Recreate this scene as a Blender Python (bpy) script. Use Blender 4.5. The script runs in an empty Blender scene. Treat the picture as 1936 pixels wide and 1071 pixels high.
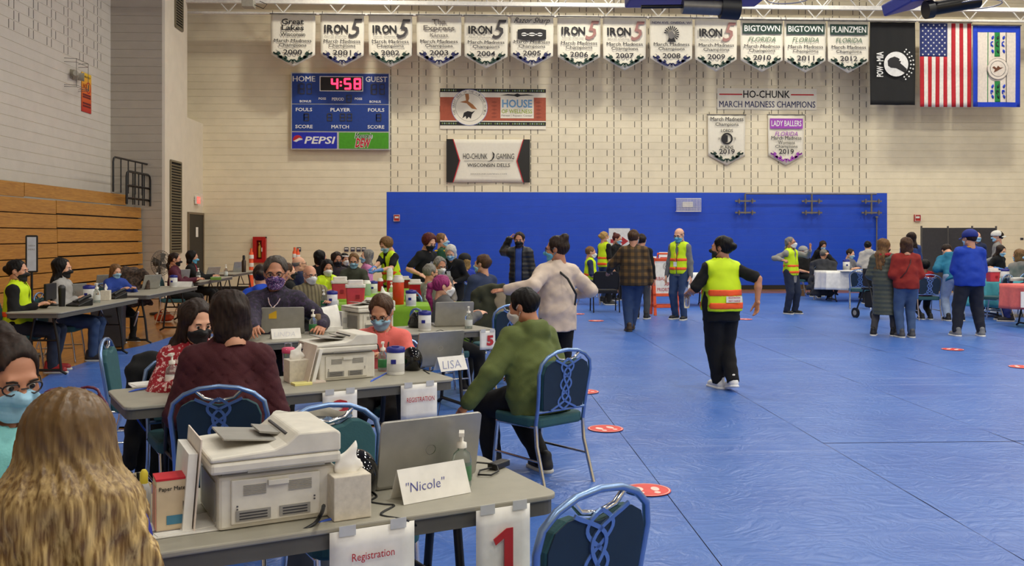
import bpy, math, random
import numpy as np
from mathutils import Vector, Matrix, Euler
random.seed(7); rng = np.random.default_rng(7)
SC = bpy.context.scene; COL = SC.collection
# ---------------------------------------------------------------- camera, light, exposure
F = 1750.0; HZ = 448.0; CAMH = 1.58; PHI = math.atan(78 / F)
cam = bpy.data.cameras.new('camera'); cam.sensor_width = 36; cam.lens = 36 * F / 1936
cam.shift_y = -(1071 / 2 - HZ) / 1936; cam.clip_end = 200
camo = bpy.data.objects.new('camera', cam); COL.objects.link(camo)
camo.location = (0, 0, CAMH); camo.rotation_euler = (math.pi / 2, 0, -PHI); SC.camera = camo
w = bpy.data.worlds.new('world'); SC.world = w; w.use_nodes = True
w.node_tree.nodes['Background'].inputs[0].default_value = (.6, .7, .9, 1); w.node_tree.nodes['Background'].inputs[1].default_value = .05
SC.view_settings.view_transform = 'Standard'; SC.view_settings.look = 'None'
SC.view_settings.exposure = 0.14; SC.view_settings.gamma = 1.0; SC.view_settings.use_curve_mapping = False
YW = 27.6                      # back wall plane
XL = -9.16                     # left wall plane
XR, YF, ZC = 20.0, -7.0, 10.2  # right wall, wall behind the camera, ceiling
# high bay lamps: (x, y, watts); each is built as a fixture further down and gives its light there
LAMPS = [(x, y, wt * (.28 if x < 0 and y < 20 else 1.04)) for y, wt in ((23.9, 150), (18.5, 160), (13, 165), (7.5, 165), (2, 165), (-3.5, 160)) for x in (-3.0, 3.0, 9.0, 15.0)]
LAMP_COL = (1.0, .957, .84)

# ---------------------------------------------------------------- pixel rays -> points of the place
def ray(px, py):
    u = (px - 968) / F
    return Vector((u * math.cos(PHI) + math.sin(PHI), math.cos(PHI) - u * math.sin(PHI), (HZ - py) / F))
def at_y(px, py, Y): d = ray(px, py); return Vector((0, 0, CAMH)) + d * (Y / d.y)
def at_z(px, py, Z): d = ray(px, py); return Vector((0, 0, CAMH)) + d * ((Z - CAMH) / d.z)
def at_x(px, py, X): d = ray(px, py); return Vector((0, 0, CAMH)) + d * (X / d.x)

# ---------------------------------------------------------------- materials
def lin(c): return tuple(((x / 255) / 12.92 if x / 255 <= .04045 else ((x / 255 + .055) / 1.055) ** 2.4) for x in c[:3])
_M = {}
def M(name, rgb=(200, 200, 200), rough=.6, metal=0, var=.10, scale=14, bump=0, bscale=60, emit=0, trans=0, alpha=1, sheen=0, coat=0):
    if name in _M: return _M[name]
    m = bpy.data.materials.new(name); m.use_nodes = True; nt = m.node_tree; N = nt.nodes; L = nt.links
    b = N['Principled BSDF']; c = lin(rgb)
    b.inputs['Roughness'].default_value = rough; b.inputs['Metallic'].default_value = metal
    tc = N.new('ShaderNodeTexCoord'); nz = N.new('ShaderNodeTexNoise'); nz.inputs['Scale'].default_value = scale; nz.inputs['Detail'].default_value = 4
    L.new(tc.outputs['Object'], nz.inputs['Vector'])
    r = N.new('ShaderNodeValToRGB'); r.color_ramp.elements[0].position = .3; r.color_ramp.elements[1].position = .7
    r.color_ramp.elements[0].color = (*[max(0, x * (1 - var)) for x in c], 1); r.color_ramp.elements[1].color = (*[min(1, x * (1 + var * .6)) for x in c], 1)
    L.new(nz.outputs['Fac'], r.inputs['Fac']); L.new(r.outputs['Color'], b.inputs['Base Color'])
    if bump:
        n2 = N.new('ShaderNodeTexNoise'); n2.inputs['Scale'].default_value = bscale; L.new(tc.outputs['Object'], n2.inputs['Vector'])
        bp = N.new('ShaderNodeBump'); bp.inputs['Strength'].default_value = bump; bp.inputs['Distance'].default_value = .01
        L.new(n2.outputs['Fac'], bp.inputs['Height']); L.new(bp.outputs['Normal'], b.inputs['Normal'])
    if emit: b.inputs['Emission Color'].default_value = (*c, 1); b.inputs['Emission Strength'].default_value = emit
    if trans: b.inputs['Transmission Weight'].default_value = trans; b.inputs['IOR'].default_value = 1.3
    if alpha < 1: b.inputs['Alpha'].default_value = alpha
    if sheen: b.inputs['Sheen Weight'].default_value = sheen
    if coat: b.inputs['Coat Weight'].default_value = coat; b.inputs['Coat Roughness'].default_value = .1
    _M[name] = m; return m
def bands(name, rgbs, axis, period, base, rough=.8):
    """cloth with woven stripes (list of (rgb, axis, period, duty)) over a base colour"""
    if name in _M: return _M[name]
    m = bpy.data.materials.new(name); m.use_nodes = True; nt = m.node_tree; N = nt.nodes; L = nt.links; b = N['Principled BSDF']
    b.inputs['Roughness'].default_value = rough
    tc = N.new('ShaderNodeTexCoord'); sx = N.new('ShaderNodeSeparateXYZ'); L.new(tc.outputs['Object'], sx.inputs[0])
    cur = None
    for (rgb, ax, per, duty) in rgbs:
        d = N.new('ShaderNodeMath'); d.operation = 'DIVIDE'; d.inputs[1].default_value = per; L.new(sx.outputs[ax], d.inputs[0])
        f = N.new('ShaderNodeMath'); f.operation = 'FRACT'; L.new(d.outputs[0], f.inputs[0])
        g = N.new('ShaderNodeMath'); g.operation = 'LESS_THAN'; g.inputs[1].default_value = duty; L.new(f.outputs[0], g.inputs[0])
        mu = N.new('ShaderNodeMath'); mu.operation = 'MULTIPLY'; mu.inputs[1].default_value = .62; L.new(g.outputs[0], mu.inputs[0])
        mx = N.new('ShaderNodeMix'); mx.data_type = 'RGBA'; L.new(mu.outputs[0], mx.inputs[0])
        if cur is None: mx.inputs[6].default_value = (*lin(base), 1)
        else: L.new(cur, mx.inputs[6])
        mx.inputs[7].default_value = (*lin(rgb), 1); cur = mx.outputs[2]
    L.new(cur, b.inputs['Base Color']); _M[name] = m; return m
def speck(name, base, cols, scale=55, thr=.62, rough=.8):
    """printed cloth: blobs of other colours on a base"""
    if name in _M: return _M[name]
    m = bpy.data.materials.new(name); m.use_nodes = True; nt = m.node_tree; N = nt.nodes; L = nt.links; b = N['Principled BSDF']
    b.inputs['Roughness'].default_value = rough
    tc = N.new('ShaderNodeTexCoord'); cur = None
    for i, c in enumerate(cols):
        nz = N.new('ShaderNodeTexNoise'); nz.inputs['Scale'].default_value = scale * (1 + .3 * i); nz.inputs['Detail'].default_value = 2
        mp = N.new('ShaderNodeMapping'); mp.inputs['Location'].default_value = (3.1 * i, 1.7 * i, .4 * i); L.new(tc.outputs['Object'], mp.inputs[0]); L.new(mp.outputs[0], nz.inputs['Vector'])
        g = N.new('ShaderNodeMath'); g.operation = 'GREATER_THAN'; g.inputs[1].default_value = thr; L.new(nz.outputs['Fac'], g.inputs[0])
        mx = N.new('ShaderNodeMix'); mx.data_type = 'RGBA'; L.new(g.outputs[0], mx.inputs[0])
        if cur is None: mx.inputs[6].default_value = (*lin(base), 1)
        else: L.new(cur, mx.inputs[6])
        mx.inputs[7].default_value = (*lin(c), 1); cur = mx.outputs[2]
    L.new(cur, b.inputs['Base Color']); _M[name] = m; return m

# ---------------------------------------------------------------- mesh helpers
def mesh_np(name, V, Q, smooth=True):
    me = bpy.data.meshes.new(name); V = np.asarray(V, np.float32); Q = np.asarray(Q, np.int32)
    me.vertices.add(len(V)); me.vertices.foreach_set('co', V.ravel())
    k = Q.shape[1]; me.loops.add(Q.size); me.loops.foreach_set('vertex_index', Q.ravel())
    me.polygons.add(len(Q)); me.polygons.foreach_set('loop_start', np.arange(len(Q), dtype=np.int32) * k)
    me.polygons.foreach_set('use_smooth', np.full(len(Q), smooth)); me.update(calc_edges=True); return me
class MB:
    def __init__(s): s.V = []; s.F = []; s.I = []; s.S = []; s.mi = 0; s.sm = False
    def add(s, V, Fc, sm=None):
        o = len(s.V); s.V += [tuple(v) for v in V]; s.F += [tuple(i + o for i in f) for f in Fc]
        s.I += [s.mi] * len(Fc); s.S += [s.sm if sm is None else sm] * len(Fc); return s
    def box(s, c, d, R=None):
        x, y, z = [k / 2 for k in d]; V = [Vector((a * x, b * y, e * z)) for a in (-1, 1) for b in (-1, 1) for e in (-1, 1)]
        if R is not None: V = [R @ v for v in V]
        return s.add([v + Vector(c) for v in V], [(0, 1, 3, 2), (4, 6, 7, 5), (0, 4, 5, 1), (2, 3, 7, 6), (0, 2, 6, 4), (1, 5, 7, 3)])
    def cyl(s, a, b, r0, r1=None, n=12, caps=True):
        r1 = r0 if r1 is None else r1; a = Vector(a); b = Vector(b); d = (b - a).normalized()
        u = d.orthogonal().normalized(); v = d.cross(u); V = []
        for p, r in ((a, r0), (b, r1)): V += [p + (u * math.cos(t) + v * math.sin(t)) * r for t in [2 * math.pi * i / n for i in range(n)]]
        s.add(V, [(i, (i + 1) % n, n + (i + 1) % n, n + i) for i in range(n)], True)
        if caps: s.add(V[:n], [tuple(range(n - 1, -1, -1))]); s.add(V[n:], [tuple(range(n))])
        return s
    def tube(s, P, r, n=8, closed=False, flat=1.0):
        P = [Vector(p) for p in P]; k = len(P); V = []; up = None
        for i, p in enumerate(P):
            if closed: d = P[(i + 1) % k] - P[i - 1]
            else: d = P[min(i + 1, k - 1)] - P[max(i - 1, 0)]
            d = d.normalized() if d.length > 1e-9 else Vector((0, 0, 1))
            if up is None: up = d.orthogonal().normalized()
            up = (up - d * up.dot(d)); up = up.normalized() if up.length > 1e-6 else d.orthogonal().normalized()
            v = d.cross(up); rr = r[i] if isinstance(r, (list, tuple)) else r
            V += [p + (up * math.cos(t) * flat + v * math.sin(t)) * rr for t in [2 * math.pi * j / n for j in range(n)]]
        Fc = [(i * n + j, i * n + (j + 1) % n, ((i + 1) % k) * n + (j + 1) % n, ((i + 1) % k) * n + j) for i in range(k if closed else k - 1) for j in range(n)]
        s.add(V, Fc, True)
        if not closed: s.add(V[:n], [tuple(range(n - 1, -1, -1))]); s.add(V[-n:], [tuple(range(n))])
        return s
    def lathe(s, prof, n=20, c=(0, 0, 0)):
        V = []; k = len(prof)
        for (r, z) in prof: V += [(c[0] + r * math.cos(2 * math.pi * j / n), c[1] + r * math.sin(2 * math.pi * j / n), c[2] + z) for j in range(n)]
        s.add(V, [(i * n + j, i * n + (j + 1) % n, (i + 1) * n + (j + 1) % n, (i + 1) * n + j) for i in range(k - 1) for j in range(n)], True)
        s.add(V[:n], [tuple(range(n - 1, -1, -1))]); s.add(V[-n:], [tuple(range(n))]); return s
    def prism(s, poly, a, b, plane='xz'):
        """poly (2d) extruded from a to b along the missing axis"""
        def P(p, t): return {'xz': (p[0], t, p[1]), 'xy': (p[0], p[1], t), 'yz': (t, p[0], p[1])}[plane]
        n = len(poly); V = [P(p, a) for p in poly] + [P(p, b) for p in poly]
        return s.add(V, [tuple(range(n)), tuple(range(2 * n - 1, n - 1, -1))] + [(i, n + i, n + (i + 1) % n, (i + 1) % n) for i in range(n)])
    def grid(s, f, nu, nv, sm=True):
        V = [f(i / nu, j / nv) for j in range(nv + 1) for i in range(nu + 1)]
        return s.add(V, [(j * (nu + 1) + i, j * (nu + 1) + i + 1, (j + 1) * (nu + 1) + i + 1, (j + 1) * (nu + 1) + i) for j in range(nv) for i in range(nu)], sm)
    def mesh(s, name):
        me = bpy.data.meshes.new(name); me.from_pydata(s.V, [], s.F); me.polygons.foreach_set('use_smooth', s.S); me.polygons.foreach_set('material_index', s.I); me.update(); return me
    def build(s, name, mat, parent=None, bevel=0, loc=None, rot=None, fix=True, solid=0, seg=2):
        me = s.mesh(name)
        if fix:
            import bmesh; bm = bmesh.new(); bm.from_mesh(me); bmesh.ops.recalc_face_normals(bm, faces=bm.faces); bm.to_mesh(me); bm.free()
        for m in (mat if isinstance(mat, (list, tuple)) else [mat]): me.materials.append(m)
        return place(name, me, parent, loc, rot, bevel, solid, seg)
def place(name, me, parent=None, loc=None, rot=None, bevel=0, solid=0, seg=2):
    o = bpy.data.objects.new(name, me); COL.objects.link(o); o.parent = parent
    if loc is not None: o.location = loc
    if rot is not None: o.rotation_euler = rot
    if solid: m = o.modifiers.new('solid', 'SOLIDIFY'); m.thickness = solid; m.offset = 0
    if bevel: m = o.modifiers.new('bevel', 'BEVEL'); m.width = bevel; m.segments = seg; m.limit_method = 'ANGLE'; m.angle_limit = .6
    return o
def box(name, c, d, mat, parent=None, bevel=.003, R=None): return MB().box(c, d, R).build(name, mat, parent, bevel)
def tag(o, label, cat, group=None):
    o['label'] = label; o['category'] = cat
    if group: o['group'] = group
    return o
def thing(name, label, cat, loc=(0, 0, 0), rz=0, group=None):
    o = bpy.data.objects.new(name, None); COL.objects.link(o); o.location = loc; o.rotation_euler = (0, 0, rz); o.empty_display_size = .1
    return tag(o, label, cat, group)
def struct(o, label=None):
    o['kind'] = 'structure'
    if label: o['label'] = label
    return o
def dup(o, parent=None):
    c = o.copy(); COL.objects.link(c); c.parent = parent
    for ch in list(o.children): dup(ch, c)
    return c
def clone(root, loc, rz, label, group=None):
    c = dup(root); c.location = loc; c.rotation_euler = (0, 0, rz); c['label'] = label
    if group: c['group'] = group
    return c
# flat print: lettering and marks in a local x (right), z (up) plane that faces -y
def text(parent, s, x0, x1, z0, z1, y, mat, bold=0.0, shear=0, name='lettering', keep=False):
    cu = bpy.data.curves.new(name, 'FONT'); cu.body = s; cu.size = 1; thick = bold if 'M' in s else 0; cu.offset = 0 if 'M' in s else bold; cu.shear = shear; cu.resolution_u = 2; cu.fill_mode = 'FRONT'
    tmp = bpy.data.objects.new('tmp', cu); me = bpy.data.meshes.new_from_object(tmp); bpy.data.objects.remove(tmp); bpy.data.curves.remove(cu)
    n = len(me.vertices); co = np.empty(n * 3, np.float32); me.vertices.foreach_get('co', co); co = co.reshape(-1, 3)
    mn, mx = co.min(0), co.max(0); sx = (x1 - x0) / max(1e-6, mx[0] - mn[0]); sz = (z1 - z0) / max(1e-6, mx[1] - mn[1])
    if keep: sx = sz = min(sx, sz)
    out = np.zeros_like(co); out[:, 0] = (x0 + x1) / 2 + (co[:, 0] - (mn[0] + mx[0]) / 2) * sx; out[:, 1] = y; out[:, 2] = (z0 + z1) / 2 + (co[:, 1] - (mn[1] + mx[1]) / 2) * sz
    if thick > 0:      # heavier strokes for letters whose outline cannot be offset
        me.vertices.foreach_set('co', out.ravel()); V = []; Fs = []; q = [tuple(p.vertices) for p in me.polygons]
        for j, dx in enumerate((-1, 0, 1)): V += [(a + dx * thick * sx, b - .0006 * j, c) for a, b, c in out.tolist()]; Fs += [tuple(i + j * n for i in f) for f in q]
        bpy.data.meshes.remove(me); me = bpy.data.meshes.new(name); me.from_pydata(V, [], Fs); me.materials.append(mat); me.update(); return place(name, me, parent)
    me.vertices.foreach_set('co', out.ravel()); me.materials.clear(); me.materials.append(mat); me.update(); me.name = name
    return place(name, me, parent)
def shape(parent, name, poly, y, mat, th=.003): return MB().prism(poly, y, y + th).build(name, mat, parent)
def rect(x0, x1, z0, z1): return [(x0, z0), (x1, z0), (x1, z1), (x0, z1)]
def circ(cx, cz, rx, rz=None, n=28, a0=0, a1=360): rz = rz or rx; return [(cx + rx * math.cos(math.radians(a0 + (a1 - a0) * i / n)), cz + rz * math.sin(math.radians(a0 + (a1 - a0) * i / n))) for i in range(n + (a1 - a0 != 360))]
def ringp(mb, cx, cz, r0, r1, y, n=32):
    V = [(cx + r * math.cos(2 * math.pi * i / n), y, cz + r * math.sin(2 * math.pi * i / n)) for r in (r0, r1) for i in range(n)]
    mb.add(V, [(i, (i + 1) % n, n + (i + 1) % n, n + i) for i in range(n)])
# ================================================================ the setting
def wall_mat(name, rgb, rough=.55):
    if name in _M: return _M[name]
    m = M(name, rgb, rough, var=.05, scale=3, bump=.18, bscale=45); return m
beige = wall_mat('painted_block_beige', (236, 224, 194)); white_blk = wall_mat('painted_block_white', (214, 207, 196)); blue_blk = wall_mat('painted_block_blue', (22, 74, 200), .38)
grey_blk = wall_mat('painted_block_grey', (186, 179, 168)); mortar = M('mortar', (222, 213, 182), .9); mortar_b = M('mortar_blue', (70, 110, 210), .5); slot_m = M('slot_dark', (52, 48, 44), .9)
black = M('black_plastic', (16, 16, 18), .45); white_p = M('white_paint_metal', (236, 232, 222), .4); dark = M('dark_gap', (14, 12, 10), .9)
def wood_mat(name, c1, c2, rough, axis, plank=None, stretch=(1, 1, 1), coat=0):
    m = bpy.data.materials.new(name); m.use_nodes = True; N = m.node_tree.nodes; L = m.node_tree.links; b = N['Principled BSDF']; b.inputs['Roughness'].default_value = rough
    tc = N.new('ShaderNodeTexCoord'); mp = N.new('ShaderNodeMapping'); mp.inputs['Scale'].default_value = stretch; L.new(tc.outputs['Object'], mp.inputs[0])
    nz = N.new('ShaderNodeTexNoise'); nz.inputs['Scale'].default_value = 5; nz.inputs['Detail'].default_value = 8; nz.inputs['Distortion'].default_value = 1.2; L.new(mp.outputs[0], nz.inputs['Vector'])
    r = N.new('ShaderNodeValToRGB'); r.color_ramp.elements[0].position = .35; r.color_ramp.elements[1].position = .68
    r.color_ramp.elements[0].color = (*lin(c1), 1); r.color_ramp.elements[1].color = (*lin(c2), 1); L.new(nz.outputs['Fac'], r.inputs['Fac']); out = r.outputs['Color']
    if plank:
        bk = N.new('ShaderNodeTexBrick'); bk.inputs['Scale'].default_value = 1; bk.inputs['Brick Width'].default_value = plank[0]; bk.inputs['Row Height'].default_value = plank[1]; bk.inputs['Mortar Size'].default_value = .002
        bk.inputs['Color1'].default_value = (1, 1, 1, 1); bk.inputs['Color2'].default_value = (.72, .72, .72, 1); bk.inputs['Mortar'].default_value = (.3, .3, .3, 1)
        mp2 = N.new('ShaderNodeMapping'); mp2.inputs['Rotation'].default_value = (0, 0, math.pi / 2); L.new(tc.outputs['Object'], mp2.inputs[0]); L.new(mp2.outputs[0], bk.inputs['Vector'])
        mx = N.new('ShaderNodeMix'); mx.data_type = 'RGBA'; mx.blend_type = 'MULTIPLY'; mx.inputs[0].default_value = 1; L.new(out, mx.inputs[6]); L.new(bk.outputs['Color'], mx.inputs[7]); out = mx.outputs[2]
    L.new(out, b.inputs['Base Color'])
    if coat: b.inputs['Coat Weight'].default_value = coat; b.inputs['Coat Roughness'].default_value = .12
    return m
floor_m = wood_mat('maple_floor', (168, 104, 34), (198, 136, 52), .3, 0, (1.2, .06), (6, .6, 1), .5)
bleach_m = wood_mat('oak_bleacher', (160, 106, 36), (192, 138, 56), .45, 0, None, (1, .5, 9), .15)

floor = struct(MB().box(((XL + XR) / 2, (YF + YW) / 2, -.06), (XR - XL + 1, YW - YF + 1, .1)).build('floor', floor_m))
ceiling = struct(MB().box(((XL + XR) / 2, (YF + YW) / 2, ZC + .1), (XR - XL + 1, YW - YF + 1, .2)).build('ceiling', M('ceiling_deck', (205, 200, 190), .8)))
wb = struct(MB().box(((XL + XR) / 2, YW + .107, ZC / 2), (XR - XL + 1, .2, ZC)).build('wall_back', mortar), 'tall painted block back wall, beige with a blue lower panel')
CH = .2155; ZB = 2.908; XB0 = at_y(731, 400, YW).x; XB1 = at_y(1677, 400, YW).x; G = .008; ZT = 9.2
nrow = int((ZT + CH / 2) / CH) + 1
def course(parent, x0, x1, z0, z1, mat):
    MB().box(((x0 + x1) / 2, YW + .006, (z0 + z1) / 2), (x1 - x0, .012, z1 - z0)).build('block_course', mat, parent)
XS = -7.87                                    # side face of the pier beside the corner
for i in range(nrow):
    z0 = max(.0, -CH / 2 + i * CH) + G / 2; z1 = -CH / 2 + (i + 1) * CH - G / 2
    if z1 < ZB + .02:
        course(wb, XS - .6, XB0 - .004, z0, z1, beige); course(wb, XB1 + .004, XR, z0, z1, beige); course(wb, XB0, XB1, z0, z1, blue_blk)
    else: course(wb, XS - .6, XR, z0, z1, beige)
MB().box(((XB0 + XB1) / 2, YW + .008, ZB / 2), (XB1 - XB0, .008, ZB)).build('blue_joints', mortar_b, wb)
sl = MB(); per = .833; x = XB0 + .12; k = 0
while x < XB1 - .05:
    for i in range(14, nrow - 1):
        zc = -CH / 2 + (i + .5) * CH
        for dx in ((0, -.208) if i % 2 else (0, .208)):
            if XB0 < x + dx < XB1: sl.box((x + dx, YW - .0005, zc), (.017, .006, CH * .82))
    x += per
o = sl.build('acoustic_slots', slot_m, wb, fix=False); o['kind'] = 'stuff'
struct(MB().box(((XB0 + XR) / 2, YW - .008, .06), (XR - XB0, .016, .12)).build('baseboard_back', M('baseboard_black', (22, 22, 24), .5)))
struct(MB().box(((XS + XB0) / 2, YW - .008, .06), (XB0 - XS, .016, .12)).build('baseboard_corner', M('baseboard_black')))
# left wall, return wall and the pier face with its recess
wl = struct(MB().box((XL - .108, (YF + 24) / 2, ZC / 2), (.2, 24 - YF, ZC)).build('wall_left', mortar), 'white painted block side wall above the bleachers')
for i in range(nrow):
    z0 = max(0, -CH / 2 + i * CH) + .004; z1 = -CH / 2 + (i + 1) * CH - .004
    if z1 > 2: MB().box((XL - .006, (8 + 24) / 2, (z0 + z1) / 2), (.012, 16, z1 - z0)).build('block_course', white_blk, wl)
MB().box((XL - .03, .4, ZC / 2), (.06, 15, ZC)).build('plain_face', white_blk, wl); MB().box((XL - .03, 16, 1), (.06, 16, 2)).build('plain_face', white_blk, wl)
sl = MB(); y = 14.0
while y < 23.8:
    for i in range(27, nrow - 1):
        zc = -CH / 2 + (i + .5) * CH
        for dy in ((0, -.208) if i % 2 else (0, .208)): sl.box((XL + .0005, y + dy, zc), (.006, .017, CH * .82))
    y += per
o = sl.build('acoustic_slots', slot_m, wl, fix=False); o['kind'] = 'stuff'
YR = 24.0
wr = struct(MB().box(((XL + XS) / 2 - .1, YR + .112, ZC / 2), (XS - XL + .2, .2, ZC)).build('wall_return', grey_blk), 'grey painted return wall beside the bleachers')
for i in range(nrow):
    z0 = max(0, -CH / 2 + i * CH) + .003; z1 = -CH / 2 + (i + 1) * CH - .003; MB().box(((XL + XS) / 2, YR + .006, (z0 + z1) / 2), (XS - XL - .001, .012, z1 - z0)).build('block_course', grey_blk, wr)

YN = at_x(354, 300, XS).y; ZN = at_x(354, 222, XS).z
wp = MB()
wp.box((XS - .3, (YR + .214 + YN) / 2, ZC / 2), (.6, YN - YR - .214, ZC)); wp.box((XS - .3, (YN + YW) / 2, ZN / 2), (.6, YW - YN, ZN)); wp.box((XS - .95, (YN + YW) / 2, ZC / 2), (.2, YW - YN, ZC))
struct(wp.build('wall_pier', wall_mat('pier_cream', (226, 216, 196))), 'cream pier wall with louvres and a dark door')
struct(MB().box((XR + .1, (YF + YW) / 2, ZC / 2), (.2, YW - YF, ZC)).build('wall_right', beige)); struct(MB().box(((XL + XR) / 2, YF - .1, ZC / 2), (XR - XL, .2, ZC)).build('wall_front', beige))
# door, louvres
d0 = at_x(355, 450, XS).y; d1 = at_x(382, 450, XS).y; dz = at_x(368, 406, XS).z
dr = struct(MB().box((XS + .01, (d0 + d1) / 2, dz / 2), (.04, d1 - d0, dz)).build('door_1', M('door_dark', (26, 20, 17), .5), bevel=.01), 'dark brown door in the corner pier')
fr = MB(); fr.box((XS + .02, d0 - .03, dz / 2), (.06, .06, dz)); fr.box((XS + .02, d1 + .03, dz / 2), (.06, .06, dz)); fr.box((XS + .02, (d0 + d1) / 2, dz + .03), (.06, d1 - d0 + .12, .06))
fr.build('door_frame', M('door_frame_tan', (120, 104, 82), .5), dr)
box('notice', (XS + .035, d0 + .55 * (d1 - d0), dz - .5), (.004, .22, .28), M('paper', (238, 236, 230), .7), dr)
def louvre(px0, px1, z0, z1, label):
    y0 = at_x(px0, 300, XS).y; y1 = at_x(px1, 300, XS).y
    t = thing('wall_louvre', label, 'vent', (XS, (y0 + y1) / 2, z0))
    W = y1 - y0; Hh = z1 - z0; lm = M('louvre_grey', (128, 120, 98), .5, .3)
    MB().box((.005, 0, Hh / 2), (.01, W, Hh)).build('backing', dark, t)
    f = MB(); f.box((.02, -W / 2, Hh / 2), (.04, .05, Hh)); f.box((.02, W / 2, Hh / 2), (.04, .05, Hh)); f.box((.02, 0, 0), (.04, W, .05)); f.box((.02, 0, Hh), (.04, W, .05)); f.build('frame', lm, t)
    n = int(Hh / .075); me = None
    for i in range(n):
        if me is None: o = MB().box((.022, 0, 0), (.035, W - .05, .03), Matrix.Rotation(.6, 3, 'Y')).build('slat', lm, t); me = o.data
        else: o = place('slat', me, t)
        o.location = (0, 0, .05 + i * (Hh - .08) / n)
louvre(321, 341, at_x(331, 478, XS).z, at_x(331, 306, XS).z, 'tall grey louvred vent in the cream pier beside the door')
louvre(330, 344, at_x(337, 54, XS).z, 9.3, 'dark louvre high up on the cream pier near the ceiling')
# floor cover laid in long strips
def tarp_mat():
    m = bpy.data.materials.new('blue_floor_cover'); m.use_nodes = True; N = m.node_tree.nodes; L = m.node_tree.links; b = N['Principled BSDF']; b.inputs['Roughness'].default_value = .33; b.inputs['Specular IOR Level'].default_value = .5
    tc = N.new('ShaderNodeTexCoord'); nz = N.new('ShaderNodeTexNoise'); nz.inputs['Scale'].default_value = .9; nz.inputs['Detail'].default_value = 6; L.new(tc.outputs['Object'], nz.inputs['Vector'])
    r = N.new('ShaderNodeValToRGB'); r.color_ramp.elements[0].position = .3; r.color_ramp.elements[1].position = .75; r.color_ramp.elements[0].color = (*lin((62, 102, 182)), 1); r.color_ramp.elements[1].color = (*lin((78, 120, 198)), 1)
    L.new(nz.outputs['Fac'], r.inputs['Fac'])
    mp = N.new('ShaderNodeMapping'); mp.inputs['Scale'].default_value = (.25, 5, 1); L.new(tc.outputs['Object'], mp.inputs[0]); n3 = N.new('ShaderNodeTexNoise'); n3.inputs['Scale'].default_value = 1.3; n3.inputs['Detail'].default_value = 5; L.new(mp.outputs[0], n3.inputs['Vector'])
    r3 = N.new('ShaderNodeValToRGB'); r3.color_ramp.elements[0].position = .60; r3.color_ramp.elements[1].position = .74; r3.color_ramp.elements[1].color = (.13, .13, .13, 1); L.new(n3.outputs['Fac'], r3.inputs['Fac'])
    ad = N.new('ShaderNodeMix'); ad.data_type = 'RGBA'; ad.blend_type = 'ADD'; ad.inputs[0].default_value = .5; L.new(r.outputs['Color'], ad.inputs[6]); L.new(r3.outputs['Color'], ad.inputs[7]); L.new(ad.outputs[2], b.inputs['Base Color'])
    n4 = N.new('ShaderNodeTexNoise'); n4.inputs['Scale'].default_value = 3.2; n4.inputs['Detail'].default_value = 5; n4.inputs['Distortion'].default_value = 2.5; L.new(tc.outputs['Object'], n4.inputs['Vector'])
    ab = N.new('ShaderNodeMath'); ab.operation = 'SUBTRACT'; ab.inputs[1].default_value = .5; L.new(n4.outputs['Fac'], ab.inputs[0]); a2 = N.new('ShaderNodeMath'); a2.operation = 'ABSOLUTE'; L.new(ab.outputs[0], a2.inputs[0])
    bp = N.new('ShaderNodeBump'); bp.inputs['Strength'].default_value = .34; bp.inputs['Distance'].default_value = .05; L.new(a2.outputs[0], bp.inputs['Height'])
    b2 = N.new('ShaderNodeBump'); b2.inputs['Strength'].default_value = .22; b2.inputs['Distance'].default_value = .03; L.new(n3.outputs['Fac'], b2.inputs['Height']); L.new(bp.outputs['Normal'], b2.inputs['Normal']); L.new(b2.outputs['Normal'], b.inputs['Normal'])
    return m
tarp = tarp_mat()
cover = thing('floor_cover', 'blue vinyl floor cover laid in long strips over the wooden floor', 'floor cover')
WS = 1.485; GAP = .005
for k in range(-4, 13):
    x0 = 1.2 + WS * k; x1 = x0 + WS - GAP
    spans = ([(-4.0, 25.4)] if k < 1 else [(-4.0, 6.93), (6.945, 25.4)]) if k > -2 else [(-4.0, 7.68), (7.80, 25.0 if k > -4 else 15.2)]
    for (y0, y1) in spans:
        n = max(4, int((y1 - y0) / .5))
        def f(u, v):
            X = x0 + (x1 - x0) * u; Y = y0 + (y1 - y0) * v
            z = .006 + .0035 * (math.sin(X * 7.3 + 1.3 * math.sin(Y * 1.7)) * math.sin(Y * 3.1 + k)) ** 2
            if k == -4 and u == 0: X += .12 * math.sin(Y * .9) + .05 * math.sin(Y * 3.3)
            return (X, Y, z)
        MB().grid(f, 8, n).build('cover_strip', tarp, cover, fix=False)
# ceiling joists (bottom chord, top chord, V webs), seen above the banners
YJ = 26.55; ZJ = at_y(1000, 33, YJ).z
def joist(y, z, label, ch=.06):
    t = thing('roof_joist', label, 'roof joist', (0, y, z))
    MB().box(((XL + XR) / 2, 0, .035), (XR - XL, .1, ch)).build('bottom_chord', white_p, t); MB().box(((XL + XR) / 2, 0, .80), (XR - XL, .1, .07)).build('top_chord', white_p, t)
    n = int((XR - XL) / 1.5)
    for i in range(n):
        xa = XL + (i + .5) * (XR - XL) / n; m = MB(); m.cyl((xa - .62, 0, .77), (xa, 0, .06), .02, n=6); m.cyl((xa + .62, 0, .77), (xa, 0, .06), .02, n=6); m.build('web', white_p, t)
joist(YJ, ZJ, 'white steel bar joist that the row of banners hangs from')
joist(YJ - .55, ZJ + .20, 'white steel bar joist in front of the banner joist', .11)
for i, y in enumerate((21.3, 16, 10.5, 5, -1)): joist(y, 8.4, ['first', 'second', 'third', 'fourth', 'fifth'][i] + ' white steel roof joist above the floor cover, counted from the banners')
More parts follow.
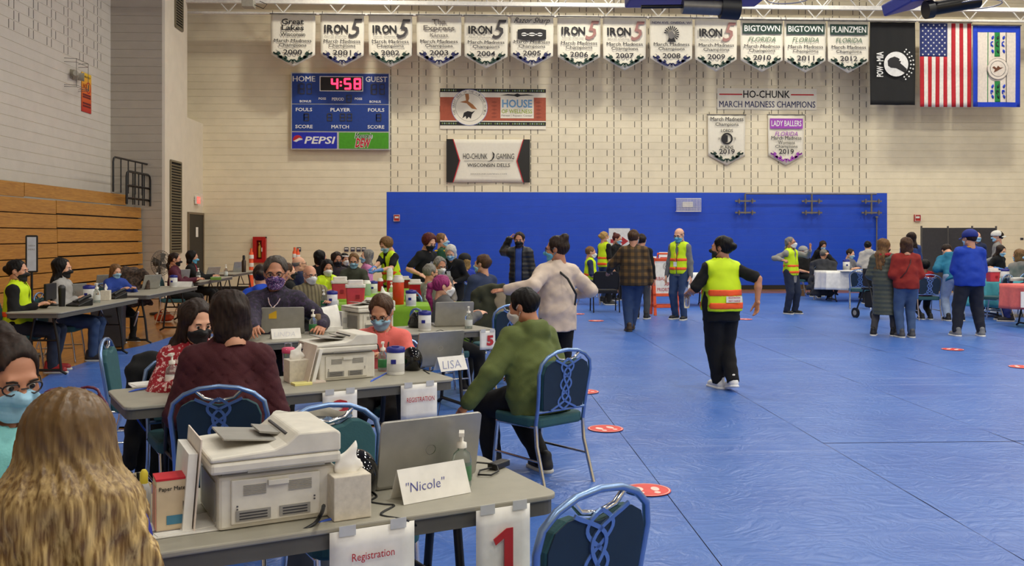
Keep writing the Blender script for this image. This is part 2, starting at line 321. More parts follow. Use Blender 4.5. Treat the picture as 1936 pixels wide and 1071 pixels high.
# lamps: fixture body, reflector, lit panel; the light itself hangs in it
lampm = M('lamp_panel', (255, 244, 220), .5, emit=6)
for i, (x, y, wt) in enumerate(LAMPS):
    t = thing('high_bay_lamp', 'white high bay lamp under the gym roof', 'lamp', (x, y, 9.55), group='high bay lamps under the roof')
    MB().box((0, 0, .06), (1.3, .7, .12)).build('housing', white_p, t, .02); MB().box((0, 0, -.006), (1.2, .6, .012)).build('panel', lampm, t)
    MB().cyl((0, 0, .12), (0, 0, .62), .01).build('hanger', white_p, t)
    l = bpy.data.lights.new('lamp_light', 'AREA'); l.shape = 'RECTANGLE'; l.size = .6; l.size_y = .45; l.energy = wt; l.color = LAMP_COL
    lo = bpy.data.objects.new('lamp_light', l); COL.objects.link(lo); lo.parent = t; lo.location = (0, 0, -.03)
# bleachers: folded rows of oak boards
XBL = -8.3; RH = .29; be = min(at_x(285, 450, XBL).y, YR - .08); j1 = at_x(113, 450, XBL).y
bl = thing('bleacher', 'folded oak bleachers with rows of long wooden boards along the left wall', 'bleachers', (XBL, 12, 0))
MB().box((-.40, -1 + (be - 12 + 1) / 2 - 4.1, 1.16), (.62, be - 12 + 9 - .1, 2.3)).build('carriage', dark, bl)
for r in range(9):
    if r < 8: segs = [(4, j1 - 12 - .5 + .5), (j1 - 12 + .012, be - 12)]; segs[0] = (-8, j1 - 12 - .012); xo = -.010 * r
    else:
        jt = at_x(46, 360, XBL - .12).y; te = at_x(238, 385, XBL - .12).y; segs = [(-8, jt - 12 - .012), (jt - 12 + .012, te - 12)]; xo = -.12
    for si, (a, b) in enumerate(segs):
        sag = -.02 if si == 0 else 0
        MB().box((xo - .012, (a + b) / 2, r * RH + RH / 2 + .012 + sag), (.028, b - a, RH - .032)).build('board', bleach_m, bl, .004)
    MB().box((xo - .16, (segs[0][0] + segs[1][1]) / 2, (r + 1) * RH - .02), (.3, segs[1][1] - segs[0][0] - .02, .02)).build('seat_plank', bleach_m, bl)
# stack of black guard rails on top of the bleachers
rk = thing('guard_rail_stack', 'stack of black tubular guard rails standing on top of the bleachers', 'railing', (XBL - .15, 0, 0))
def rail(x, pa, pb, pt, pm, bars, mids):
    y0 = at_x(pa, 350, XBL - .15 + x).y; y1 = at_x(pb, 350, XBL - .15 + x).y; zt = at_x((pa + pb) / 2, pt, XBL - .15 + x).z; z0 = 2.34 if pm is None else pm
    m = MB(); rr = .12
    m.tube([(x, y0, z0), (x, y0, zt - rr), (x, y0 + rr * .3, zt - rr * .3), (x, y0 + rr, zt), (x, y1 - rr, zt), (x, y1 - rr * .3, zt - rr * .3), (x, y1, zt - rr), (x, y1, z0)], .024, 8)
    m.build('rail_frame', black, rk)
    for i in range(bars): yy = y0 + (y1 - y0) * (i + 1) / (bars + 1); MB().cyl((x, yy, z0), (x, yy, zt), .016, n=8).build('baluster', black, rk)
    for zz in mids: MB().cyl((x, y0, zz), (x, y1, zz), .016, n=8).build('cross_bar', black, rk)
rail(.20, 214, 281, 304, 2.62, 4, [])
zt2 = at_x(260, 327, XBL + .1).z
rail(.25, 240, 283, 327, 2.36, 3, [zt2 - .36, zt2 - .66]); rail(.29, 239, 284, 328, 2.36, 2, [zt2 - .34, zt2 - .64])
# ================================================================ things on the back wall and under the roof
cloth_w = M('banner_cloth', (238, 231, 212), .75, var=.03, bump=.05, bscale=8); ink = M('print_black', (34, 32, 34), .7); inkb = M('print_navy', (40, 44, 92), .7); inkg = M('print_green', (36, 62, 52), .7); inkv = M('print_violet', (160, 70, 178), .7)
inkr = M('print_red', (196, 30, 44), .7); inkgrey = M('print_grey', (120, 116, 112), .7); wht = M('print_white', (240, 238, 232), .6)
def wavy(wd, ht, point=0, amp=.02, n=14, m=12, ph=0, sag=0):
    """cloth hanging from z=0 down to -ht (with a pointed foot), gentle vertical folds"""
    def f(u, v):
        x = (u - .5) * wd; foot = ht - point * abs(2 * u - 1); z = -foot * v - sag * math.sin(math.pi * u) * (1 - v)
        return (x * (1 + .01 * math.sin(v * 5)), amp * v * math.sin(u * 9 + ph + v * 2.2) + amp * .4 * math.sin(u * 21 + ph), z)
    return MB().grid(f, n, m)
def scroll_curve(s, cx, cz, k):
    """leaf scroll of one side of a banner foot, as flat outlines"""
    P = []
    m = MB(); th = .022 * k
    def stroke(pts, w0, w1):
        V = []; n = len(pts)
        for i, (a, b) in enumerate(pts):
            t = i / (n - 1); d = Vector((pts[min(i + 1, n - 1)][0] - pts[max(i - 1, 0)][0], pts[min(i + 1, n - 1)][1] - pts[max(i - 1, 0)][1])); d = d.normalized(); wd = (w0 + (w1 - w0) * t) * (.35 + .65 * math.sin(math.pi * min(1, t + .15)))
            V += [(cx + s * k * (a - d.y * wd), -.045, cz + k * (b + d.x * wd)), (cx + s * k * (a + d.y * wd), -.045, cz + k * (b - d.x * wd))]
        m.add(V, [(2 * i, 2 * i + 1, 2 * i + 3, 2 * i + 2) for i in range(n - 1)])
    stroke([(.08 + .40 * t, .0 + .25 * t ** 1.2) for t in [i / 8 for i in range(9)]], .035, .03)
    for (a, b, ang, L) in ((.17, .07, 78, .09), (.26, .12, 2, .12), (.34, .18, 82, .09)):
        stroke([(a + L * t * math.cos(math.radians(ang)), b + L * t * math.sin(math.radians(ang))) for t in [i / 5 for i in range(6)]], .05, .03)
    for (a, b, sg) in ((.08, .0, 1), (.48, .25, -1)):
        stroke([(a + .05 * math.cos(math.radians(sg * q)) - .05, b + .05 * math.sin(math.radians(sg * q))) for q in range(0, 300, 30)], .025, .012)
    return m
YB = YJ - .06
def hang(px0, px1, pt, pb, Y=YB):
    a = at_y(px0, pt, Y); b = at_y(px1, pt, Y); c = at_y((px0 + px1) / 2, pb, Y); return (a + b) / 2, b.x - a.x, a.z - c.z
def banner(px0, px1, pt, pb, label, year, cols, head, tops, foot=.23, tint=cloth_w, group='year banners'):
    c, W, Hh = hang(px0, px1, pt, pb)
    t = thing('champion_banner', label, 'banner', (c.x, YB, c.z), 0, group)
    o = wavy(W, Hh, Hh * foot, .012, ph=px0).build('cloth', tint, t, fix=False, solid=.004)
    MB().cyl((-W / 2 - .03, 0, .01), (W / 2 + .03, 0, .01), .018, n=8).build('hanging_rod', M('print_grey'), t)
    for sx in (-1, 1): MB().tube([(sx * W * .46, 0, .02), (sx * W * .46, .02, .1)], .008, 6).build('tie', black, t)
    y = -.05; q = lambda s, x0, x1, z0, z1, m=ink, b=.012, sh=0: text(t, s, W * x0, W * x1, -Hh * z1, -Hh * z0, y, m, b, sh)
    head(t, W, Hh, y, q)
    if tops: q('March Madness', -.42, .42, .475 if foot > .2 else .5, .535, M('print_char', (40, 35, 40), .7), .012); q('Champions', -.31, .31, .56, .635, M('print_char'), .010)
    if year: q(year, -.21, .21, .675, .775, M('print_dk', (44, 40, 46), .7), .014)
    for s in (-1, 1): scroll_curve(s, 0, -Hh * .91, W * .9).build('leaf_scroll', cols, t, fix=False)
    return t
def h_iron(red):
    def f(t, W, Hh, y, q):
        q('IR', -.41, -.19, .2, .35, ink, .03); q('O', -.19, -.02, .19, .36, ink, .03); q('N', -.02, .14, .2, .35, ink, .03)
        q('5', .14, .47, .08, .44, M('print_five_red', (168, 120, 112), .7) if red else M('print_five', (70, 66, 66), .7), .01, .35); q('North Dakota', -.4, .1, .395, .425, inkgrey, 0, .2)
    return f
def h_great(t, W, Hh, y, q): q('Great', -.25, .25, .09, .2, ink, .02); q('Lakes', -.25, .25, .21, .31, ink, .02); q('Wisconsin', -.28, .28, .35, .42, ink, .01)
def h_tha(t, W, Hh, y, q): a = M('print_faded', (120, 112, 104), .7); q('Tha', -.16, .16, .08, .18, a, .02); q('Express', -.35, .35, .2, .33, a, .02); q('Kansas', -.2, .2, .35, .42, a, .008)
def h_razor(t, W, Hh, y, q):
    q('Razor Sharp', -.42, .42, .03, .17, ink, 0, .5)
    shape(t, 'razor_blade', [(W * x, -Hh * z) for x, z in ((-.33, .27), (-.2, .25), (.2, .25), (.33, .27), (.33, .45), (.2, .47), (-.2, .47), (-.33, .45))], y, ink)
    for (x0, x1) in ((-.25, -.12), (-.08, .08), (.12, .25)): shape(t, 'blade_slot', [(W * x, -Hh * z) for x, z in circ((x0 + x1) / 2, .36, (x1 - x0) / 2, .035, 12)], y - .003, wht)
    shape(t, 'blade_slot', [(W * x, -Hh * z) for x, z in rect(-.25, .25, .35, .37)], y - .003, wht)
def h_ndn(t, W, Hh, y, q):
    q('NDN AVE. ONEIDA, WI', -.46, .46, .075, .125, inkb, .012)
    for i in range(13):
        a = math.radians(-40 + i * 17.5); c0, c1 = .075 * W, .17 * W; cx, cz = .0, -Hh * .31
        shape(t, 'feather', [(cx + r * math.cos(a + da), cz + r * math.sin(a + da) * 1.05) for r, da in ((c0, -.06), (c1, -.09), (c1 * 1.08, 0), (c1, .09), (c0, .06))], y, M('print_dk'))
    shape(t, 'head_profile', circ(-.01 * W, -Hh * .33, .07 * W, .09 * W), y - .002, inkgrey); shape(t, 'shoulders', [(W * x, -Hh * z) for x, z in ((-.1, .46), (.1, .46), (.06, .38), (-.06, .38))], y - .001, ink)
def h_green(name, purple=False):
    def f(t, W, Hh, y, q):
        shape(t, 'title_panel', [(W * x, -Hh * z) for x, z in rect(-.46, .46, .07, .27)], y, inkv if purple else inkg); text(t, name, -W * .42, W * .42, -Hh * .225, -Hh * .11, y - .003, wht, .012)
        q('FLORIDA', -.32, .32, .33, .42, M('print_green2', (92, 120, 92), .7) if not purple else inkv, .004, .25)
    return f
BN = [(512, 596, 27, 127, '2000', inkg, h_great, 'cream pennant banner for the year 2000, first of the row above the scoreboard'),
 (606, 688, 28, 128, '2001', inkb, h_iron(0), 'cream pennant banner for the year 2001 with blue leaf scrolls'), (697, 779, 29, 128, '2002', inkg, h_iron(0), 'cream pennant banner for the year 2002 with dark green leaf scrolls'),
 (788, 872, 29, 128, '2003', inkb, h_tha, 'cream pennant banner for the year 2003 with faded heading and blue scrolls'), (878, 960, 30, 130, '2004', inkg, h_iron(0), 'cream pennant banner for the year 2004 with dark green scrolls'),
 (965, 1046, 31, 128, '2005', inkb, h_razor, 'cream pennant banner for the year 2005 with a razor blade picture'), (1054, 1135, 32, 131, '2006', inkg, h_iron(1), 'white pennant for 2006, leftmost of the banners with a reddish numeral'),
 (1140, 1221, 33, 134, '2007', inkg, h_iron(1), 'white pennant for 2007, reddish numeral, just left of the feathered head banner'), (1229, 1309, 34, 134, '2008', inkb, h_ndn, 'white pennant banner for the year 2008 with a feathered head emblem'),
 (1314, 1393, 35, 136, '2009', inkg, h_iron(1), 'white pennant banner for the year 2009 beside the green headed banners'), (1400, 1480, 38, 137, '2010', inkg, h_green('BIGTOWN'), 'white pennant for 2010, leftmost of the three with green title panels'),
 (1483, 1561, 39, 138, '2011', inkg, h_green('BIGTOWN'), 'white pennant for 2011, middle of the three with green title panels'), (1565, 1642, 40, 139, '2012', inkg, h_green('PLAINZMEN'), 'white pennant banner for the year 2012, last before the black flag')]
for (a, b, c, d, yr, col, hd, lab) in BN: banner(a, b, c, d, lab, yr, col, hd, True)
# the pair of 2019 banners with their title strip, on the wall itself
def wall_thing(name, px0, px1, pt, pb, label, cat, off=.02, group=None):
    a = at_y(px0, pb, YW - off); b = at_y(px1, pt, YW - off); t = thing(name, label, cat, (a.x, YW - off, a.z), 0, group); return t, b.x - a.x, b.z - a.z
t, W, Hh = wall_thing('title_strip', 1356, 1544, 168, 207, 'long white strip banner with red rules above the two 2019 pennants', 'banner')
MB().box((W / 2, 0, Hh / 2), (W, .008, Hh)).build('cloth', cloth_w, t); text(t, 'HO-CHUNK', W * .26, W * .73, Hh * .55, Hh * .9, -.008, ink, .015); text(t, 'MARCH MADNESS CHAMPIONS', W * .02, W * .985, Hh * .1, Hh * .4, -.008, inkb, .010)
for x0, x1 in ((.02, .25), (.74, .97)): shape(t, 'red_rule', rect(W * x0, W * x1, Hh * .68, Hh * .74), -.008, inkr)
YB_keep = YB; YB = YW - .06
def h_lords(t, W, Hh, y, q):
    q('March Madness', -.44, .44, .04, .12, M('print_char'), .010); q('Champions', -.31, .31, .15, .235, M('print_char'), .010); q('LORDS', -.16, .16, .28, .34, ink, .012); q('PLAINS', -.17, .17, .61, .67, ink, .012)
    m = MB(); ringp(m, 0, -Hh * .47, W * .11, W * .155, y); m.build('ring_emblem', ink, t, fix=False); shape(t, 'emblem_shape', circ(-.03 * W, -Hh * .47, .1 * W, None, 20, 60, 300), y - .002, ink)
    q('OF', -.24, -.18, .45, .49, ink, .01); q('THE', .18, .24, .44, .5, ink, .01)
banner(1356, 1429, 209, 308, 'white 2019 pennant with a round emblem under the title strip', '2019', inkg, h_lords, False, .2, group=None)
def h_lady(t, W, Hh, y, q):
    h_green('LADY BALLERS', True)(t, W, Hh, y, q); q('March Madness', -.42, .42, .42, .49, M('print_dk'), .010); q('Womens', -.24, .24, .51, .58, M('print_dk'), .002); q('Champions', -.31, .31, .595, .67, M('print_dk'), .008)
banner(1474, 1544, 209, 308, 'white 2019 pennant with purple title panel under the title strip', '2019', inkv, h_lady, False, .2, group=None)
YB = YB_keep
# flags
def flag(px0, px1, pt, pb, label, mat, ph):
    c, W, Hh = hang(px0, px1, pt, pb); t = thing('hanging_flag', label, 'flag', (c.x, YB, c.z))
    wavy(W, Hh, 0, .02, 18, 16, ph).build('cloth', mat, t, fix=False, solid=.003); MB().cyl((-W / 2 - .03, 0, .02), (W / 2 + .03, 0, .02), .016, n=8).build('hanging_rod', M('print_grey'), t)
    return t, W, Hh
def fy(W, Hh, x, z, ph, amp=.02): u = x / W + .5; v = -z / Hh; return amp * v * math.sin(u * 9 + ph + v * 2.2) + amp * .4 * math.sin(u * 21 + ph)
def onflag(t, W, Hh, ph, name, x0, x1, z0, z1, mat, off=.004, nx=3, nz=14):
    return MB().grid(lambda u, v: (x0 + (x1 - x0) * u, fy(W, Hh, x0 + (x1 - x0) * u, z0 + (z1 - z0) * v, ph) - off, z0 + (z1 - z0) * v), nx, nz).build(name, mat, t, fix=False, solid=.002)
t, W, Hh = flag(1645, 1730, 42, 199, 'black flag with a white round silhouette emblem', M('flag_black', (22, 22, 22), .8), 1.0)
text(t, 'POW', -W * .37, -W * .2, -Hh * .68, -Hh * .52, -.07, wht, .02).rotation_euler = (0, 0, 0)
for o in [c for c in t.children if c.name.startswith('lettering')]: bpy.data.objects.remove(o)
def vtext(t, s, xc, zc, L, h, y, mat, b):
    o = text(t, s, -L / 2, L / 2, -h / 2, h / 2, 0, mat, b); o.location = (xc, y, zc); o.rotation_euler = (0, -math.pi / 2, 0); return o
vtext(t, 'POW', -W * .30, -Hh * .60, Hh * .13, W * .15, -.06, wht, .03); vtext(t, 'MIA', -W * .30, -Hh * .42, Hh * .11, W * .15, -.06, wht, .03)
shape(t, 'star', [(-W * .30 + W * .035 * (1 if i % 2 else .45) * math.sin(i * math.pi / 5), -Hh * .505 + W * .035 * (1 if i % 2 else .45) * math.cos(i * math.pi / 5)) for i in range(10)], -.06, wht)
shape(t, 'emblem_disc', circ(W * .06, -Hh * .51, W * .27), -.055, wht)
shape(t, 'silhouette', [(W * x, -Hh * z) for x, z in ((-.13, .47), (-.08, .44), (.02, .42), (.10, .435), (.14, .45), (.12, .47), (.17, .475), (.15, .50), (.22, .53), (.30, .57), (.26, .62), (.2, .60), (.06, .56), (-.06, .555), (-.12, .53))], -.06, ink)
for i in range(9):
    for r in (.33, .39):
        a = math.radians(55 - i * 14); shape(t, 'motto_mark', circ(W * (.06 + r * math.cos(a)), -Hh * .51 + W * r * math.sin(a), W * .018, None, 8), -.055, wht)
t, W, Hh = flag(1739, 1836, 44, 203, 'flag with red and white stripes and a starred blue canton', M('flag_white', (236, 230, 220), .8), 2.2)
fr_ = M('flag_red', (186, 26, 40), .8)
for i in range(0, 13, 2):
    x1 = W / 2 - W * i / 13; x0 = x1 - W / 13; onflag(t, W, Hh, 2.2, 'red_stripe', x0, x1, -Hh, (-Hh * .4 if i >= 6 else 0), fr_)
onflag(t, W, Hh, 2.2, 'canton', -W / 2, W / 2 - 6 * W / 13, -Hh * .4, 0, M('flag_canton', (42, 54, 112), .8), .004, 8)
cw = W * 7 / 13; ch = Hh * .4; nst = 0
for r in range(11):
    for c in range(5 if r % 2 == 0 else 4):
        x = -W / 2 + cw * ((c + .5 + (.5 if r % 2 else 0)) / 5); z = -ch * (r + .7) / 11.4
        MB().add([(x + W * .022 * (1 if i % 2 else .4) * math.sin(i * math.pi / 5), fy(W, Hh, x, z, 2.2) - .009, z + W * .022 * (1 if i % 2 else .4) * math.cos(i * math.pi / 5)) for i in range(10)], [tuple(range(10))]).build('star', wht, t, fix=False)
t, W, Hh = flag(1839, 1929, 49, 203, 'white flag with a blue border, green bands and a round seal', M('flag_cream', (226, 214, 200), .8), 3.6)
fb = M('flag_blue', (20, 60, 190), .8)
for (a, b, c, d, nx) in ((-.5, -.4, -1, 0, 3), (.4, .5, -1, 0, 3), (-.5, .5, -.08, 0, 14), (-.5, .5, -1, -.94, 14)): onflag(t, W, Hh, 3.6, 'blue_border', W * a, W * b, Hh * c, Hh * d, fb, .005, nx)
for (c, d) in ((-.38, -.08), (-.94, -.68)):
    onflag(t, W, Hh, 3.6, 'green_band', -W * .04, W * .07, Hh * c, Hh * d, M('flag_green', (30, 130, 62), .8), .005)
    for xx, mm in ((-.1, fb), (.13, fb), (.015, inkg)):
        for zz, s in ((c + .09, 1), (d - .09, -1)):
            m = MB(); m.tube([(W * (xx + .02 * math.cos(q)), fy(W, Hh, W * xx, Hh * zz, 3.6) - .012, Hh * (zz + s * (.03 + .03 * q / 5) + .012 * math.sin(q))) for q in [i * .5 for i in range(10)]], .018, 6)
            m.tube([(W * xx + W * .03 * i / 4, fy(W, Hh, W * xx, Hh * zz, 3.6) - .012, Hh * (zz - s * .05 * i / 4)) for i in range(5)], [.005, .03, .035, .025, .004], 6); m.build('leaf_scroll', mm, t, fix=False)
for xx, mm in ((-.19, M('flag_green')), (.19, ink)): onflag(t, W, Hh, 3.6, 'thin_line', W * xx, W * (xx + .015), -Hh * .94, -Hh * .08, mm, .005, 1)
shape(t, 'seal_disc', circ(W * .01, -Hh * .53, W * .22), -.045, M('flag_cream')); m = MB(); ringp(m, W * .01, -Hh * .53, W * .155, W * .165, -.05); ringp(m, W * .01, -Hh * .53, W * .215, W * .22, -.05); m.build('seal_ring', inkgrey, t, fix=False)
shape(t, 'seal_bird', [(W * (.01 + x), -Hh * .53 + W * z) for x, z in ((-.12, .02), (-.06, -.02), (-.09, -.08), (-.02, -.05), (.03, -.02), (.12, .03), (.05, .02), (.0, .06), (-.03, .01), (-.08, .05))], -.05, M('print_brown', (110, 66, 44), .7))
# scoreboard
t, W, Hh = wall_thing('scoreboard', 550, 737, 138, 283, 'blue electronic scoreboard with red clock and two sponsor panels', 'scoreboard', .22)
MB().box((W / 2, .1, Hh / 2), (W, .2, Hh)).build('cabinet', M('scoreboard_frame', (206, 206, 204), .4, .4), t, .01)
sb = M('scoreboard_blue', (20, 58, 138), .45); led = M('led_red', (255, 40, 70), .5, emit=4); ledoff = M('led_off', (66, 62, 40), .6)
bx = lambda n, x0, x1, z0, z1, m, y=-.006, th=.012: MB().box((W * (x0 + x1) / 2, y, Hh * (z0 + z1) / 2), (W * (x1 - x0), th, Hh * (z1 - z0))).build(n, m, t)
bx('upper_panel', .012, .988, .595, .985, sb); bx('lower_panel', .012, .988, .24, .585, sb); bx('sponsor_panel', .012, .465, .015, .225, M('sponsor_blue', (32, 44, 176), .4)); bx('sponsor_panel', .485, .988, .015, .225, M('sponsor_green', (74, 158, 30), .4))
bx('clock_bezel', .29, .73, .755, .95, wht, -.016); bx('clock_panel', .30, .72, .765, .94, M('clock_dark', (20, 14, 20), .5), -.02)
for s, x0, x1, z0, z1 in (('HOME', .02, .245, .88, .95), ('GUEST', .755, .975, .88, .95), ('BONUS', .09, .205, .61, .64), ('BONUS', .795, .91, .61, .64), ('POSS', .28, .355, .645, .675), ('PERIOD', .415, .535, .635, .675), ('POSS', .645, .72, .645, .675),
                          ('FOULS', .05, .215, .495, .54), ('PLAYER', .4, .6, .495, .54), ('FOULS', .78, .945, .495, .54), ('SCORE', .045, .22, .275, .32), ('MATCH', .41, .585, .275, .32), ('SCORE', .775, .945, .275, .32)):
    text(t, s, W * x0, W * x1, Hh * z0, Hh * z1, -.014, wht, .016)
SEG = {'4': 'bcfg', '5': 'acdfg', '8': 'abcdefg', '1': 'bc'}
def digit(ch, x, z, wd, ht, mat, nm, r):
    m = MB(); n = 4
    def dots(x0, z0, x1, z1):
        for i in range(n): u = (i + .5) / n; m.box((x0 + (x1 - x0) * u, -.03, z0 + (z1 - z0) * u), (r, .008, r))
    S = dict(a=(0, 1, 1, 1), b=(1, 1, 1, .5), c=(1, .5, 1, 0), d=(0, 0, 1, 0), e=(0, 0, 0, .5), f=(0, .5, 0, 1), g=(0, .5, 1, .5))
    for s in SEG[ch]: a, b, c, d = S[s]; dots(x + a * wd, z + b * ht, x + c * wd, z + d * ht)
    m.build(nm, mat, t, fix=False)
for ch, x in (('4', .415), ('5', .545), ('8', .645)): digit(ch, W * x, Hh * .79, W * .055, Hh * .125, led, 'clock_digit', W * .019)
m = MB(); m.box((W * .505, -.03, Hh * .83), (W * .018, .008, W * .018)); m.box((W * .505, -.03, Hh * .875), (W * .018, .008, W * .018)); m.build('clock_colon', led, t)
for ch, x, z, h_ in [('1', .03, .72, .13), ('8', .09, .72, .13), ('8', .165, .72, .13), ('1', .765, .72, .13), ('8', .82, .72, .13), ('8', .9, .72, .13), ('8', .565, .615, .09), ('1', .09, .375, .09), ('8', .135, .375, .09), ('8', .37, .375, .09), ('8', .5, .375, .09), ('8', .57, .375, .09), ('1', .82, .375, .09), ('8', .865, .375, .09)]:
    digit(ch, W * x, Hh * z, W * .045, Hh * h_, ledoff, 'unlit_digit', W * .008)
text(t, 'PEPSI', W * .135, W * .45, Hh * .075, Hh * .17, -.014, wht, .02, .2)
cx, cz, r = W * .07, Hh * .125, W * .048
shape(t, 'globe_mark', circ(cx, cz, r), -.016, wht); shape(t, 'globe_red', [(cx + r * math.cos(math.radians(a)), cz + r * math.sin(math.radians(a))) for a in range(15, 200, 12)] + [(cx - r * .3, cz + r * .1), (cx + r * .3, cz + r * .45)], -.02, inkr)
shape(t, 'globe_blue', [(cx + r * math.cos(math.radians(a)), cz + r * math.sin(math.radians(a))) for a in range(195, 375, 12)] + [(cx + r * .3, cz - r * .1), (cx - r * .3, cz - r * .45)], -.02, M('sponsor_blue'))
o = text(t, 'Mountain', W * .65, W * .82, Hh * .15, Hh * .215, -.02, M('mark_green', (20, 84, 40), .5), .015, .3); o = text(t, 'DEW', W * .65, W * .81, Hh * .03, Hh * .15, -.02, inkr, .035, .3)
text(t, 'DEW', W * .645, W * .815, Hh * .025, Hh * .155, -.016, wht, .075, .3); text(t, 'Mountain', W * .645, W * .825, Hh * .145, Hh * .22, -.016, wht, .05, .3)
# wellness banner and gaming banner
t, W, Hh = wall_thing('wellness_banner', 832, 1032, 168, 244, 'wide rust and white banner with round seal and black patterned edges', 'banner', .03)
bx = lambda n, x0, x1, z0, z1, m, y=-.004: MB().box((W * (x0 + x1) / 2, y, Hh * (z0 + z1) / 2), (W * (x1 - x0), .006, Hh * (z1 - z0))).build(n, m, t)
MB().box((W / 2, .004, Hh / 2), (W, .008, Hh)).build('cloth', cloth_w, t); rust = M('print_rust', (176, 84, 56), .6); bx('rust_band', 0, 1, .21, .78, rust); bx('black_band', 0, 1, .09, .18, ink); bx('black_band', 0, 1, .9, .99, ink)
for z in (.135, .945):
    for i in range(6):
        if i == 1: continue
        x = W * (.085 + i * .166); cz = Hh * z
        for j in range(-3, 4): shape(t, 'woven_mark', [(x + W * (.021 * j + a), cz + Hh * b) for a, b in ((-.008, 0), (0, .026), (.008, 0), (0, -.026))], -.01, M('print_olive', (120, 140, 70), .6) if j % 2 else M('print_mint', (150, 180, 150), .6))
shape(t, 'seal_disc', circ(W * .277, Hh * .53, W * .172), -.011, cloth_w); m = MB(); ringp(m, W * .277, Hh * .53, W * .168, W * .172, -.012); m.build('seal_rim', M('print_lilac', (120, 130, 190), .6), t, fix=False); m = MB(); ringp(m, W * .277, Hh * .53, W * .13, W * .133, -.012); m.build('seal_ring', inkgrey, t, fix=False)
s = 'THE GREAT SEAL OF THE HO-CHUNK NATION'
for i, chh in enumerate(s):
    if chh == ' ': continue
    a = math.radians(205 - i * 230 / (len(s) - 1)); r = W * .15; o = text(t, chh, -W * .006, W * .006, -W * .011, W * .011, 0, inkgrey, .01); o.location = (W * .277 + r * math.cos(a), -.013, Hh * .53 + r * math.sin(a)); o.rotation_euler = (0, -(a - math.pi / 2), 0)
brown = M('print_brown'); shape(t, 'seal_eagle', [(W * x, Hh * z) for x, z in ((.235, .86), (.27, .86), (.275, .75), (.265, .68), (.31, .6), (.35, .48), (.3, .5), (.25, .63), (.185, .66), (.245, .7))], -.014, M('print_tan', (170, 110, 60), .6))
shape(t, 'seal_bear', [(W * x, Hh * z) for x, z in ((.21, .26), (.225, .4), (.26, .44), (.3, .42), (.33, .45), (.3, .36), (.29, .25), (.27, .3), (.25, .24), (.24, .32))], -.014, ink)
bx('sign_patch', .57, .885, .27, .79, cloth_w, -.008); text(t, 'HOUSE', W * .585, W * .87, Hh * .53, Hh * .73, -.014, M('print_sky', (110, 160, 200), .6), .025); text(t, 'OF WELLNESS', W * .58, W * .87, Hh * .39, Hh * .49, -.014, M('print_lime', (160, 180, 50), .6), .015); text(t, 'Fitness | Aquatic Center', W * .58, W * .87, Hh * .3, Hh * .36, -.014, inkgrey, 0)
shape(t, 'bird_mark', [(W * x, Hh * z) for x, z in ((.565, .83), (.64, .86), (.7, .85), (.73, .88), (.76, .85), (.82, .86), (.89, .83), (.81, .83), (.76, .82), (.73, .79), (.7, .82), (.64, .83))], -.014, ink)
for xx in (.51, .93):
    for j in range(5): shape(t, 'tone_mark', [(W * (xx + a), Hh * (.3 + j * .09 + b)) for a, b in ((-.03, 0), (0, .03), (.03, 0), (0, -.03))], -.01, M('print_rust_dark', (150, 68, 44), .6))
t, W, Hh = wall_thing('gaming_banner', 844, 1002, 264, 345, 'white banner with black pointed ends edged in red', 'banner', .05)
wv = wavy(W, Hh, 0, .02, 14, 10, .5); wv.build('cloth', cloth_w, t, fix=False, solid=.004).location = (W / 2, 0, Hh)
for s in (0, 1):
    fx = lambda x: W * (x if s == 0 else 1 - x)
    shape(t, 'red_edge', [(fx(x), Hh * z) for x, z in ((0, 0), (.085, 0), (.165, .5), (.085, 1), (0, 1))], -.034, inkr); shape(t, 'black_end', [(fx(x), Hh * z) for x, z in ((0, 0), (.075, 0), (.152, .5), (.075, 1), (0, 1))], -.038, M('vinyl_black', (26, 26, 28), .25))
text(t, 'HO-CHUNK', W * .2, W * .49, Hh * .54, Hh * .67, -.036, ink, 0); text(t, 'GAMING', W * .595, W * .81, Hh * .54, Hh * .67, -.036, ink, 0); text(t, 'WISCONSIN DELLS', W * .25, W * .76, Hh * .36, Hh * .44, -.036, ink, .008); text(t, 'HOCHUNKGAMING.COM', W * .29, W * .72, Hh * .18, Hh * .21, -.036, inkgrey, 0)
shape(t, 'thin_rule', rect(W * .21, W * .8, Hh * .492, Hh * .5), -.036, inkgrey); shape(t, 'feather_mark', [(W * x, Hh * z) for x, z in ((.49, .47), (.54, .53), (.56, .62), (.545, .72), (.575, .66), (.57, .57), (.545, .51))], -.036, ink)
# small wall fittings
def fire_alarm(px, py, label):
    t, W, Hh = wall_thing('fire_alarm', px - 6, px + 6, py - 6, py + 7, label, 'fire alarm', .05); rd = M('alarm_red', (176, 34, 30), .4)
    MB().box((W / 2, .025, Hh / 2), (W, .05, Hh)).build('housing', rd, t, .008); MB().box((W / 2, -.004, Hh * .6), (W * .6, .012, Hh * .28)).build('strobe', wht, t, .004); m = MB(); m.tube([(W * .05, -.03, Hh * .05), (W * .95, -.03, Hh * .05), (W * .95, -.03, Hh * .95), (W * .05, -.03, Hh * .95)], .008, 6, True); m.build('wire_guard', wht, t)
fire_alarm(750, 412, 'red fire alarm on the blue wall near its left edge'); fire_alarm(1735, 412, 'red fire alarm on the cream wall right of the blue panel')
t, W, Hh = wall_thing('extinguisher_cabinet', 478, 502, 448, 497, 'red wall cabinet with a fire extinguisher behind its window', 'cabinet', .16); rd = M('cabinet_red', (178, 18, 20), .35)
m = MB(); m.box((W / 2, .15, Hh / 2), (W, .02, Hh)); m.box((.02, .08, Hh / 2), (.04, .16, Hh)); m.box((W - .02, .08, Hh / 2), (.04, .16, Hh)); m.box((W / 2, .08, .02), (W, .16, .04)); m.box((W / 2, .08, Hh - .02), (W, .16, .04)); m.build('body', rd, t)
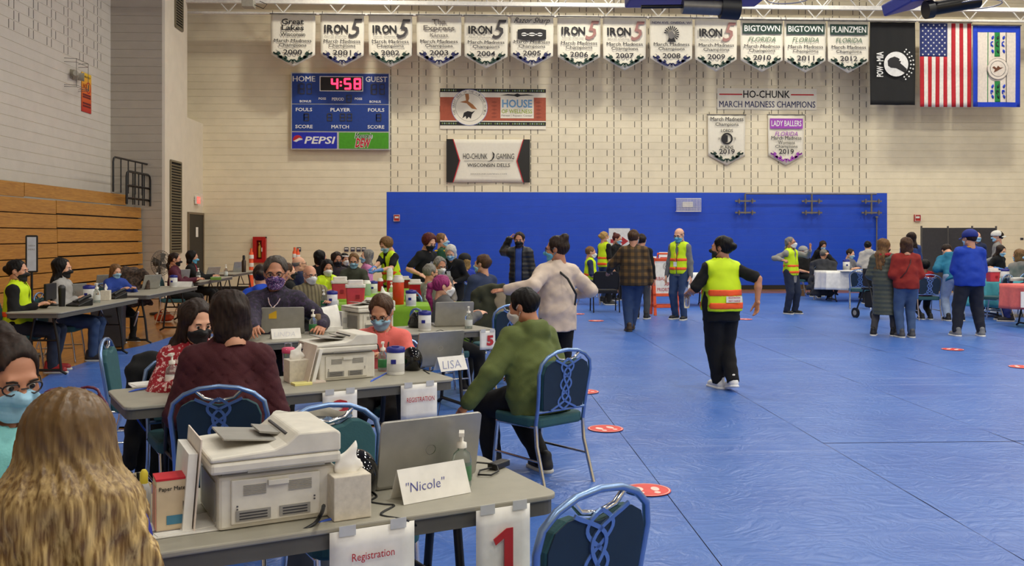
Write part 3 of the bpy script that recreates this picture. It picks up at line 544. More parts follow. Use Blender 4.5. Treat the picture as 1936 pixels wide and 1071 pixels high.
m = MB(); m.box((W * .15, 0, Hh / 2), (W * .3, .02, Hh)); m.box((W * .85, 0, Hh / 2), (W * .3, .02, Hh)); m.box((W / 2, 0, Hh * .07), (W * .4, .02, Hh * .14)); m.box((W / 2, 0, Hh * .93), (W * .4, .02, Hh * .14)); m.build('door', rd, t)
m = MB(); m.lathe([(.05, 0), (.055, .02), (.055, .3), (.03, .36), (.02, .4)], 14, (W / 2, .08, Hh * .2)); m.box((W / 2, .06, Hh * .2 + .42), (.03, .1, .04)); m.build('extinguisher', M('extinguisher_yellow', (190, 150, 50), .3), t); box('door_pull', (W * .72, -.02, Hh * .5), (.02, .03, .12), wht, t)
t, W, Hh = wall_thing('caged_scoreboard_clock', 1279, 1325, 376, 400, 'white wire cage over a small wall unit on the blue wall', 'wall cage', .12)
MB().box((W * .48, .08, Hh * .55), (W * .42, .08, Hh * .4)).build('inner_unit', wht, t, .01)
m = MB(); m.tube([(0, -.02, 0), (W, -.02, 0), (W, -.02, Hh), (0, -.02, Hh)], .014, 6, True)
for i in range(1, 16): m.cyl((W * i / 16, -.02, 0), (W * i / 16, -.02, Hh), .006, n=5)
for i in range(1, 9): m.cyl((0, -.02, Hh * i / 9), (W, -.02, Hh * i / 9), .006, n=5)
for a in (0, W):
    for b in (0, Hh): m.cyl((a, -.02, b), (a, .12, b), .01, n=5)
m.build('wire_cage', wht, t)
t, W, Hh = wall_thing('wall_pipe_rack', 1388, 1664, 366, 405, 'steel pipe rack with three pairs of clamps on the blue wall', 'pipe rack', .18); st = M('galvanised', (128, 122, 112), .4, .6)
pz = Hh - .02; MB().cyl((W * .075, 0, pz), (W * .975, 0, pz), .022).build('top_pipe', st, t)
for i, x in enumerate((.075, .53, .94)):
    MB().cyl((W * x, 0, pz), (W * x, 0, 0), .028).build('drop_pipe', st, t)
    for z in (.62, .07):
        m = MB(); m.box((W * x, -.01, Hh * z), (.62, .04, .05))
        for s in (-.2, .2): m.cyl((W * x + s, -.06, Hh * z - .07), (W * x + s, -.06, Hh * z + .07), .025, n=8); m.cyl((W * x + s, 0, Hh * z), (W * x + s, .18, Hh * z), .02, n=8)
        m.build('clamp_bar', st, t)
t, W, Hh = wall_thing('wall_pole', 1656, 1659, 412, 498, 'thin grey pole standing against the blue wall', 'pole', .06); MB().cyl((W / 2, 0, -.15), (W / 2, 0, Hh), .02).build('shaft', st, t); MB().lathe([(.05, 0), (.05, .03), (.02, .05)], 12, (W / 2, 0, Hh)).build('top_fitting', st, t)
for i, (px, pz) in enumerate(((565, 472), (655, 472), (667, 472), (678, 472), (688, 472))):
    lab = ['first', 'second', 'third', 'fourth'][i - 1] + ' small notice card from the left in the row of four on the cream wall' if i else 'single small dark notice card on the cream wall above the orange posts'
    t, W, Hh = wall_thing('notice_card', px - 4, px + 4, pz - 4, pz + 4, lab, 'notice', .02); MB().box((W / 2, 0, Hh / 2), (W, .012, Hh)).build('card', M('card_dark', (60, 60, 76), .6), t); MB().box((W / 2, -.008, Hh * .65), (W * .8, .004, Hh * .25)).build('print', wht, t)
t, W, Hh = wall_thing('wall_plate', 1929, 1935, 450, 454, 'small dark outlet plate on the cream wall at right', 'outlet', .01); MB().box((W / 2, 0, Hh / 2), (W, .01, Hh)).build('plate', M('card_dark'), t, .003); MB().box((W / 2, -.006, Hh / 2), (W * .4, .006, Hh * .5)).build('socket', black, t)
# on the left wall and the pier
t = thing('exit_sign', 'lit red exit sign inside a wire guard beside the corner door', 'exit sign', at_x(370, 388, XS)); t.location.x += .05
m = MB(); m.box((0, 0, .14), (.06, .34, .24)); m.build('housing', wht, t, .01); MB().box((.034, 0, .14), (.006, .3, .19)).build('face', M('exit_lit', (255, 70, 60), .5, emit=1.2), t)
o = text(t, 'EXIT', -.13, .13, .07, .21, 0, wht, .02); o.rotation_euler = (0, 0, math.pi / 2); o.location = (.04, 0, 0)
m = MB()
for i in range(5): m.cyl((.09, -.22 + .11 * i, -.02), (.09, -.22 + .11 * i, .32), .005, n=5)
for z in (-.02, .15, .32): m.cyl((.09, -.22, z), (.09, .22, z), .005, n=5); m.cyl((-.05, -.22, z), (.09, -.22, z), .005, n=5); m.cyl((-.05, .22, z), (.09, .22, z), .005, n=5)
m.build('wire_guard', wht, t)
p = at_x(134, 140, XL); t = thing('wall_speaker', 'grey horn speaker behind a wire guard on the white side wall', 'speaker', p)
m = MB(); m.cyl((.02, .1, 0), (.16, -.12, 0), .12, .06, 14); m.build('horn', M('horn_grey', (170, 165, 150), .4), t); m = MB(); m.cyl((.05, .25, -.02), (.18, .3, -.02), .08, .1, 12); m.build('driver', M('horn_grey'), t); MB().box((.02, .1, 0), (.04, .3, .2)).build('bracket', M('horn_grey'), t)
m = MB()
for z in (-.34, -.3, .22, .3): m.tube([(0, -.35, z), (.25, -.3, z), (.25, .35, z), (0, .4, z)], .006, 5)
for y in (-.3, .35): m.cyl((.25, y, -.34), (.25, y, .3), .006, n=5)
m.build('wire_guard', M('print_grey'), t)
a = at_x(154, 210, XL + .01); b = at_x(172, 143, XL + .01); t = thing('warning_poster', 'yellow to red vertical poster on the white side wall', 'poster', (XL + .012, a.y, a.z), math.pi / 2); W = b.y - a.y; Hh = b.z - a.z
def grad():
    m = bpy.data.materials.new('poster_gradient'); m.use_nodes = True; N = m.node_tree.nodes; L = m.node_tree.links; tc = N.new('ShaderNodeTexCoord'); sp = N.new('ShaderNodeSeparateXYZ'); L.new(tc.outputs['Generated'], sp.inputs[0]); r = N.new('ShaderNodeValToRGB'); L.new(sp.outputs['Z'], r.inputs[0])
    e = r.color_ramp.elements; e[0].color = (*lin((186, 40, 36)), 1); e[1].color = (*lin((240, 200, 50)), 1); x = e.new(.5); x.color = (*lin((226, 110, 40)), 1); L.new(r.outputs[0], N['Principled BSDF'].inputs['Base Color']); return m
MB().box((W / 2, 0, Hh / 2), (W, .012, Hh)).build('sheet', grad(), t)
text(t, 'ABSOLUTELY', W * .1, W * .9, Hh * .88, Hh * .93, -.01, M('print_oliveblack', (90, 70, 20), .6), .02); text(t, 'NO', W * .12, W * .5, Hh * .6, Hh * .72, -.01, M('print_orange', (180, 80, 20), .6), .03); m = MB(); ringp(m, W * .68, Hh * .64, W * .2, W * .25, -.01); m.build('ban_ring', inkr, t, fix=False); shape(t, 'ban_figure', rect(W * .63, W * .73, Hh * .56, Hh * .72), -.01, ink)
for z in (.42, .36, .2, .13): shape(t, 'print_bar', rect(W * .1, W * .92, Hh * z, Hh * (z + .045)), -.01, M('print_maroon', (110, 30, 30), .6))
# folded basketball backboards under the roof
def backboard(Y, blue, tube, cap, extra, label):
    c = at_y(*tube[0], Y); t = thing('folded_backboard', label, 'backboard', (c.x, Y, c.z)); P = lambda a: at_y(a[0], a[1], Y) - c
    a, b = P(blue[0]), P(blue[1]); m = MB(); ang = math.atan2(b.z - a.z, b.x - a.x); m.box(((a.x + b.x) / 2, .3, (a.z + b.z) / 2 + .12), ((b - a).length, 1.1, .22), Matrix.Rotation(-ang, 3, 'Y')); m.build('pad', M('pad_blue', (24, 46, 140), .5), t, .03)
    MB().cyl(P(tube[0]), P(tube[1]), .035 if extra else .12, n=14).build('pole', M('steel_black', (30, 28, 26), .3, .5), t)
    if extra: MB().cyl(P(tube[1]), P(extra), .14, .14, 16).build('sleeve', M('steel_dull', (110, 108, 104), .35, .7), t); q = P(extra); MB().cyl(q, q + Vector((.35, 0, -.02)), .2, .2, 18).build('end_cap', black, t)
    else: q = P(tube[0]); MB().cyl(q, q + (P(tube[0]) - P(tube[1])).normalized() * .12, .16, .16, 16).build('end_cap', black, t)
    m = MB(); m.tube([P(cap) + Vector((.24 * math.cos(a) * 1.6, .35 * math.sin(a), 0)) for a in [i * .3927 for i in range(16)]], .012, 6, True); m.build('rim', M('rim_grey', (150, 150, 160), .4, .4), t)
    MB().cyl(P(((blue[0][0] + blue[1][0]) / 2, -4)) + Vector((0, .3, .2)), P(((blue[0][0] + blue[1][0]) / 2, -4)) + Vector((0, .3, 3)), .05).build('hanger', black, t)
backboard(17.0, ((1195, -5), (1454, -7)), ((1212, 13), (1290, 12)), (1490, -2), (1362, 15), 'folded blue padded backboard with a steel sleeve under the roof')
backboard(16.0, ((1708, 12), (1770, -4)), ((1762, 17), (1850, 2)), (1850, 8), None, 'folded backboard with a thick black pole above the striped flag')
t = thing('ceiling_camera', 'small grey boxed camera hanging above the first pennant', 'camera', at_y(470, 16, 25.5)); MB().box((0, 0, .12), (.32, .3, .2)).build('case', M('horn_grey'), t, .01); MB().cyl((0, 0, .22), (0, 0, 1.6), .02).build('stem', st, t); MB().tube([(.16, 0, .1), (.4, 0, .0), (.5, 0, .12), (.3, 0, .2)], .01, 6).build('cable', black, t)
# ================================================================ signed distance helper: smooth solids for bodies, cloth and soft things
class SDF:
    def __init__(s, lo, hi, h):
        s.h = h; s.o = np.asarray(lo, float) - 2 * h; n = np.ceil((np.asarray(hi, float) + 2 * h - s.o) / h).astype(int) + 1
        s.ax = [s.o[i] + h * np.arange(n[i]) for i in range(3)]; s.D = np.full(n, 1.0)
    def sub(s, lo, hi, k):
        sl = []
        for i in range(3):
            a = int(max(0, math.floor((lo[i] - k - s.o[i]) / s.h))); b = int(min(len(s.ax[i]), math.ceil((hi[i] + k - s.o[i]) / s.h) + 1)); sl.append(slice(a, max(a, b)))
        P = np.stack(np.meshgrid(*[s.ax[i][sl[i]] for i in range(3)], indexing='ij'), -1); return tuple(sl), P
    def P(s): return np.stack(np.meshgrid(*s.ax, indexing='ij'), -1)
    def mix(s, sl, d, k):
        a = s.D[sl]
        if a.size == 0: return
        h = np.maximum(k - np.abs(a - d), 0) / k if k > 0 else 0; s.D[sl] = np.minimum(a, d) - h * h * k * .25
    def cap(s, a, b, ra, rb=None, k=.02):
        rb = ra if rb is None else rb; a = np.asarray(a, float); b = np.asarray(b, float); r = max(ra, rb)
        sl, P = s.sub(np.minimum(a, b) - r, np.maximum(a, b) + r, k + 2 * s.h); s.mix(sl, d_cap(P, a, b, ra, rb), k); return s
    def ell(s, c, rad, R=None, k=.02):
        c = np.asarray(c, float); rad = np.asarray(rad, float); m = rad.max(); sl, P = s.sub(c - m, c + m, k + 2 * s.h); s.mix(sl, d_ell(P, c, rad, R), k); return s
    def ecap(s, a, b, fr, wa, wb, k=.03):
        a = np.asarray(a, float); b = np.asarray(b, float); m = max(*wa, *wb); sl, P = s.sub(np.minimum(a, b) - m, np.maximum(a, b) + m, k + 2 * s.h); s.mix(sl, d_ecap(P, a, b, fr, wa, wb), k); return s
    def mesh(s):
        D = s.D; S = D < 0; n = np.array(D.shape) - 1; cs = [(i, j, l) for i in (0, 1) for j in (0, 1) for l in (0, 1)]
        cut = lambda A, c: A[c[0]:c[0] + n[0], c[1]:c[1] + n[1], c[2]:c[2] + n[2]]
        cnt = sum(cut(S, c).astype(np.int8) for c in cs); act = (cnt > 0) & (cnt < 8); idx = np.full(act.shape, -1, np.int64); C = np.argwhere(act); idx[act] = np.arange(len(C))
        v = np.stack([D[C[:, 0] + c[0], C[:, 1] + c[1], C[:, 2] + c[2]] for c in cs], 1); acc = np.zeros((len(C), 3)); num = np.zeros(len(C))
        for a in range(8):
            for b in range(a + 1, 8):
                ca, cb = np.array(cs[a]), np.array(cs[b])
                if np.abs(ca - cb).sum() != 1: continue
                va, vb = v[:, a], v[:, b]; x = (va < 0) != (vb < 0); t = np.where(x, va / np.where(x, va - vb, 1), 0); acc += np.where(x[:, None], ca + t[:, None] * (cb - ca), 0); num += x
        V = s.o + s.h * (C + acc / num[:, None]); Q = []
        for ax in range(3):
            o1, o2 = [(1, 2), (2, 0), (0, 1)][ax]; A = np.moveaxis(S, (ax, o1, o2), (0, 1, 2)); I = np.moveaxis(idx, (ax, o1, o2), (0, 1, 2))
            ed = A[:-1] != A[1:]; e = np.argwhere(ed[:, 1:-1, 1:-1]) + [0, 1, 1]; i, j, l = e.T
            q = np.stack([I[i, j - 1, l - 1], I[i, j, l - 1], I[i, j, l], I[i, j - 1, l]], 1); fl = ~A[i, j, l]; q[fl] = q[fl][:, ::-1]; Q.append(q)
        Q = np.concatenate(Q); Q = Q[(Q >= 0).all(1)]; return V, Q
    def build(s, name, mat, parent=None):
        V, Q = s.mesh(); me = mesh_np(name, V, Q); me.materials.append(mat); return place(name, me, parent)
def d_cap(P, a, b, ra, rb):
    ab = b - a; L = float(ab @ ab) + 1e-12; d = P - a; t = np.clip(d @ ab / L, 0, 1); d = d - t[..., None] * ab; return np.sqrt((d * d).sum(-1)) - (ra + (rb - ra) * t)
def d_ell(P, c, rad, R=None):
    q = P - np.asarray(c, float)
    if R is not None: q = q @ np.asarray(R, float).T
    rad = np.asarray(rad, float); q = q / rad; k0 = np.sqrt((q * q).sum(-1)); q = q / rad; k1 = np.sqrt((q * q).sum(-1)) + 1e-9; return k0 * (k0 - 1) / k1
def d_ecap(P, a, b, fr, wa, wb):
    r, f = fr; ab = b - a; L = math.sqrt(float(ab @ ab)) + 1e-9; u = ab / L; d = P - a; z = d @ u; t = np.clip(z / L, 0, 1); w = wa[0] + (wb[0] - wa[0]) * t; g = wa[1] + (wb[1] - wa[1]) * t; m = np.minimum(w, g)
    return (np.sqrt((d @ r / w) ** 2 + (d @ f / g) ** 2 + ((z - t * L) / m) ** 2) - 1) * m
def wob(P, f, a, s=0): return a * (np.sin(P[..., 0] * f + 1.7 * np.sin(P[..., 2] * f * .7 + s) + s) * np.sin(P[..., 2] * f * .8 + 1.3 * np.sin(P[..., 1] * f + s)) + .5 * np.sin(P[..., 1] * f * 1.7 + P[..., 2] * f * 1.3 + s))
# ================================================================ furniture and table things
paper = M('paper'); grey_top = M('table_grey', (158, 154, 140), .5, var=.06, bump=.05, bscale=200); edge_m = M('table_edge', (92, 90, 84), .6); leg_m = M('table_leg', (24, 24, 26), .45)
chrome = M('chrome', (215, 215, 215), .12, 1); frame_refl = M('chrome_floor_reflection', (128, 156, 200), .32, .8); teal = M('chair_teal', (42, 88, 94), .75, bump=.1, bscale=120); teal_shaded = M('chair_teal_shaded', (18, 42, 62), .6)  # chair frame is chrome, the blue floor's reflection put into its colour
dev_w = M('printer_white', (222, 218, 206), .45); dev_g = M('printer_grey', (150, 148, 142), .45); dev_d = M('printer_dark', (52, 52, 56), .5); silver = M('laptop_silver', (172, 170, 164), .38, .55); clear = M('clear_plastic', (236, 242, 240), .08, trans=.9); bluecap = M('cap_blue', (26, 34, 132), .4); green_lab = M('label_green', (46, 122, 66), .5)
def rrect(w, d, r, n=4):
    out = []
    for cx, cy, a0 in ((w / 2 - r, d / 2 - r, 0), (-w / 2 + r, d / 2 - r, 90), (-w / 2 + r, -d / 2 + r, 180), (w / 2 - r, -d / 2 + r, 270)):
        out += [(cx + r * math.cos(math.radians(a0 + 90 * i / n)), cy + r * math.sin(math.radians(a0 + 90 * i / n))) for i in range(n + 1)]
    return out
TH = .74
def table(label, c, rz, L, Wd, top=grey_top, group='folding tables'):
    t = thing('folding_table', label, 'table', (c[0], c[1], 0), rz, group)
    MB().prism(rrect(L, Wd, .05), TH - .018, TH, 'xy').build('tabletop', top, t, .005); MB().prism(rrect(L - .02, Wd - .02, .045), TH - .065, TH - .019, 'xy').build('apron', edge_m, t)
    for s in (-1, 1):
        x = s * (L / 2 - .28)
        for q in (-1, 1): MB().tube([(x, q * .1, TH - .07), (x, q * .16, .35), (x, q * (Wd / 2 - .12), .05)], .016, 8).build('leg', leg_m, t)
        MB().tube([(x, -Wd / 2 + .06, .016), (x, -Wd / 2 + .14, .06), (x, Wd / 2 - .14, .06), (x, Wd / 2 - .06, .016)], .016, 8).build('foot_bar', leg_m, t); MB().tube([(x, -.15, .4), (x, .15, .4)], .012, 8).build('cross_bar', leg_m, t); MB().tube([(x, 0, .4), (x - s * .35, 0, TH - .08)], .01, 8).build('brace', leg_m, t)
    return t
def cloth_over(name, label, c, rz, L, Wd, drop, mat, seed=0, group='tablecloths'):
    m = MB(); r = rrect(L + .02, Wd + .02, .03, 3); m.add([(x, y, TH + .006) for x, y in r], [tuple(range(len(r)))]); P = []
    per = r + [r[0]]; pts = []
    for i in range(len(r)):
        a, b = Vector(per[i]), Vector(per[i + 1]); n = max(1, int((b - a).length / .05)); pts += [a + (b - a) * j / n for j in range(n)]
    K = len(pts); V = []; rows = 7
    for j in range(rows + 1):
        v = j / rows
        for i, p in enumerate(pts):
            d = p.normalized(); w = v * .035 * (math.sin(i * .9 + seed) + .6 * math.sin(i * .37 + 2 * seed)) + .015 * v; V.append((p.x + d.x * w, p.y + d.y * w, TH + .006 - drop * v * (1 + .03 * math.sin(i * .21 + seed))))
    m.add(V, [(j * K + i, j * K + (i + 1) % K, (j + 1) * K + (i + 1) % K, (j + 1) * K + i) for j in range(rows) for i in range(K)], True)
    o = m.build(name, mat, None, loc=(c[0], c[1], 0), rot=(0, 0, rz), solid=.002); return tag(o, label, 'tablecloth', group)
def chair(label, c, rz, group='banquet chairs with woven backs'):
    if 'chair' in _C: return clone(_C['chair'], (c[0], c[1], 0), rz, label)
    t = thing('banquet_chair', label, 'chair', (c[0], c[1], 0), rz, group); _C['chair'] = t; t.scale = (1, 1, .92)
    tilt = lambda z: -.21 - .13 * max(0, z - .45)
    MB().prism(rrect(.44, .43, .07, 5), .415, .49, 'xy').build('seat', teal, t, .02, seg=3)
    out = [(-.19, .52), (.19, .52), (.205, .66), (.215, .80), (.20, .865), (.15, .90), (.08, .925), (-.08, .925), (-.15, .90), (-.20, .865), (-.215, .80), (-.205, .66)]
    inn = [(-.17, .54), (.17, .54), (.187, .66), (.195, .79), (.175, .845), (.13, .872), (.09, .875), (.055, .855), (0, .848), (-.055, .855), (-.09, .875), (-.13, .872), (-.175, .845), (-.195, .79), (-.187, .66)]
    def slab(pts, a, b):
        n = len(pts); V = [(x, tilt(z) + a, z) for x, z in pts] + [(x, tilt(z) + b, z) for x, z in pts]; return MB().add(V, [tuple(range(n)), tuple(range(2 * n - 1, n - 1, -1))] + [(i, n + i, n + (i + 1) % n, (i + 1) % n) for i in range(n)])
    bk = slab(inn, -.012, .03).build('backrest', teal, t, .008); slab([(x * .985, z) for x, z in inn], -.016, -.012).build('back_panel', teal_shaded, bk)  # back panel: the chair's teal with shade painted into a darker colour
    P = [(-.205, -.205, .44)] + [(x, tilt(z), z) for x, z in ((-.205, .55), (-.21, .66), (-.222, .79), (-.208, .86), (-.16, .905), (-.09, .935), (0, .945), (.09, .935), (.16, .905), (.208, .86), (.222, .79), (.21, .66), (.205, .55))] + [(.205, -.205, .44)]
    MB().tube(P, .0125, 10).build('back_frame', frame_refl, t)
    MB().tube([(x, tilt(z), z) for x, z in ((-.11, .928), (-.07, .885), (0, .868), (.07, .885), (.11, .928))], .010, 8).build('hand_grip', chrome, t); MB().tube([(-.205, tilt(.53), .53), (.205, tilt(.53), .53)], .012, 8).build('lower_rail', frame_refl, t)
    def ribbon(pts, wd, off):
        V = []; n = len(pts)
        for i, (x, z) in enumerate(pts):
            d = Vector((pts[min(i + 1, n - 1)][0] - pts[max(i - 1, 0)][0], pts[min(i + 1, n - 1)][1] - pts[max(i - 1, 0)][1])).normalized(); a, b = (x - d.y * wd, z + d.x * wd), (x + d.y * wd, z - d.x * wd); V += [(a[0], tilt(a[1]) - off, a[1]), (b[0], tilt(b[1]) - off, b[1])]
        return MB().add(V, [(2 * i, 2 * i + 1, 2 * i + 3, 2 * i + 2) for i in range(n - 1)])
    for s in (-1, 1):
        for q, (ea, eb, ph, off) in enumerate(((.024, .085, 0, .019), (.046, .02, math.pi / 2, .016))):
            pts = []
            for i in range(29): v = i / 28; pts.append((s * (ea + eb * abs(2 * v - 1) ** 3) * math.cos(2 * math.pi * v * 1.5 + ph) * (1 if q == 0 else 1), .885 - .35 * v))
            ribbon(pts, .0068, off).build('lattice_strip', frame_refl, t, solid=.007)
        MB().tube([(s * .205, -.205, .44), (s * .205, -.215, .3), (s * .21, -.30, .0)], .013, 8).build('leg', chrome, t); MB().tube([(s * .2, .17, .42), (s * .2, .2, .2), (s * .2, .22, .0)], .013, 8).build('leg', chrome, t)
        MB().tube([(s * .205, -.2, .43), (s * .2, .18, .415)], .012, 8).build('seat_rail', chrome, t); MB().tube([(s * .205, -.235, .2), (s * .2, .2, .2)], .009, 8).build('stretcher', chrome, t)
    return t
_C = {}
def black_chair(label, c, rz, arms=True):
    t = thing('stacking_chair', label, 'chair', (c[0], c[1], 0), rz, 'black chairs'); fab = M('fabric_black', (18, 20, 28), .8, bump=.1, bscale=150)
    MB().prism(rrect(.5, .46, .06, 4), .40, .47, 'xy').build('seat', fab, t, .015); MB().prism(rrect(.5, .36, .06, 4), -.02, .02, 'xy').build('backrest', fab, t, .01, loc=(0, -.25, .68), rot=(math.pi / 2 + .1, 0, 0))
    for s in (-1, 1):
        MB().tube([(s * .27, -.3, 0), (s * .27, -.23, .45), (s * .26, -.27, .82)], .014, 8).build('leg', leg_m, t); MB().tube([(s * .27, .24, 0), (s * .27, .2, .44)] + ([(s * .28, .2, .64)] if arms else []), .014, 8).build('leg', leg_m, t)
        if arms: MB().box((s * .28, -.02, .66), (.05, .46, .03)).build('armrest', leg_m, t, .01)
        MB().tube([(s * .27, -.24, .4), (s * .27, .2, .4)], .012, 8).build('seat_rail', leg_m, t)
    return t
def laptop(p, rz, label, W=.36, lean=14, logo=True):
    t = thing('laptop', label, 'laptop', p, rz, 'laptops on the tables'); MB().prism(rrect(W, .25, .012, 2), 0, .018, 'xy').build('base', silver, t, .003, loc=(0, .13, 0)); MB().box((0, .13, .0195), (W * .88, .11, .003)).build('keyboard', dev_d, t)
    R = Matrix.Rotation(math.radians(lean), 3, 'X'); l = MB().prism(rrect(W, .228, .012, 2), -.006, .006, 'xy').build('lid', silver, t, .002, loc=R @ Vector((0, 0, .114)) + Vector((0, 0, .012)), rot=(math.radians(90 + lean), 0, 0))
    MB().box((0, 0, -.0075), (W * .94, .2, .002)).build('screen', M('screen_dark', (12, 14, 20), .15), l)
    if logo: m = MB(); ringp(m, 0, 0, .016, .018, 0); m.build('lid_mark', chrome, l, loc=(0, 0, .0072), rot=(math.pi / 2, 0, 0), fix=False)
    return t
def printer(p, rz, label):
    """multifunction printer, its rear side faces -y"""
    t = thing('office_printer', label, 'printer', p, rz, 'office printers'); t.scale = (.86, .9, .75)
    MB().prism([(-.2, -.17), (.2, -.17), (.2, .19), (-.2, .19)], .0, .205, 'xy').build('body', dev_w, t, .012)
    rp = MB().box((-.01, -.172, .105), (.30, .012, .17)).build('rear_door', dev_w, t, .004)
    for i in range(6):
        for x0, x1 in ((-.12, -.045), (.03, .11)): MB().box(((x0 + x1) / 2, -.179, .165 - i * .007), (x1 - x0, .004, .003)).build('vent_slot', dev_g, rp)
    MB().box((-.005, -.182, .168), (.07, .014, .022)).build('latch', dev_w, rp, .003)
    for x0, x1 in ((-.145, -.03), (.0, .105)): pl = MB().box(((x0 + x1) / 2, -.180, .052), (x1 - x0, .003, .04)).build('rating_label', dev_g, rp); [MB().box(((x0 + x1) / 2, -.182, .04 + .011 * i), ((x1 - x0) * .8, .002, .004)).build('print_line', dev_d, pl) for i in range(3)]
    for x, z in ((-.14, .09), (-.14, .078), (.12, .095), (.12, .083)): MB().box((x, -.18, z), (.005, .004, .004)).build('screw', dev_d, rp)
    MB().box((0, .01, .213), (.37, .33, .016)).build('neck', dev_g, t); MB().box((-.01, -.006, .243), (.44, .385, .045)).build('scanner', dev_w, t, .012)
    MB().box((.02, -.194, .222), (.26, .008, .008)).build('hinge_strip', dev_g, t)
    lid = MB().prism([(-.23, .266), (.21, .266), (.21, .335), (.195, .35), (.06, .352), (.02, .315), (-.02, .298), (-.23, .285)], -.195, .18).build('scanner_lid', dev_w, t, .008)
    MB().prism([(-.17, .325), (.05, .298), (.05, .305), (-.17, .333)], -.1, .12).build('feed_tray', dev_g, t, .002); MB().prism([(-.04, .333), (.06, .312), (.06, .322), (-.04, .340)], -.06, .08).build('paper_guide', dev_g, t); MB().box((.045, .01, .322), (.02, .25, .03)).build('feed_mouth', dev_d, lid)
    MB().box((.202, -.1, .13), (.006, .03, .03)).build('power_inlet', dev_d, t); MB().box((-.202, .0, .1), (.006, .25, .15)).build('side_panel', dev_g, t)
    return t
def sanitizer(p, label, s=1.0, lab=green_lab):
    t = thing('sanitizer_bottle', label, 'bottle', p, 0, 'sanitizer bottles'); t.scale = (s,) * 3
    b = MB().lathe([(.030, 0), (.033, .006), (.033, .095), (.028, .115), (.014, .128), (.014, .138)], 18).build('bottle', clear, t); MB().lathe([(.028, .004), (.030, .008), (.030, .07), (.02, .072)], 16).build('gel', M('gel', (214, 226, 222), .2, trans=.5), b)
    MB().lathe([(.0335, .025), (.0338, .026), (.0338, .075), (.0335, .076)], 18).build('paper_label', lab, b); m = MB(); m.lathe([(.017, .135), (.017, .152), (.006, .156), (.006, .18)], 12); m.box((0, -.012, .186), (.018, .055, .012)); m.build('pump', white_p, t); return t
def wipes(p, label, s=1.0, cap=bluecap):
    t = thing('wipes_canister', label, 'canister', p, 0, 'wipes canisters'); t.scale = (s,) * 3
    b = MB().lathe([(.058, 0), (.06, .005), (.06, .15), (.056, .155)], 22).build('canister', M('canister_white', (232, 232, 230), .4), t); MB().lathe([(.0605, .02), (.0608, .021), (.0608, .075), (.0605, .076)], 22).build('label_band', M('label_sky', (150, 190, 222), .5), b); MB().box((-.01, -.0605, .09), (.035, .004, .03)).build('label_mark', bluecap, b, .006); l = MB().lathe([(.062, .15), (.063, .155), (.063, .18), (.05, .186), (.02, .188)], 22).build('lid', cap, t); MB().box((0, -.02, .19), (.05, .04, .008)).build('flip_cap', cap, l, .003); return t
def tissue_box(p, rz, label):
    t = thing('tissue_box', label, 'tissue box', p, rz, 'tissue boxes'); MB().box((0, 0, .065), (.115, .115, .13)).build('carton', M('carton_cream', (214, 206, 190), .7, var=.12, scale=60), t, .003); g = SDF((-.05, -.05, .11), (.05, .05, .23), .006); g.ecap((0, 0, .12), (.012, 0, .17), (np.array([1., 0, 0]), np.array([0, 1., 0])), (.03, .012), (.045, .006)); g.cap((.0, 0, .16), (.03, .005, .22), .02, .005); P = g.P(); g.D += wob(P, 70, .003); g.build('tissue', M('tissue', (240, 238, 232), .9), t); return t
def label_printer(p, rz, label, col=None):
    t = thing('label_printer', label, 'label printer', p, rz, 'label printers'); g = SDF((-.07, -.1, 0), (.07, .1, .15), .007); g.ell((0, 0, .065), (.06, .09, .08)); g.ell((0, .03, .03), (.062, .09, .05)); P = g.P(); g.D = np.maximum(g.D, -P[..., 2]); g.build('shell', M('gloss_black', (10, 10, 12), .08) if col is None else col, t); MB().box((0, .095, .05), (.07, .02, .012)).build('slot', dev_g, t, .002); MB().box((0, .1, .03), (.02, .01, .008)).build('button', M('led_blue', (60, 120, 255), .4), t); return t
def name_card(p, rz, label, name, W=.25, Hh=.10, col=None):
    t = thing('name_card', label, 'name card', p, rz, 'folded name cards'); m = MB(); m.add([(-W / 2, -.045, 0), (W / 2, -.045, 0), (W / 2, 0, Hh), (-W / 2, 0, Hh), (W / 2, .045, 0), (-W / 2, .045, 0)], [(0, 1, 2, 3), (3, 2, 4, 5)]); c = m.build('card', paper, t, solid=.0015)
    o = text(t, name, -W * .42, W * .15 if len(name) > 6 else W * .3, Hh * .2, Hh * .82, 0, col or M('ink_blue', (60, 66, 150), .6), -.01, .2, keep=True); o.rotation_euler = (-math.atan2(.045, Hh), 0, 0); o.location = (0, -.0475, 0); return t
def hung_sign(t0, x, L, Hh, Wd, label, lines, col, z0=TH - .012, tilt=0):
    """paper sheet taped to the front edge of table t0 at local x"""
    c = t0.matrix_world if False else Matrix.Translation(t0.location) @ Matrix.Rotation(t0.rotation_euler.z, 4, 'Z'); p = c @ Vector((x, -Wd / 2 - .006, z0)); t = thing('paper_sign', label, 'sign', p, t0.rotation_euler.z, 'paper signs taped to the tables')
    MB().grid(lambda u, v: ((u - .5) * L, -.004 - .01 * math.sin(u * 3.1) * v, -Hh * v), 6, 6).build('sheet', paper, t, fix=False, solid=.001)
    for (s, x0, x1, z0, z1, b) in lines: text(t, s, L * x0, L * x1, -Hh * z1, -Hh * z0, -.018, col, b)
    for sx in (-.3, .3): MB().box((L * sx, -.008, 0), (.05, .002, .03)).build('tape', M('tape', (220, 222, 224), .3, alpha=.7), t)
    return t
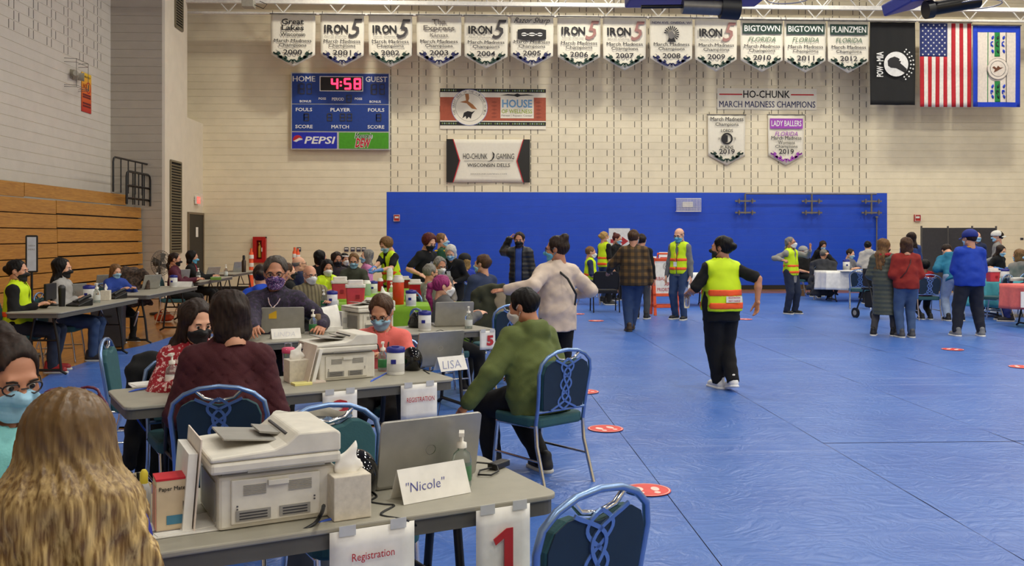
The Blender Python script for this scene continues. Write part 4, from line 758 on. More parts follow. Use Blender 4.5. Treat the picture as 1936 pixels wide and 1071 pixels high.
def cord(pts, r, mat, label, cat='cord', name='cable'):
    P = [Vector(p) for p in pts]; Q = []
    for i in range(len(P) - 1):
        p0, p1, p2, p3 = P[max(i - 1, 0)], P[i], P[i + 1], P[min(i + 2, len(P) - 1)]
        for j in range(6): s = j / 6; Q.append(.5 * (2 * p1 + (p2 - p0) * s + (2 * p0 - 5 * p1 + 4 * p2 - p3) * s * s + (3 * p1 - p0 - 3 * p2 + p3) * s ** 3))
    Q.append(P[-1]); return tag(MB().tube(Q, r, 6).build(name, mat), label, cat)
def from_edge(nl, nr, L, Wd):
    A = at_z(*nr, TH); B = at_z(*nl, TH); d = (A - B).normalized(); n = Vector((-d.y, d.x, 0)); c = A - d * L / 2 + n * Wd / 2; return c, math.atan2(d.y, d.x)
def on(px, py, z=TH): p = at_z(px, py, z); return (p.x, p.y, z + .001)
# ---- first registration table (closest)
c1, a1 = from_edge((265, 1052), (1060, 934), 1.83, .62); T1 = table('grey folding table closest to the camera, carrying the large printer and open laptop', c1, a1, 1.83, .62)
red_ink = M('sign_red', (190, 44, 50), .6)
printer(on(505, 965), a1, 'white office printer on the closest table beside a tissue box')
laptop(on(807, 916), a1 + .06, 'silver laptop seen from behind on the closest table', .37, 12); name_card(on(815, 938), a1 + .14, 'folded white name card with blue handwriting before the closest laptop', '"Nicole"', .25, .1)
sanitizer(on(873, 922), 'clear pump bottle beside the name card on the closest table', .98, M('label_clear_green', (70, 120, 80), .5)); tissue_box(on(656, 974), a1, 'cream tissue box right of the printer on the closest table'); label_printer(on(678, 935), a1, 'glossy black label printer behind the tissue box on the closest table')
hung_sign(T1, .27, .26, .30, .62, 'white paper sign reading Registration on the closest table', [('Registration', -.26, .24, .22, .32, .006)], red_ink)
o1 = hung_sign(T1, .70, .19, .32, .62, 'white paper sign with a big red number one', [], red_ink)
shape(o1, 'numeral', [(.19 * x, -.32 * z) for x, z in ((-.22, .29), (.02, .20), (.14, .20), (.14, .60), (.27, .60), (.27, .67), (-.2, .67), (-.2, .60), (-.02, .60), (-.02, .29), (-.18, .35))], -.02, red_ink)
t = thing('pen_carton', 'cream and red pen carton standing left of the large printer', 'box', on(322, 1000), a1); MB().box((0, 0, .075), (.085, .08, .15)).build('carton', M('carton_tan', (216, 196, 164), .6), t, .002); MB().box((0, 0, .1505), (.087, .082, .006)).build('red_flap', inkr, t); MB().box((-.0435, 0, .07), (.002, .078, .12)).build('side_print', M('print_peach', (214, 150, 130), .6), t); MB().box((.01, -.041, .035), (.05, .002, .025)).build('print_panel', M('label_sky2', (70, 130, 160), .5), t); text(t, 'Paper Mate', -.035, .035, .115, .13, -.0415, ink, .004); MB().box((.032, -.042, .05), (.006, .004, .07)).build('pen_print', ink, t)
t = thing('pen_tub', 'open tan box of black pens behind the blonde hair', 'box', on(245, 965), a1 + .3); m = MB(); [m.box(c, d) for c, d in (((0, -.04, .04), (.1, .003, .08)), ((0, .04, .05), (.1, .003, .1)), ((-.05, 0, .04), (.003, .08, .08)), ((.05, 0, .04), (.003, .08, .08)), ((0, 0, .002), (.1, .08, .004)))]; m.build('carton', M('carton_tan'), t); text(t, 'Paper Mate', -.04, .04, .03, .05, -.043, ink, .003)
for i in range(14): x = -.04 + .012 * (i % 7); y = -.015 + .03 * (i // 7); MB().cyl((x, y, .005), (x + .003 * (i % 3 - 1), y, .10 + .006 * (i % 3)), .0045, n=6).build('pen', black, t)
t = thing('paper_file', 'upright cream paper file leaning against the large printer', 'paper file', on(362, 985), a1 + math.pi / 2); MB().box((0, 0, .13), (.24, .004, .26), Matrix.Rotation(.08, 3, 'X')).build('back_sheet', M('sheet_cream', (226, 212, 200), .7), t); MB().box((0, .02, .11), (.22, .025, .22), Matrix.Rotation(.08, 3, 'X')).build('page_stack', paper, t)
t = thing('paper_sheets', 'loose white printed sheets under the pen carton', 'papers', on(345, 1000), a1); MB().box((0, 0, .002), (.2, .14, .003)).build('sheet', paper, t); MB().box((.01, .02, .005), (.2, .14, .002), Matrix.Rotation(.2, 3, 'Z')).build('sheet', paper, t); MB().box((-.05, -.02, .0065), (.08, .02, .001)).build('print', M('print_grey'), t)
t = thing('sticky_bottle', 'small blue and white plastic bottle next to the pen tub', 'bottle', on(272, 985), 0); MB().lathe([(.018, 0), (.02, .01), (.02, .09), (.012, .11)], 14).build('body', M('label_sky'), t); MB().lathe([(.012, .11), (.012, .14), (.006, .15)], 12).build('cap', M('cap_yellow', (220, 200, 60), .5), t)
t = thing('power_brick', 'small black adapter with a coiled cable right of the sanitizer', 'adapter', on(925, 892), a1 + .5); MB().box((.06, 0, .012), (.09, .04, .022)).build('brick', black, t, .004); MB().tube([(.015, 0, .01), (-.03, .02, .006), (-.08, -.01, .006), (-.06, -.05, .006), (0, -.04, .006), (.03, -.01, .02), (-.02, .04, .03), (-.07, .05, .008), (-.1, .02, .006)], .0035, 6).build('cable', black, t)
cord([on(612, 958, TH + .09), on(606, 975, TH + .02), on(585, 998), at_z(500, 1035, .70), at_z(420, 1052, .68), at_z(330, 1064, .64)], .006, black, 'black power cord running from the large printer along the table edge'); cord([on(690, 935), on(680, 955), on(668, 976), on(620, 985), at_z(600, 992, .735)], .005, M('cable_blue', (50, 90, 200), .5), 'blue network cable by the tissue box on the closest table', 'cord', 'cable')
cord([on(700, 930), on(712, 940), on(700, 950), on(725, 955), on(745, 958), on(720, 975), at_z(770, 985, .73), at_z(792, 1002, .68), at_z(770, 1015, .64), at_z(740, 1022, .6)], .004, black, 'thin black cable looping over the table edge near the name card')
# ---- second registration table
c2, a2 = from_edge((275, 768), (862, 716), 1.83, .62); T2 = table('grey folding table in the second row with the white printer and wipes', c2, a2, 1.83, .62)
printer(on(640, 712), a2, 'white office printer on the second row table, paper tray behind it'); laptop(on(828, 694), a2 + .04, 'silver laptop seen from behind on the second row table', .33, 14); name_card(on(852, 700), a2 + .1, 'folded white name card before the second row laptop', 'LISA', .2, .085, M('ink_pale', (150, 156, 190), .6))
sanitizer(on(325, 738), 'clear pump bottle at the left end of the second row table', 1.05, paper); sanitizer(on(724, 702), 'clear green labelled bottle left of the wipes canister, second row', .95); sanitizer(on(868, 690), 'clear pump bottle beside the second row name card', .95, M('label_clear', (210, 214, 210), .5))
wipes(on(748, 708), 'white wipes canister with blue lid on the second row table', .9); label_printer(on(779, 700), a2, 'glossy black label printer beside the second row wipes canister'); label_printer(on(352, 722), a2 + .8, 'bronze tinted label printer at the left end of the second row table', M('gloss_bronze', (70, 62, 50), .15)); tissue_box(on(560, 722), a2, 'cream tissue box left of the second row printer')
t = thing('water_tumbler', 'clear tumbler with a pink lid left of the second row printer', 'tumbler', on(545, 705), 0); MB().lathe([(.028, 0), (.032, .01), (.036, .12)], 16).build('cup', clear, t); MB().lathe([(.038, .12), (.04, .125), (.04, .15), (.03, .155)], 16).build('lid', M('lid_pink', (220, 80, 120), .4), t); MB().tube([(-.02, 0, .15), (-.02, 0, .18), (.02, 0, .18), (.02, 0, .15)], .005, 6).build('loop_handle', clear, t)
t = thing('paper_tray', 'slanted cream paper holder beside the second row printer', 'paper holder', on(580, 722), a2); MB().box((0, 0, .11), (.006, .22, .22), Matrix.Rotation(.25, 3, 'Y')).build('panel', M('sheet_cream'), t); MB().box((.03, 0, .1), (.02, .2, .19), Matrix.Rotation(.25, 3, 'Y')).build('page_stack', paper, t); MB().box((.02, 0, .005), (.12, .2, .01)).build('foot', M('sheet_cream'), t)
t = thing('sticky_pad', 'pale yellow note pad on the second row table edge', 'note pad', on(570, 728), a2); MB().box((0, 0, .006), (.1, .08, .012)).build('pad', M('note_yellow', (236, 228, 150), .7), t); MB().box((.01, 0, .0125), (.09, .07, .001)).build('top_sheet', M('note_yellow'), t)
t = thing('paper_pile', 'white sheets with blue cable at the far left table end', 'papers', on(268, 730), a2); MB().box((0, 0, .004), (.12, .15, .006)).build('sheet', paper, t); MB().box((.01, .01, .009), (.12, .15, .004), Matrix.Rotation(.15, 3, 'Z')).build('sheet', paper, t)
cord([on(255, 738), on(280, 735), on(300, 732), on(245, 742), at_z(246, 760, .66), at_z(258, 790, .55), at_z(275, 815, .45)], .005, M('cable_blue'), 'blue cable hanging off the left end of the second row table', 'cord', 'cable'); cord([on(760, 700), on(735, 705), on(715, 715), on(702, 722), at_z(700, 735, .7)], .006, M('cable_blue'), 'blue cable draped between printer and wipes in the second row', 'cord', 'cable')
cord([on(790, 700), on(805, 694), on(800, 686), on(820, 692), on(835, 690), on(815, 702), on(800, 700), on(812, 708)], .004, black, 'tangle of black cable below the second row laptop'); cord([at_z(555, 752, .5), at_z(545, 770, .4), at_z(540, 782, .35), at_z(530, 800, .02), at_z(500, 805, .02)], .006, M('cable_yellow', (220, 210, 60), .5), 'yellow cable under the second row table')
hung_sign(T2, .19, .2, .2, .62, 'white paper sign with a red number three partly behind a chair', [('3', -.22, .26, .22, .98, .03)], red_ink); hung_sign(T2, .67, .23, .2, .62, 'white paper sign reading REGISTRATION on the second row table', [('REGISTRATION', -.36, .4, .36, .5, .006)], red_ink)
# ---- third registration table
c3, a3 = from_edge((432, 652), (937, 622), 2.44, .66); T3 = table('grey folding table in the third row before the woman in purple', c3, a3, 2.44, .66)
laptop(on(535, 632), a3 - .35, 'silver laptop before the woman in the purple patterned top', .36, 14, False); name_card(on(540, 640), a3 - .1, 'blank looking white name card below the third row laptop', 'LINDA', .24, .08, M('ink_faint', (214, 214, 222), .6)); sanitizer(on(592, 632), 'clear green labelled bottle right of the third row laptop', 1.1); printer(on(697, 622), a3 + .1, 'white office printer in the third row behind the woman in coral'); wipes(on(803, 626), 'white wipes canister with blue lid on the third row table', .95)
laptop(on(858, 618), a3 - .3, 'silver laptop before the woman with pink hair', .36, 14, False); sanitizer(on(886, 622), 'clear pump bottle right of the pink haired woman laptop', 1.05, M('label_clear')); label_printer(on(787, 620), a3, 'glossy black label printer left of the third row canister')
t = thing('bent_paper', 'white sheet curling up behind the second row printer', 'papers', on(627, 628), a3); MB().grid(lambda u, v: ((u - .5) * .2, .03 + .1 * v * v, .2 * v + .03 * u * v), 6, 8).build('sheet', paper, t, fix=False, solid=.001); MB().box((0, .1, .02), (.22, .16, .04)).build('ream', paper, t)
t = thing('brown_bottle', 'small brown topped bottle beside the green labelled sanitizer', 'bottle', on(600, 630), 0); MB().lathe([(.03, 0), (.03, .1), (.026, .11)], 14).build('body', M('bottle_cream', (220, 214, 200), .5), t); MB().lathe([(.031, .11), (.031, .16), (.02, .165)], 14).build('cap', M('cap_brown', (120, 96, 64), .6), t)
t = thing('paper_box', 'small white carton left of the third row printer', 'box', on(652, 622), a3); MB().box((0, 0, .08), (.1, .1, .16)).build('carton', paper, t, .003); MB().box((0, -.052, .08), (.07, .003, .05)).build('print', M('label_sky'), t)
hung_sign(T3, 1.13, .16, .17, .66, 'white sign with a red block at the end of the third row table', [('5', -.1, .35, .25, .8, .05)], red_ink)
cord([on(815, 632), on(832, 625), on(850, 630), on(870, 626), on(880, 632)], .004, black, 'black cable along the third row table by the canister')
# ---- tables with green cloths
lime = M('cloth_lime', (122, 168, 30), .8); 
gc = Vector((-.7, 11.5, 0)); table('folding table under the closer lime green cloth', gc, 0, 2.2, .76); cloth_over('tablecloth', 'lime green tablecloth on the closer vaccine table', gc, 0, 2.2, .76, .5, lime, 1)
gb = Vector((-1.3, 13.75, 0)); table('folding table under the further lime green cloth', gb, math.pi / 2, 2.9, .95); cloth_over('tablecloth', 'lime green tablecloth on the further vaccine table', gb, math.pi / 2, 2.9, .95, .5, lime, 4)
def sharps(p, label, s=1, red=None, tall=1):
    t = thing('sharps_bin', label, 'sharps bin', p, .1, 'sharps bins'); t.scale = (s, s, s); rm = red or M('sharps_pink', (214, 70, 84), .3, alpha=.92); m = MB(); m.prism(rrect(.24, .17, .03, 3), 0, .2 * tall, 'xy'); m.V = [(x * (.9 + .1 * z / .2), y * (.9 + .1 * z / .2), z) for x, y, z in m.V]; b = m.build('bin', rm, t, .008); MB().box((.03, -.09, .1 * tall), (.05, .004, .05)).build('hazard_mark', M('mark_crimson', (150, 20, 40), .5), b); MB().prism(rrect(.26, .19, .03, 3), .2 * tall, .235 * tall, 'xy').build('lid', M('sharps_lid', (232, 226, 220), .5), t, .006); MB().prism(rrect(.2, .12, .03, 3), .235 * tall, .285 * tall, 'xy').build('lid_top', M('sharps_lid'), t, .01); return t
sharps(on(643, 566), 'pink sharps bin left of its twin on the lime cloth', .92, None, 1.15); sharps(on(672, 578), 'pink sharps bin closest to the second row woman, on the lime cloth', .95, None, 1.15)
dr = M('sharps_red', (178, 20, 28), .3)
def tub(p, label, r, h, mat, lid, rl=None, group='tubs on the vaccine tables'):
    t = thing('specimen_tub', label, 'container', p, 0, group); MB().lathe([(r * .92, 0), (r, .01), (r, h), (r * .96, h + .005)], 18).build('tub', mat, t); MB().lathe([(r * 1.04, h), (r * 1.04, h * 1.12), (r * .8, h * 1.2), (r * .75, h * 1.3)], 18).build('lid', lid, t); return t
tub(on(719, 552), 'red tub with white lid, left of a pair on the lime cloth', .043, .16, dr, wht); tub(on(737, 553), 'red tub with white lid, right of a pair on the lime cloth', .045, .18, dr, wht); tub(on(737, 546), 'tall white capped tub behind the red pair', .05, .26, wht, wht)
tub(on(753, 577), 'orange red ribbed jar on the lime cloth', .07, .28, M('jar_orange', (206, 62, 24), .25), M('jar_lid', (220, 214, 206), .4)); sharps(on(785, 560), 'dark red sharps bin before the grey haired man', .75, dr, 1.1); sharps(on(765, 546), 'red and white sharps bin on the far vaccine table', .7, dr)
tub(on(680, 535), 'yellow tub before the masked woman in olive', .07, .12, M('tub_yellow', (220, 210, 40), .4), M('tub_yellow')); tub(on(693, 560), 'clear jar with green label on the lime cloth', .06, .17, M('jar_green', (150, 180, 150), .3), wht); wipes(on(706, 556), 'white wipes canister with blue lid among the red tubs', 1.0); wipes(on(628, 582), 'white wipes canister with blue lid before the striped shirt man', 1.05); wipes(on(777, 580), 'white wipes canister with blue lid right of the orange jar', 1.05); sanitizer(on(612, 582), 'clear bottle left of the canister on the lime cloth', 1.1); name_card(on(615, 579), .1, 'blank white card on the lime cloth before the striped shirt man', 'A', .32, .07, paper); sanitizer(on(740, 566), 'clear bottle beside the white wire basket', 1.2, M('label_clear')); sanitizer(on(808, 572), 'clear bottle before the pink haired woman on the lime cloth', 1.1, M('label_clear'))
t = thing('wire_basket', 'white wire basket with tissues on the lime cloth', 'basket', on(727, 568), .1); m = MB()
for i in range(9): x = -.09 + .0225 * i; m.cyl((x, -.06, 0), (x, -.06, .09), .003, n=4); m.cyl((x, .06, 0), (x, .06, .09), .003, n=4)
for z in (0, .03, .06, .09): m.tube([(-.09, -.06, z), (.09, -.06, z), (.09, .06, z), (-.09, .06, z)], .0035, 4, True)
m.build('wire_frame', wht, t); g = SDF((-.09, -.06, 0), (.09, .06, .2), .01); g.ell((0, 0, .06), (.08, .05, .05)); g.cap((-.02, 0, .08), (-.03, 0, .18), .04, .01); g.build('tissues', M('tissue'), t)
t = thing('supply_tray', 'white supply tray with blue packets on the lime cloth', 'tray', on(708, 572), .1); MB().box((0, 0, .015), (.3, .2, .03)).build('tray', wht, t, .006); MB().box((-.05, 0, .045), (.12, .1, .03)).build('packet', M('label_sky'), t, .004); MB().box((.07, .02, .05), (.1, .08, .04)).build('packet', M('packet_pink', (230, 150, 160), .6), t, .004)
# ================================================================ people
def nrm(v): v = np.asarray(v, float); return v / (np.linalg.norm(v) + 1e-12)
def rotm(yaw, pitch, roll=0): return np.array(Euler((-pitch, roll, -yaw)).to_matrix())   # turns right with yaw, looks down with pitch
def rx(a): return np.array(Matrix.Rotation(a, 3, 'X'))
def ik(a, c, l1, l2, pole):
    a = np.asarray(a, float); c = np.asarray(c, float); d = c - a; L = np.linalg.norm(d); L2 = min(max(L, abs(l1 - l2) * 1.05 + .02), (l1 + l2) * .995); c = a + d / (L + 1e-9) * L2; u = nrm(d)
    x = (l1 * l1 - l2 * l2 + L2 * L2) / (2 * L2); h = math.sqrt(max(0, l1 * l1 - x * x)); p = np.asarray(pole, float); p = nrm(p - u * (p @ u)); return a + u * x + p * h, c
I3 = np.eye(3)
def head_sdf(h, grow=0.0, soft=False):
    g = SDF((-.1, -.125, -.15), (.1, .135, .135), h)
    g.ell((0, -.014, .028), np.array((.077, .097, .088)) + grow); g.ell((0, .024, -.038), np.array((.059, .066, .078)) + grow, k=.035); g.cap((0, .062, -.092), (0, .058, -.094), .026 + grow, k=.03)
    for s in (-1, 1): g.ell((s * .038, .066, -.022), np.array((.026, .024, .026)) + grow, k=.03); g.cap((s * .05, -.005, -.065), (s * .02, .055, -.095), .022 + grow, k=.03)
    g.cap((-.036, .080, .022), (.036, .080, .022), .012 + grow, k=.02)
    if not soft:
        for s in (-1, 1):
            sl, P = g.sub((s * .031 - .03, .07, -.03), (s * .031 + .03, .13, .03), 0); e = d_ell(P, (s * .031, .105, .003), (.018, .018, .011)); k = .012; hh = np.maximum(k - np.abs(g.D[sl] + e), 0) / k; g.D[sl] = np.maximum(g.D[sl], -e) + hh * hh * k * .25
    g.cap((0, .088, .008), (0, .113, -.028), .009 + grow, .0135 + grow, k=.012)
    for s in (-1, 1): g.ell((s * .012, .102, -.034), np.array((.009, .010, .008)) + grow, k=.008)
    if not soft:
        g.cap((-.019, .088, -.056), (.019, .088, -.056), .0075, k=.008); g.cap((-.016, .088, -.066), (.016, .088, -.066), .008, k=.008)
        for s in (-1, 1): R = rotm(s * .35, 0); g.ell((s * .08, -.008, -.004), (.007, .019, .032), R, k=.008); g.cap((s * .074, .002, -.02), (s * .078, -.004, .0), .008, k=.01)
    g.cap((0, -.02, -.06), (0, -.03, -.15), .054 + grow, .056 + grow, k=.03)
    return g
def hand_sdf(h, curl, spread=.0, thumb=.6, point=False):
    g = SDF((-.07, -.03, -.09), (.09, .2, .05), h); fr = (np.array([1., 0, 0]), np.array([0, 0, 1.])); g.ecap((0, -.02, 0), (0, .01, 0), fr, (.027, .019), (.032, .016), k=.02); g.ecap((0, .01, 0), (0, .075, 0), fr, (.034, .014), (.041, .012), k=.02)
    for i, (x, L) in enumerate(((.031, .072), (.010, .080), (-.011, .074), (-.030, .058))):
        p = np.array([x, .078, 0.0]); a = 0; yw = (1.5 - i) * spread; c = 0.05 if (point and i == 0) else curl * (1 + .12 * i)
        for j, (f, r0, r1) in enumerate(((.45, .0095, .0088), (.31, .0088, .008), (.24, .008, .0065))):
            a += c * (.55, .8, .6)[j]; d = np.array([math.sin(yw) * math.cos(a), math.cos(yw) * math.cos(a), -math.sin(a)]); q = p + d * L * f; g.cap(p, q, r0, r1, k=.005); p = q
    p = np.array([.024, .012, -.006]); d1 = nrm((math.sin(thumb), math.cos(thumb), -.25 - .3 * curl)); q = p + d1 * .045; g.cap(p, q, .015, .011, k=.012); d2 = nrm((math.sin(thumb * .55), math.cos(thumb * .55), -.2 - .5 * curl)); q2 = q + d2 * .03; g.cap(q, q2, .0105, .0095, k=.005); g.cap(q2, q2 + d2 * .022, .0095, .0075, k=.005)
    return g
_T = {}
def tmpl(key, fn):
    if key not in _T: _T[key] = fn().mesh()
    return _T[key]
def tmesh(key, fn):
    kk = ('mesh',) + (key if isinstance(key, tuple) else (key,))
    if kk not in _T:
        V, Q = fn().mesh(); me = mesh_np(str(key[0] if isinstance(key, tuple) else key), V, Q); me.materials.append(None); _T[kk] = me
    return _T[kk]
def mask_sdf(h, kind):
    g = head_sdf(h, .004, True); P = g.P(); reg = d_ell(P, (0, .075, -.058), (.075, .085, .056)); D = np.maximum(g.D - .004, reg)
    D = np.maximum(D, .015 - P[..., 1])
    if kind == 'kn':
        R = rx(0); g2 = SDF((-.1, -.125, -.15), (.1, .135, .135), h); g2.D = D; g2.ell((0, .086, -.05), (.036, .042, .040), k=.03); D = g2.D
    g.D = D + .0012 * np.sin(P[..., 2] * 420) * (1 if kind == 'surg' else 0)
    for s in (-1, 1):
        for z0, z1 in ((-.012, .018), (-.082, -.03)): g.cap((s * .058, .045, z0), (s * .084, -.004, z1), .0028 + h * .25, k=.002)
    return g
def hair_sdf(style, h):
    lo, hi = (-.13, -.17, -.16), (.13, .13, .2)
    if style in ('long', 'longback', 'mane'): lo = (-.31, -.28, -.54)
    if style in ('pony', 'lowpony'): lo = (-.13, -.24, -.36)
    if style in ('mane',): hi = (.31, .14, .2)
    g = SDF(lo, hi, h); big = .004 if style in ('fringe',) else .014; X = np.array([1., 0, 0]); Y = np.array([0, 1., 0]); fr = (X, Y)
    g.ell((0, -.016, .034), np.array((.079, .099, .090)) + big * .75)
    if style == 'curly': g.ell((0, -.02, .03), (.112, .118, .110), k=.03)
    if style == 'afro': g.ell((0, -.02, .045), (.115, .12, .115), k=.03)
    if style in ('bob', 'bobwide'): g.ecap((0, -.03, .03), (0, -.035, -.085), fr, (.094, .09), (.094, .075), k=.03)
    if style in ('long', 'longback'): g.ecap((0, -.03, .03), (0, -.075, -.14), fr, (.098, .09), (.112, .055), k=.03); g.ecap((0, -.075, -.14), (0, -.10, -.38), fr, (.112, .055), (.10, .03), k=.03)
    if style == 'mane': g.ecap((0, -.03, .03), (0, -.10, -.14), fr, (.10, .10), (.17, .09), k=.07); g.ecap((0, -.10, -.14), (0, -.18, -.46), fr, (.17, .09), (.27, .06), k=.07)
    P = g.P(); x, y, z = P[..., 0], P[..., 1], P[..., 2]
    face = d_ell(P, (0, .140, -.040), (.092, .122, .142)); sm = lambda a, b, k: np.maximum(a, b) + np.maximum(k - np.abs(a - b), 0) ** 2 / k * .25
    if style in ('bob', 'bobwide', 'long', 'longback'): face = np.minimum(face, d_ell(P, (0, .130, -.085), (.12, .135, .10)))
    if style not in ('mane',): g.D = sm(g.D, -face, .012)
    else: g.D = sm(g.D, -d_ell(P, (0, .13, -.09), (.072, .085, .16)), .012)
    if style in ('short', 'bun', 'topbun', 'pony', 'lowpony', 'crop', 'fringe', 'curly', 'afro'):
        zc = {'crop': -.035, 'fringe': -.055, 'short': -.065, 'curly': -.085, 'afro': -.07}.get(style, -.075); g.D = sm(g.D, (zc - z) + np.maximum(0, y + .02) * .9, .01)
        if style not in ('curly', 'afro'):
            for s in (-1, 1): g.D = np.maximum(g.D, -d_ell(P, (s * .09, .004, -.012), (.03, .03, .04)))
    if style == 'fringe': g.D = np.maximum(g.D, z - .035)
    if style == 'bun': g.ell((0, -.115, .035), (.042, .038, .042), k=.012)
    if style == 'topbun': g.ell((.0, -.068, .122), (.046, .046, .042), k=.025)
    if style == 'pony': g.cap((0, -.10, .05), (0, -.15, .02), .022, .03, k=.015); g.cap((0, -.15, .02), (0, -.17, -.10), .032, .035, k=.02); g.cap((0, -.17, -.10), (0, -.14, -.28), .035, .012, k=.02)
    if style == 'lowpony': g.cap((0, -.09, -.02), (0, -.13, -.08), .025, .03, k=.02); g.cap((0, -.13, -.08), (0, -.12, -.28), .03, .012, k=.02)
    ang = np.arctan2(x, -y - .02); amp = .0016 if style not in ('curly', 'afro', 'mane') else (.003 if style == 'mane' else .009)
    if style in ('curly', 'afro'): g.D = g.D + amp * np.sin(x * 170) * np.sin(y * 170 + 1) * np.sin(z * 170)
    else: g.D = g.D + amp * np.sin(ang * 17 + 5 * np.sin(z * 16)) * .8 + .002 * np.sin(ang * 41 + z * 60)
    if style not in ('curly', 'afro', 'fringe', 'mane'): g.D = g.D + wob(P, 34, .0045, len(style) * 1.7) + .006 * np.exp(-((x - .022) / .009) ** 2) * np.clip((z - .05) * 16, 0, 1) * np.clip((y + .06) * 14, 0, 1)
    if style in ('mane', 'long', 'longback'): g.D = g.D + .007 * np.sin(ang * 9 + 22 * z) * np.clip(-z * 4, 0, 1)
    return g
def cap_hat(parent, mat, loc, R, k, back=False, band=None):
    g = SDF((-.12, -.13, -.02), (.12, .21, .16), .008); g.ell((0, -.012, .045), (.100, .118, .092)); P = g.P(); g.D = np.maximum(g.D, .018 - P[..., 2]); o = g.build('cap', mat, parent); o.matrix_local = Matrix.Translation(loc) @ Matrix(R).to_4x4() @ Matrix.Scale(k * 1.10, 4) @ (Matrix.Rotation(math.pi, 4, 'Z') if back else Matrix.Identity(4))
    v = MB(); v.grid(lambda u, w: ((u - .5) * .17 * (1 - .15 * w), .085 + .085 * w * (1 - .35 * (2 * u - 1) ** 2) - .012 * (2 * u - 1) ** 2, .026 - .010 * w - .03 * (2 * u - 1) ** 2), 10, 4); v.build('visor', band or mat, o, fix=False, solid=.004); return o
def eyeball():
    if 'eye' not in _T:
        m = MB(); m.lathe([(.001, -.0125), (.007, -.0103), (.0115, -.005), (.0125, 0), (.0115, .005), (.0085, .0092)], 12); m.mi = 1; m.lathe([(.0085, .0092), (.006, .011), (.001, .0125)], 12); me = m.mesh('eye'); me.materials.append(M('eye_white', (226, 220, 212), .3)); me.materials.append(M('iris_dark', (34, 22, 16), .2)); _T['eye'] = me
    return _T['eye']
def slot(o, mat): o.material_slots[0].link = 'OBJECT'; o.material_slots[0].material = mat; return o
SKIN = [(224, 170, 140), (206, 150, 120), (186, 128, 98), (150, 98, 72)]
HAIR = dict(black=(18, 15, 15), dark=(44, 31, 25), brown=(78, 54, 38), light=(120, 88, 56), grey=(128, 124, 118), dgrey=(74, 66, 60), white=(206, 204, 198), blonde=(178, 142, 84), red=(86, 36, 34), pink=(150, 52, 110), mane=(178, 142, 84))
def hairm(c):
    n = 'hair_' + c
    if n in _M: return _M[n]
    m = M(n, HAIR[c], .5, var=.55, scale=34); m.node_tree.nodes['Principled BSDF'].inputs['Specular IOR Level'].default_value = .2; mp = m.node_tree.nodes.new('ShaderNodeMapping'); mp.inputs['Scale'].default_value = (3, 3, .25); tc = [x for x in m.node_tree.nodes if x.type == 'TEX_COORD'][0]; nz = [x for x in m.node_tree.nodes if x.type == 'TEX_NOISE'][0]; m.node_tree.links.new(tc.outputs['Object'], mp.inputs[0]); m.node_tree.links.new(mp.outputs[0], nz.inputs['Vector'])
    if c == 'mane':
        N = m.node_tree.nodes; L = m.node_tree.links; r = [x for x in N if x.type == 'VALTORGB'][0]; r.color_ramp.elements[0].color = (*lin((116, 84, 40)), 1); r.color_ramp.elements[1].color = (*lin((214, 184, 122)), 1); r.color_ramp.elements[0].position = .36; r.color_ramp.elements[1].position = .66; sp = N.new('ShaderNodeSeparateXYZ'); L.new(tc.outputs['Object'], sp.inputs[0]); mr = N.new('ShaderNodeMapRange'); mr.inputs[1].default_value = -.16; mr.inputs[2].default_value = .06; L.new(sp.outputs[2], mr.inputs[0]); mx = N.new('ShaderNodeMix'); mx.data_type = 'RGBA'; L.new(mr.outputs[0], mx.inputs[0]); L.new(r.outputs[0], mx.inputs[6]); r2 = N.new('ShaderNodeValToRGB'); r2.color_ramp.elements[0].color = (*lin((62, 44, 22)), 1); r2.color_ramp.elements[1].color = (*lin((124, 92, 48)), 1); L.new(nz.outputs['Fac'], r2.inputs[0]); L.new(r2.outputs[0], mx.inputs[7]); L.new(mx.outputs[2], N['Principled BSDF'].inputs['Base Color']); N['Principled BSDF'].inputs['Roughness'].default_value = .38; N['Principled BSDF'].inputs['Specular IOR Level'].default_value = .5
    return m
def fab(n, rgb, rough=.85, **k): return M('cloth_' + n, rgb, rough, bump=k.pop('bump', .12), bscale=k.pop('bscale', 150), **k)
MASKS = dict(blue=(150, 196, 222), white=(226, 226, 224), black=(18, 18, 22), sky=(96, 176, 214))
ARMS = {'down': lambda s: (s * .24, .04, .80), 'type': lambda s: (s * .13, .40, .80), 'lap': lambda s: (s * .10, .26, .64), 'chest': lambda s: (s * .08, .20, 1.08), 'belly': lambda s: (s * .10, .26, .98)}
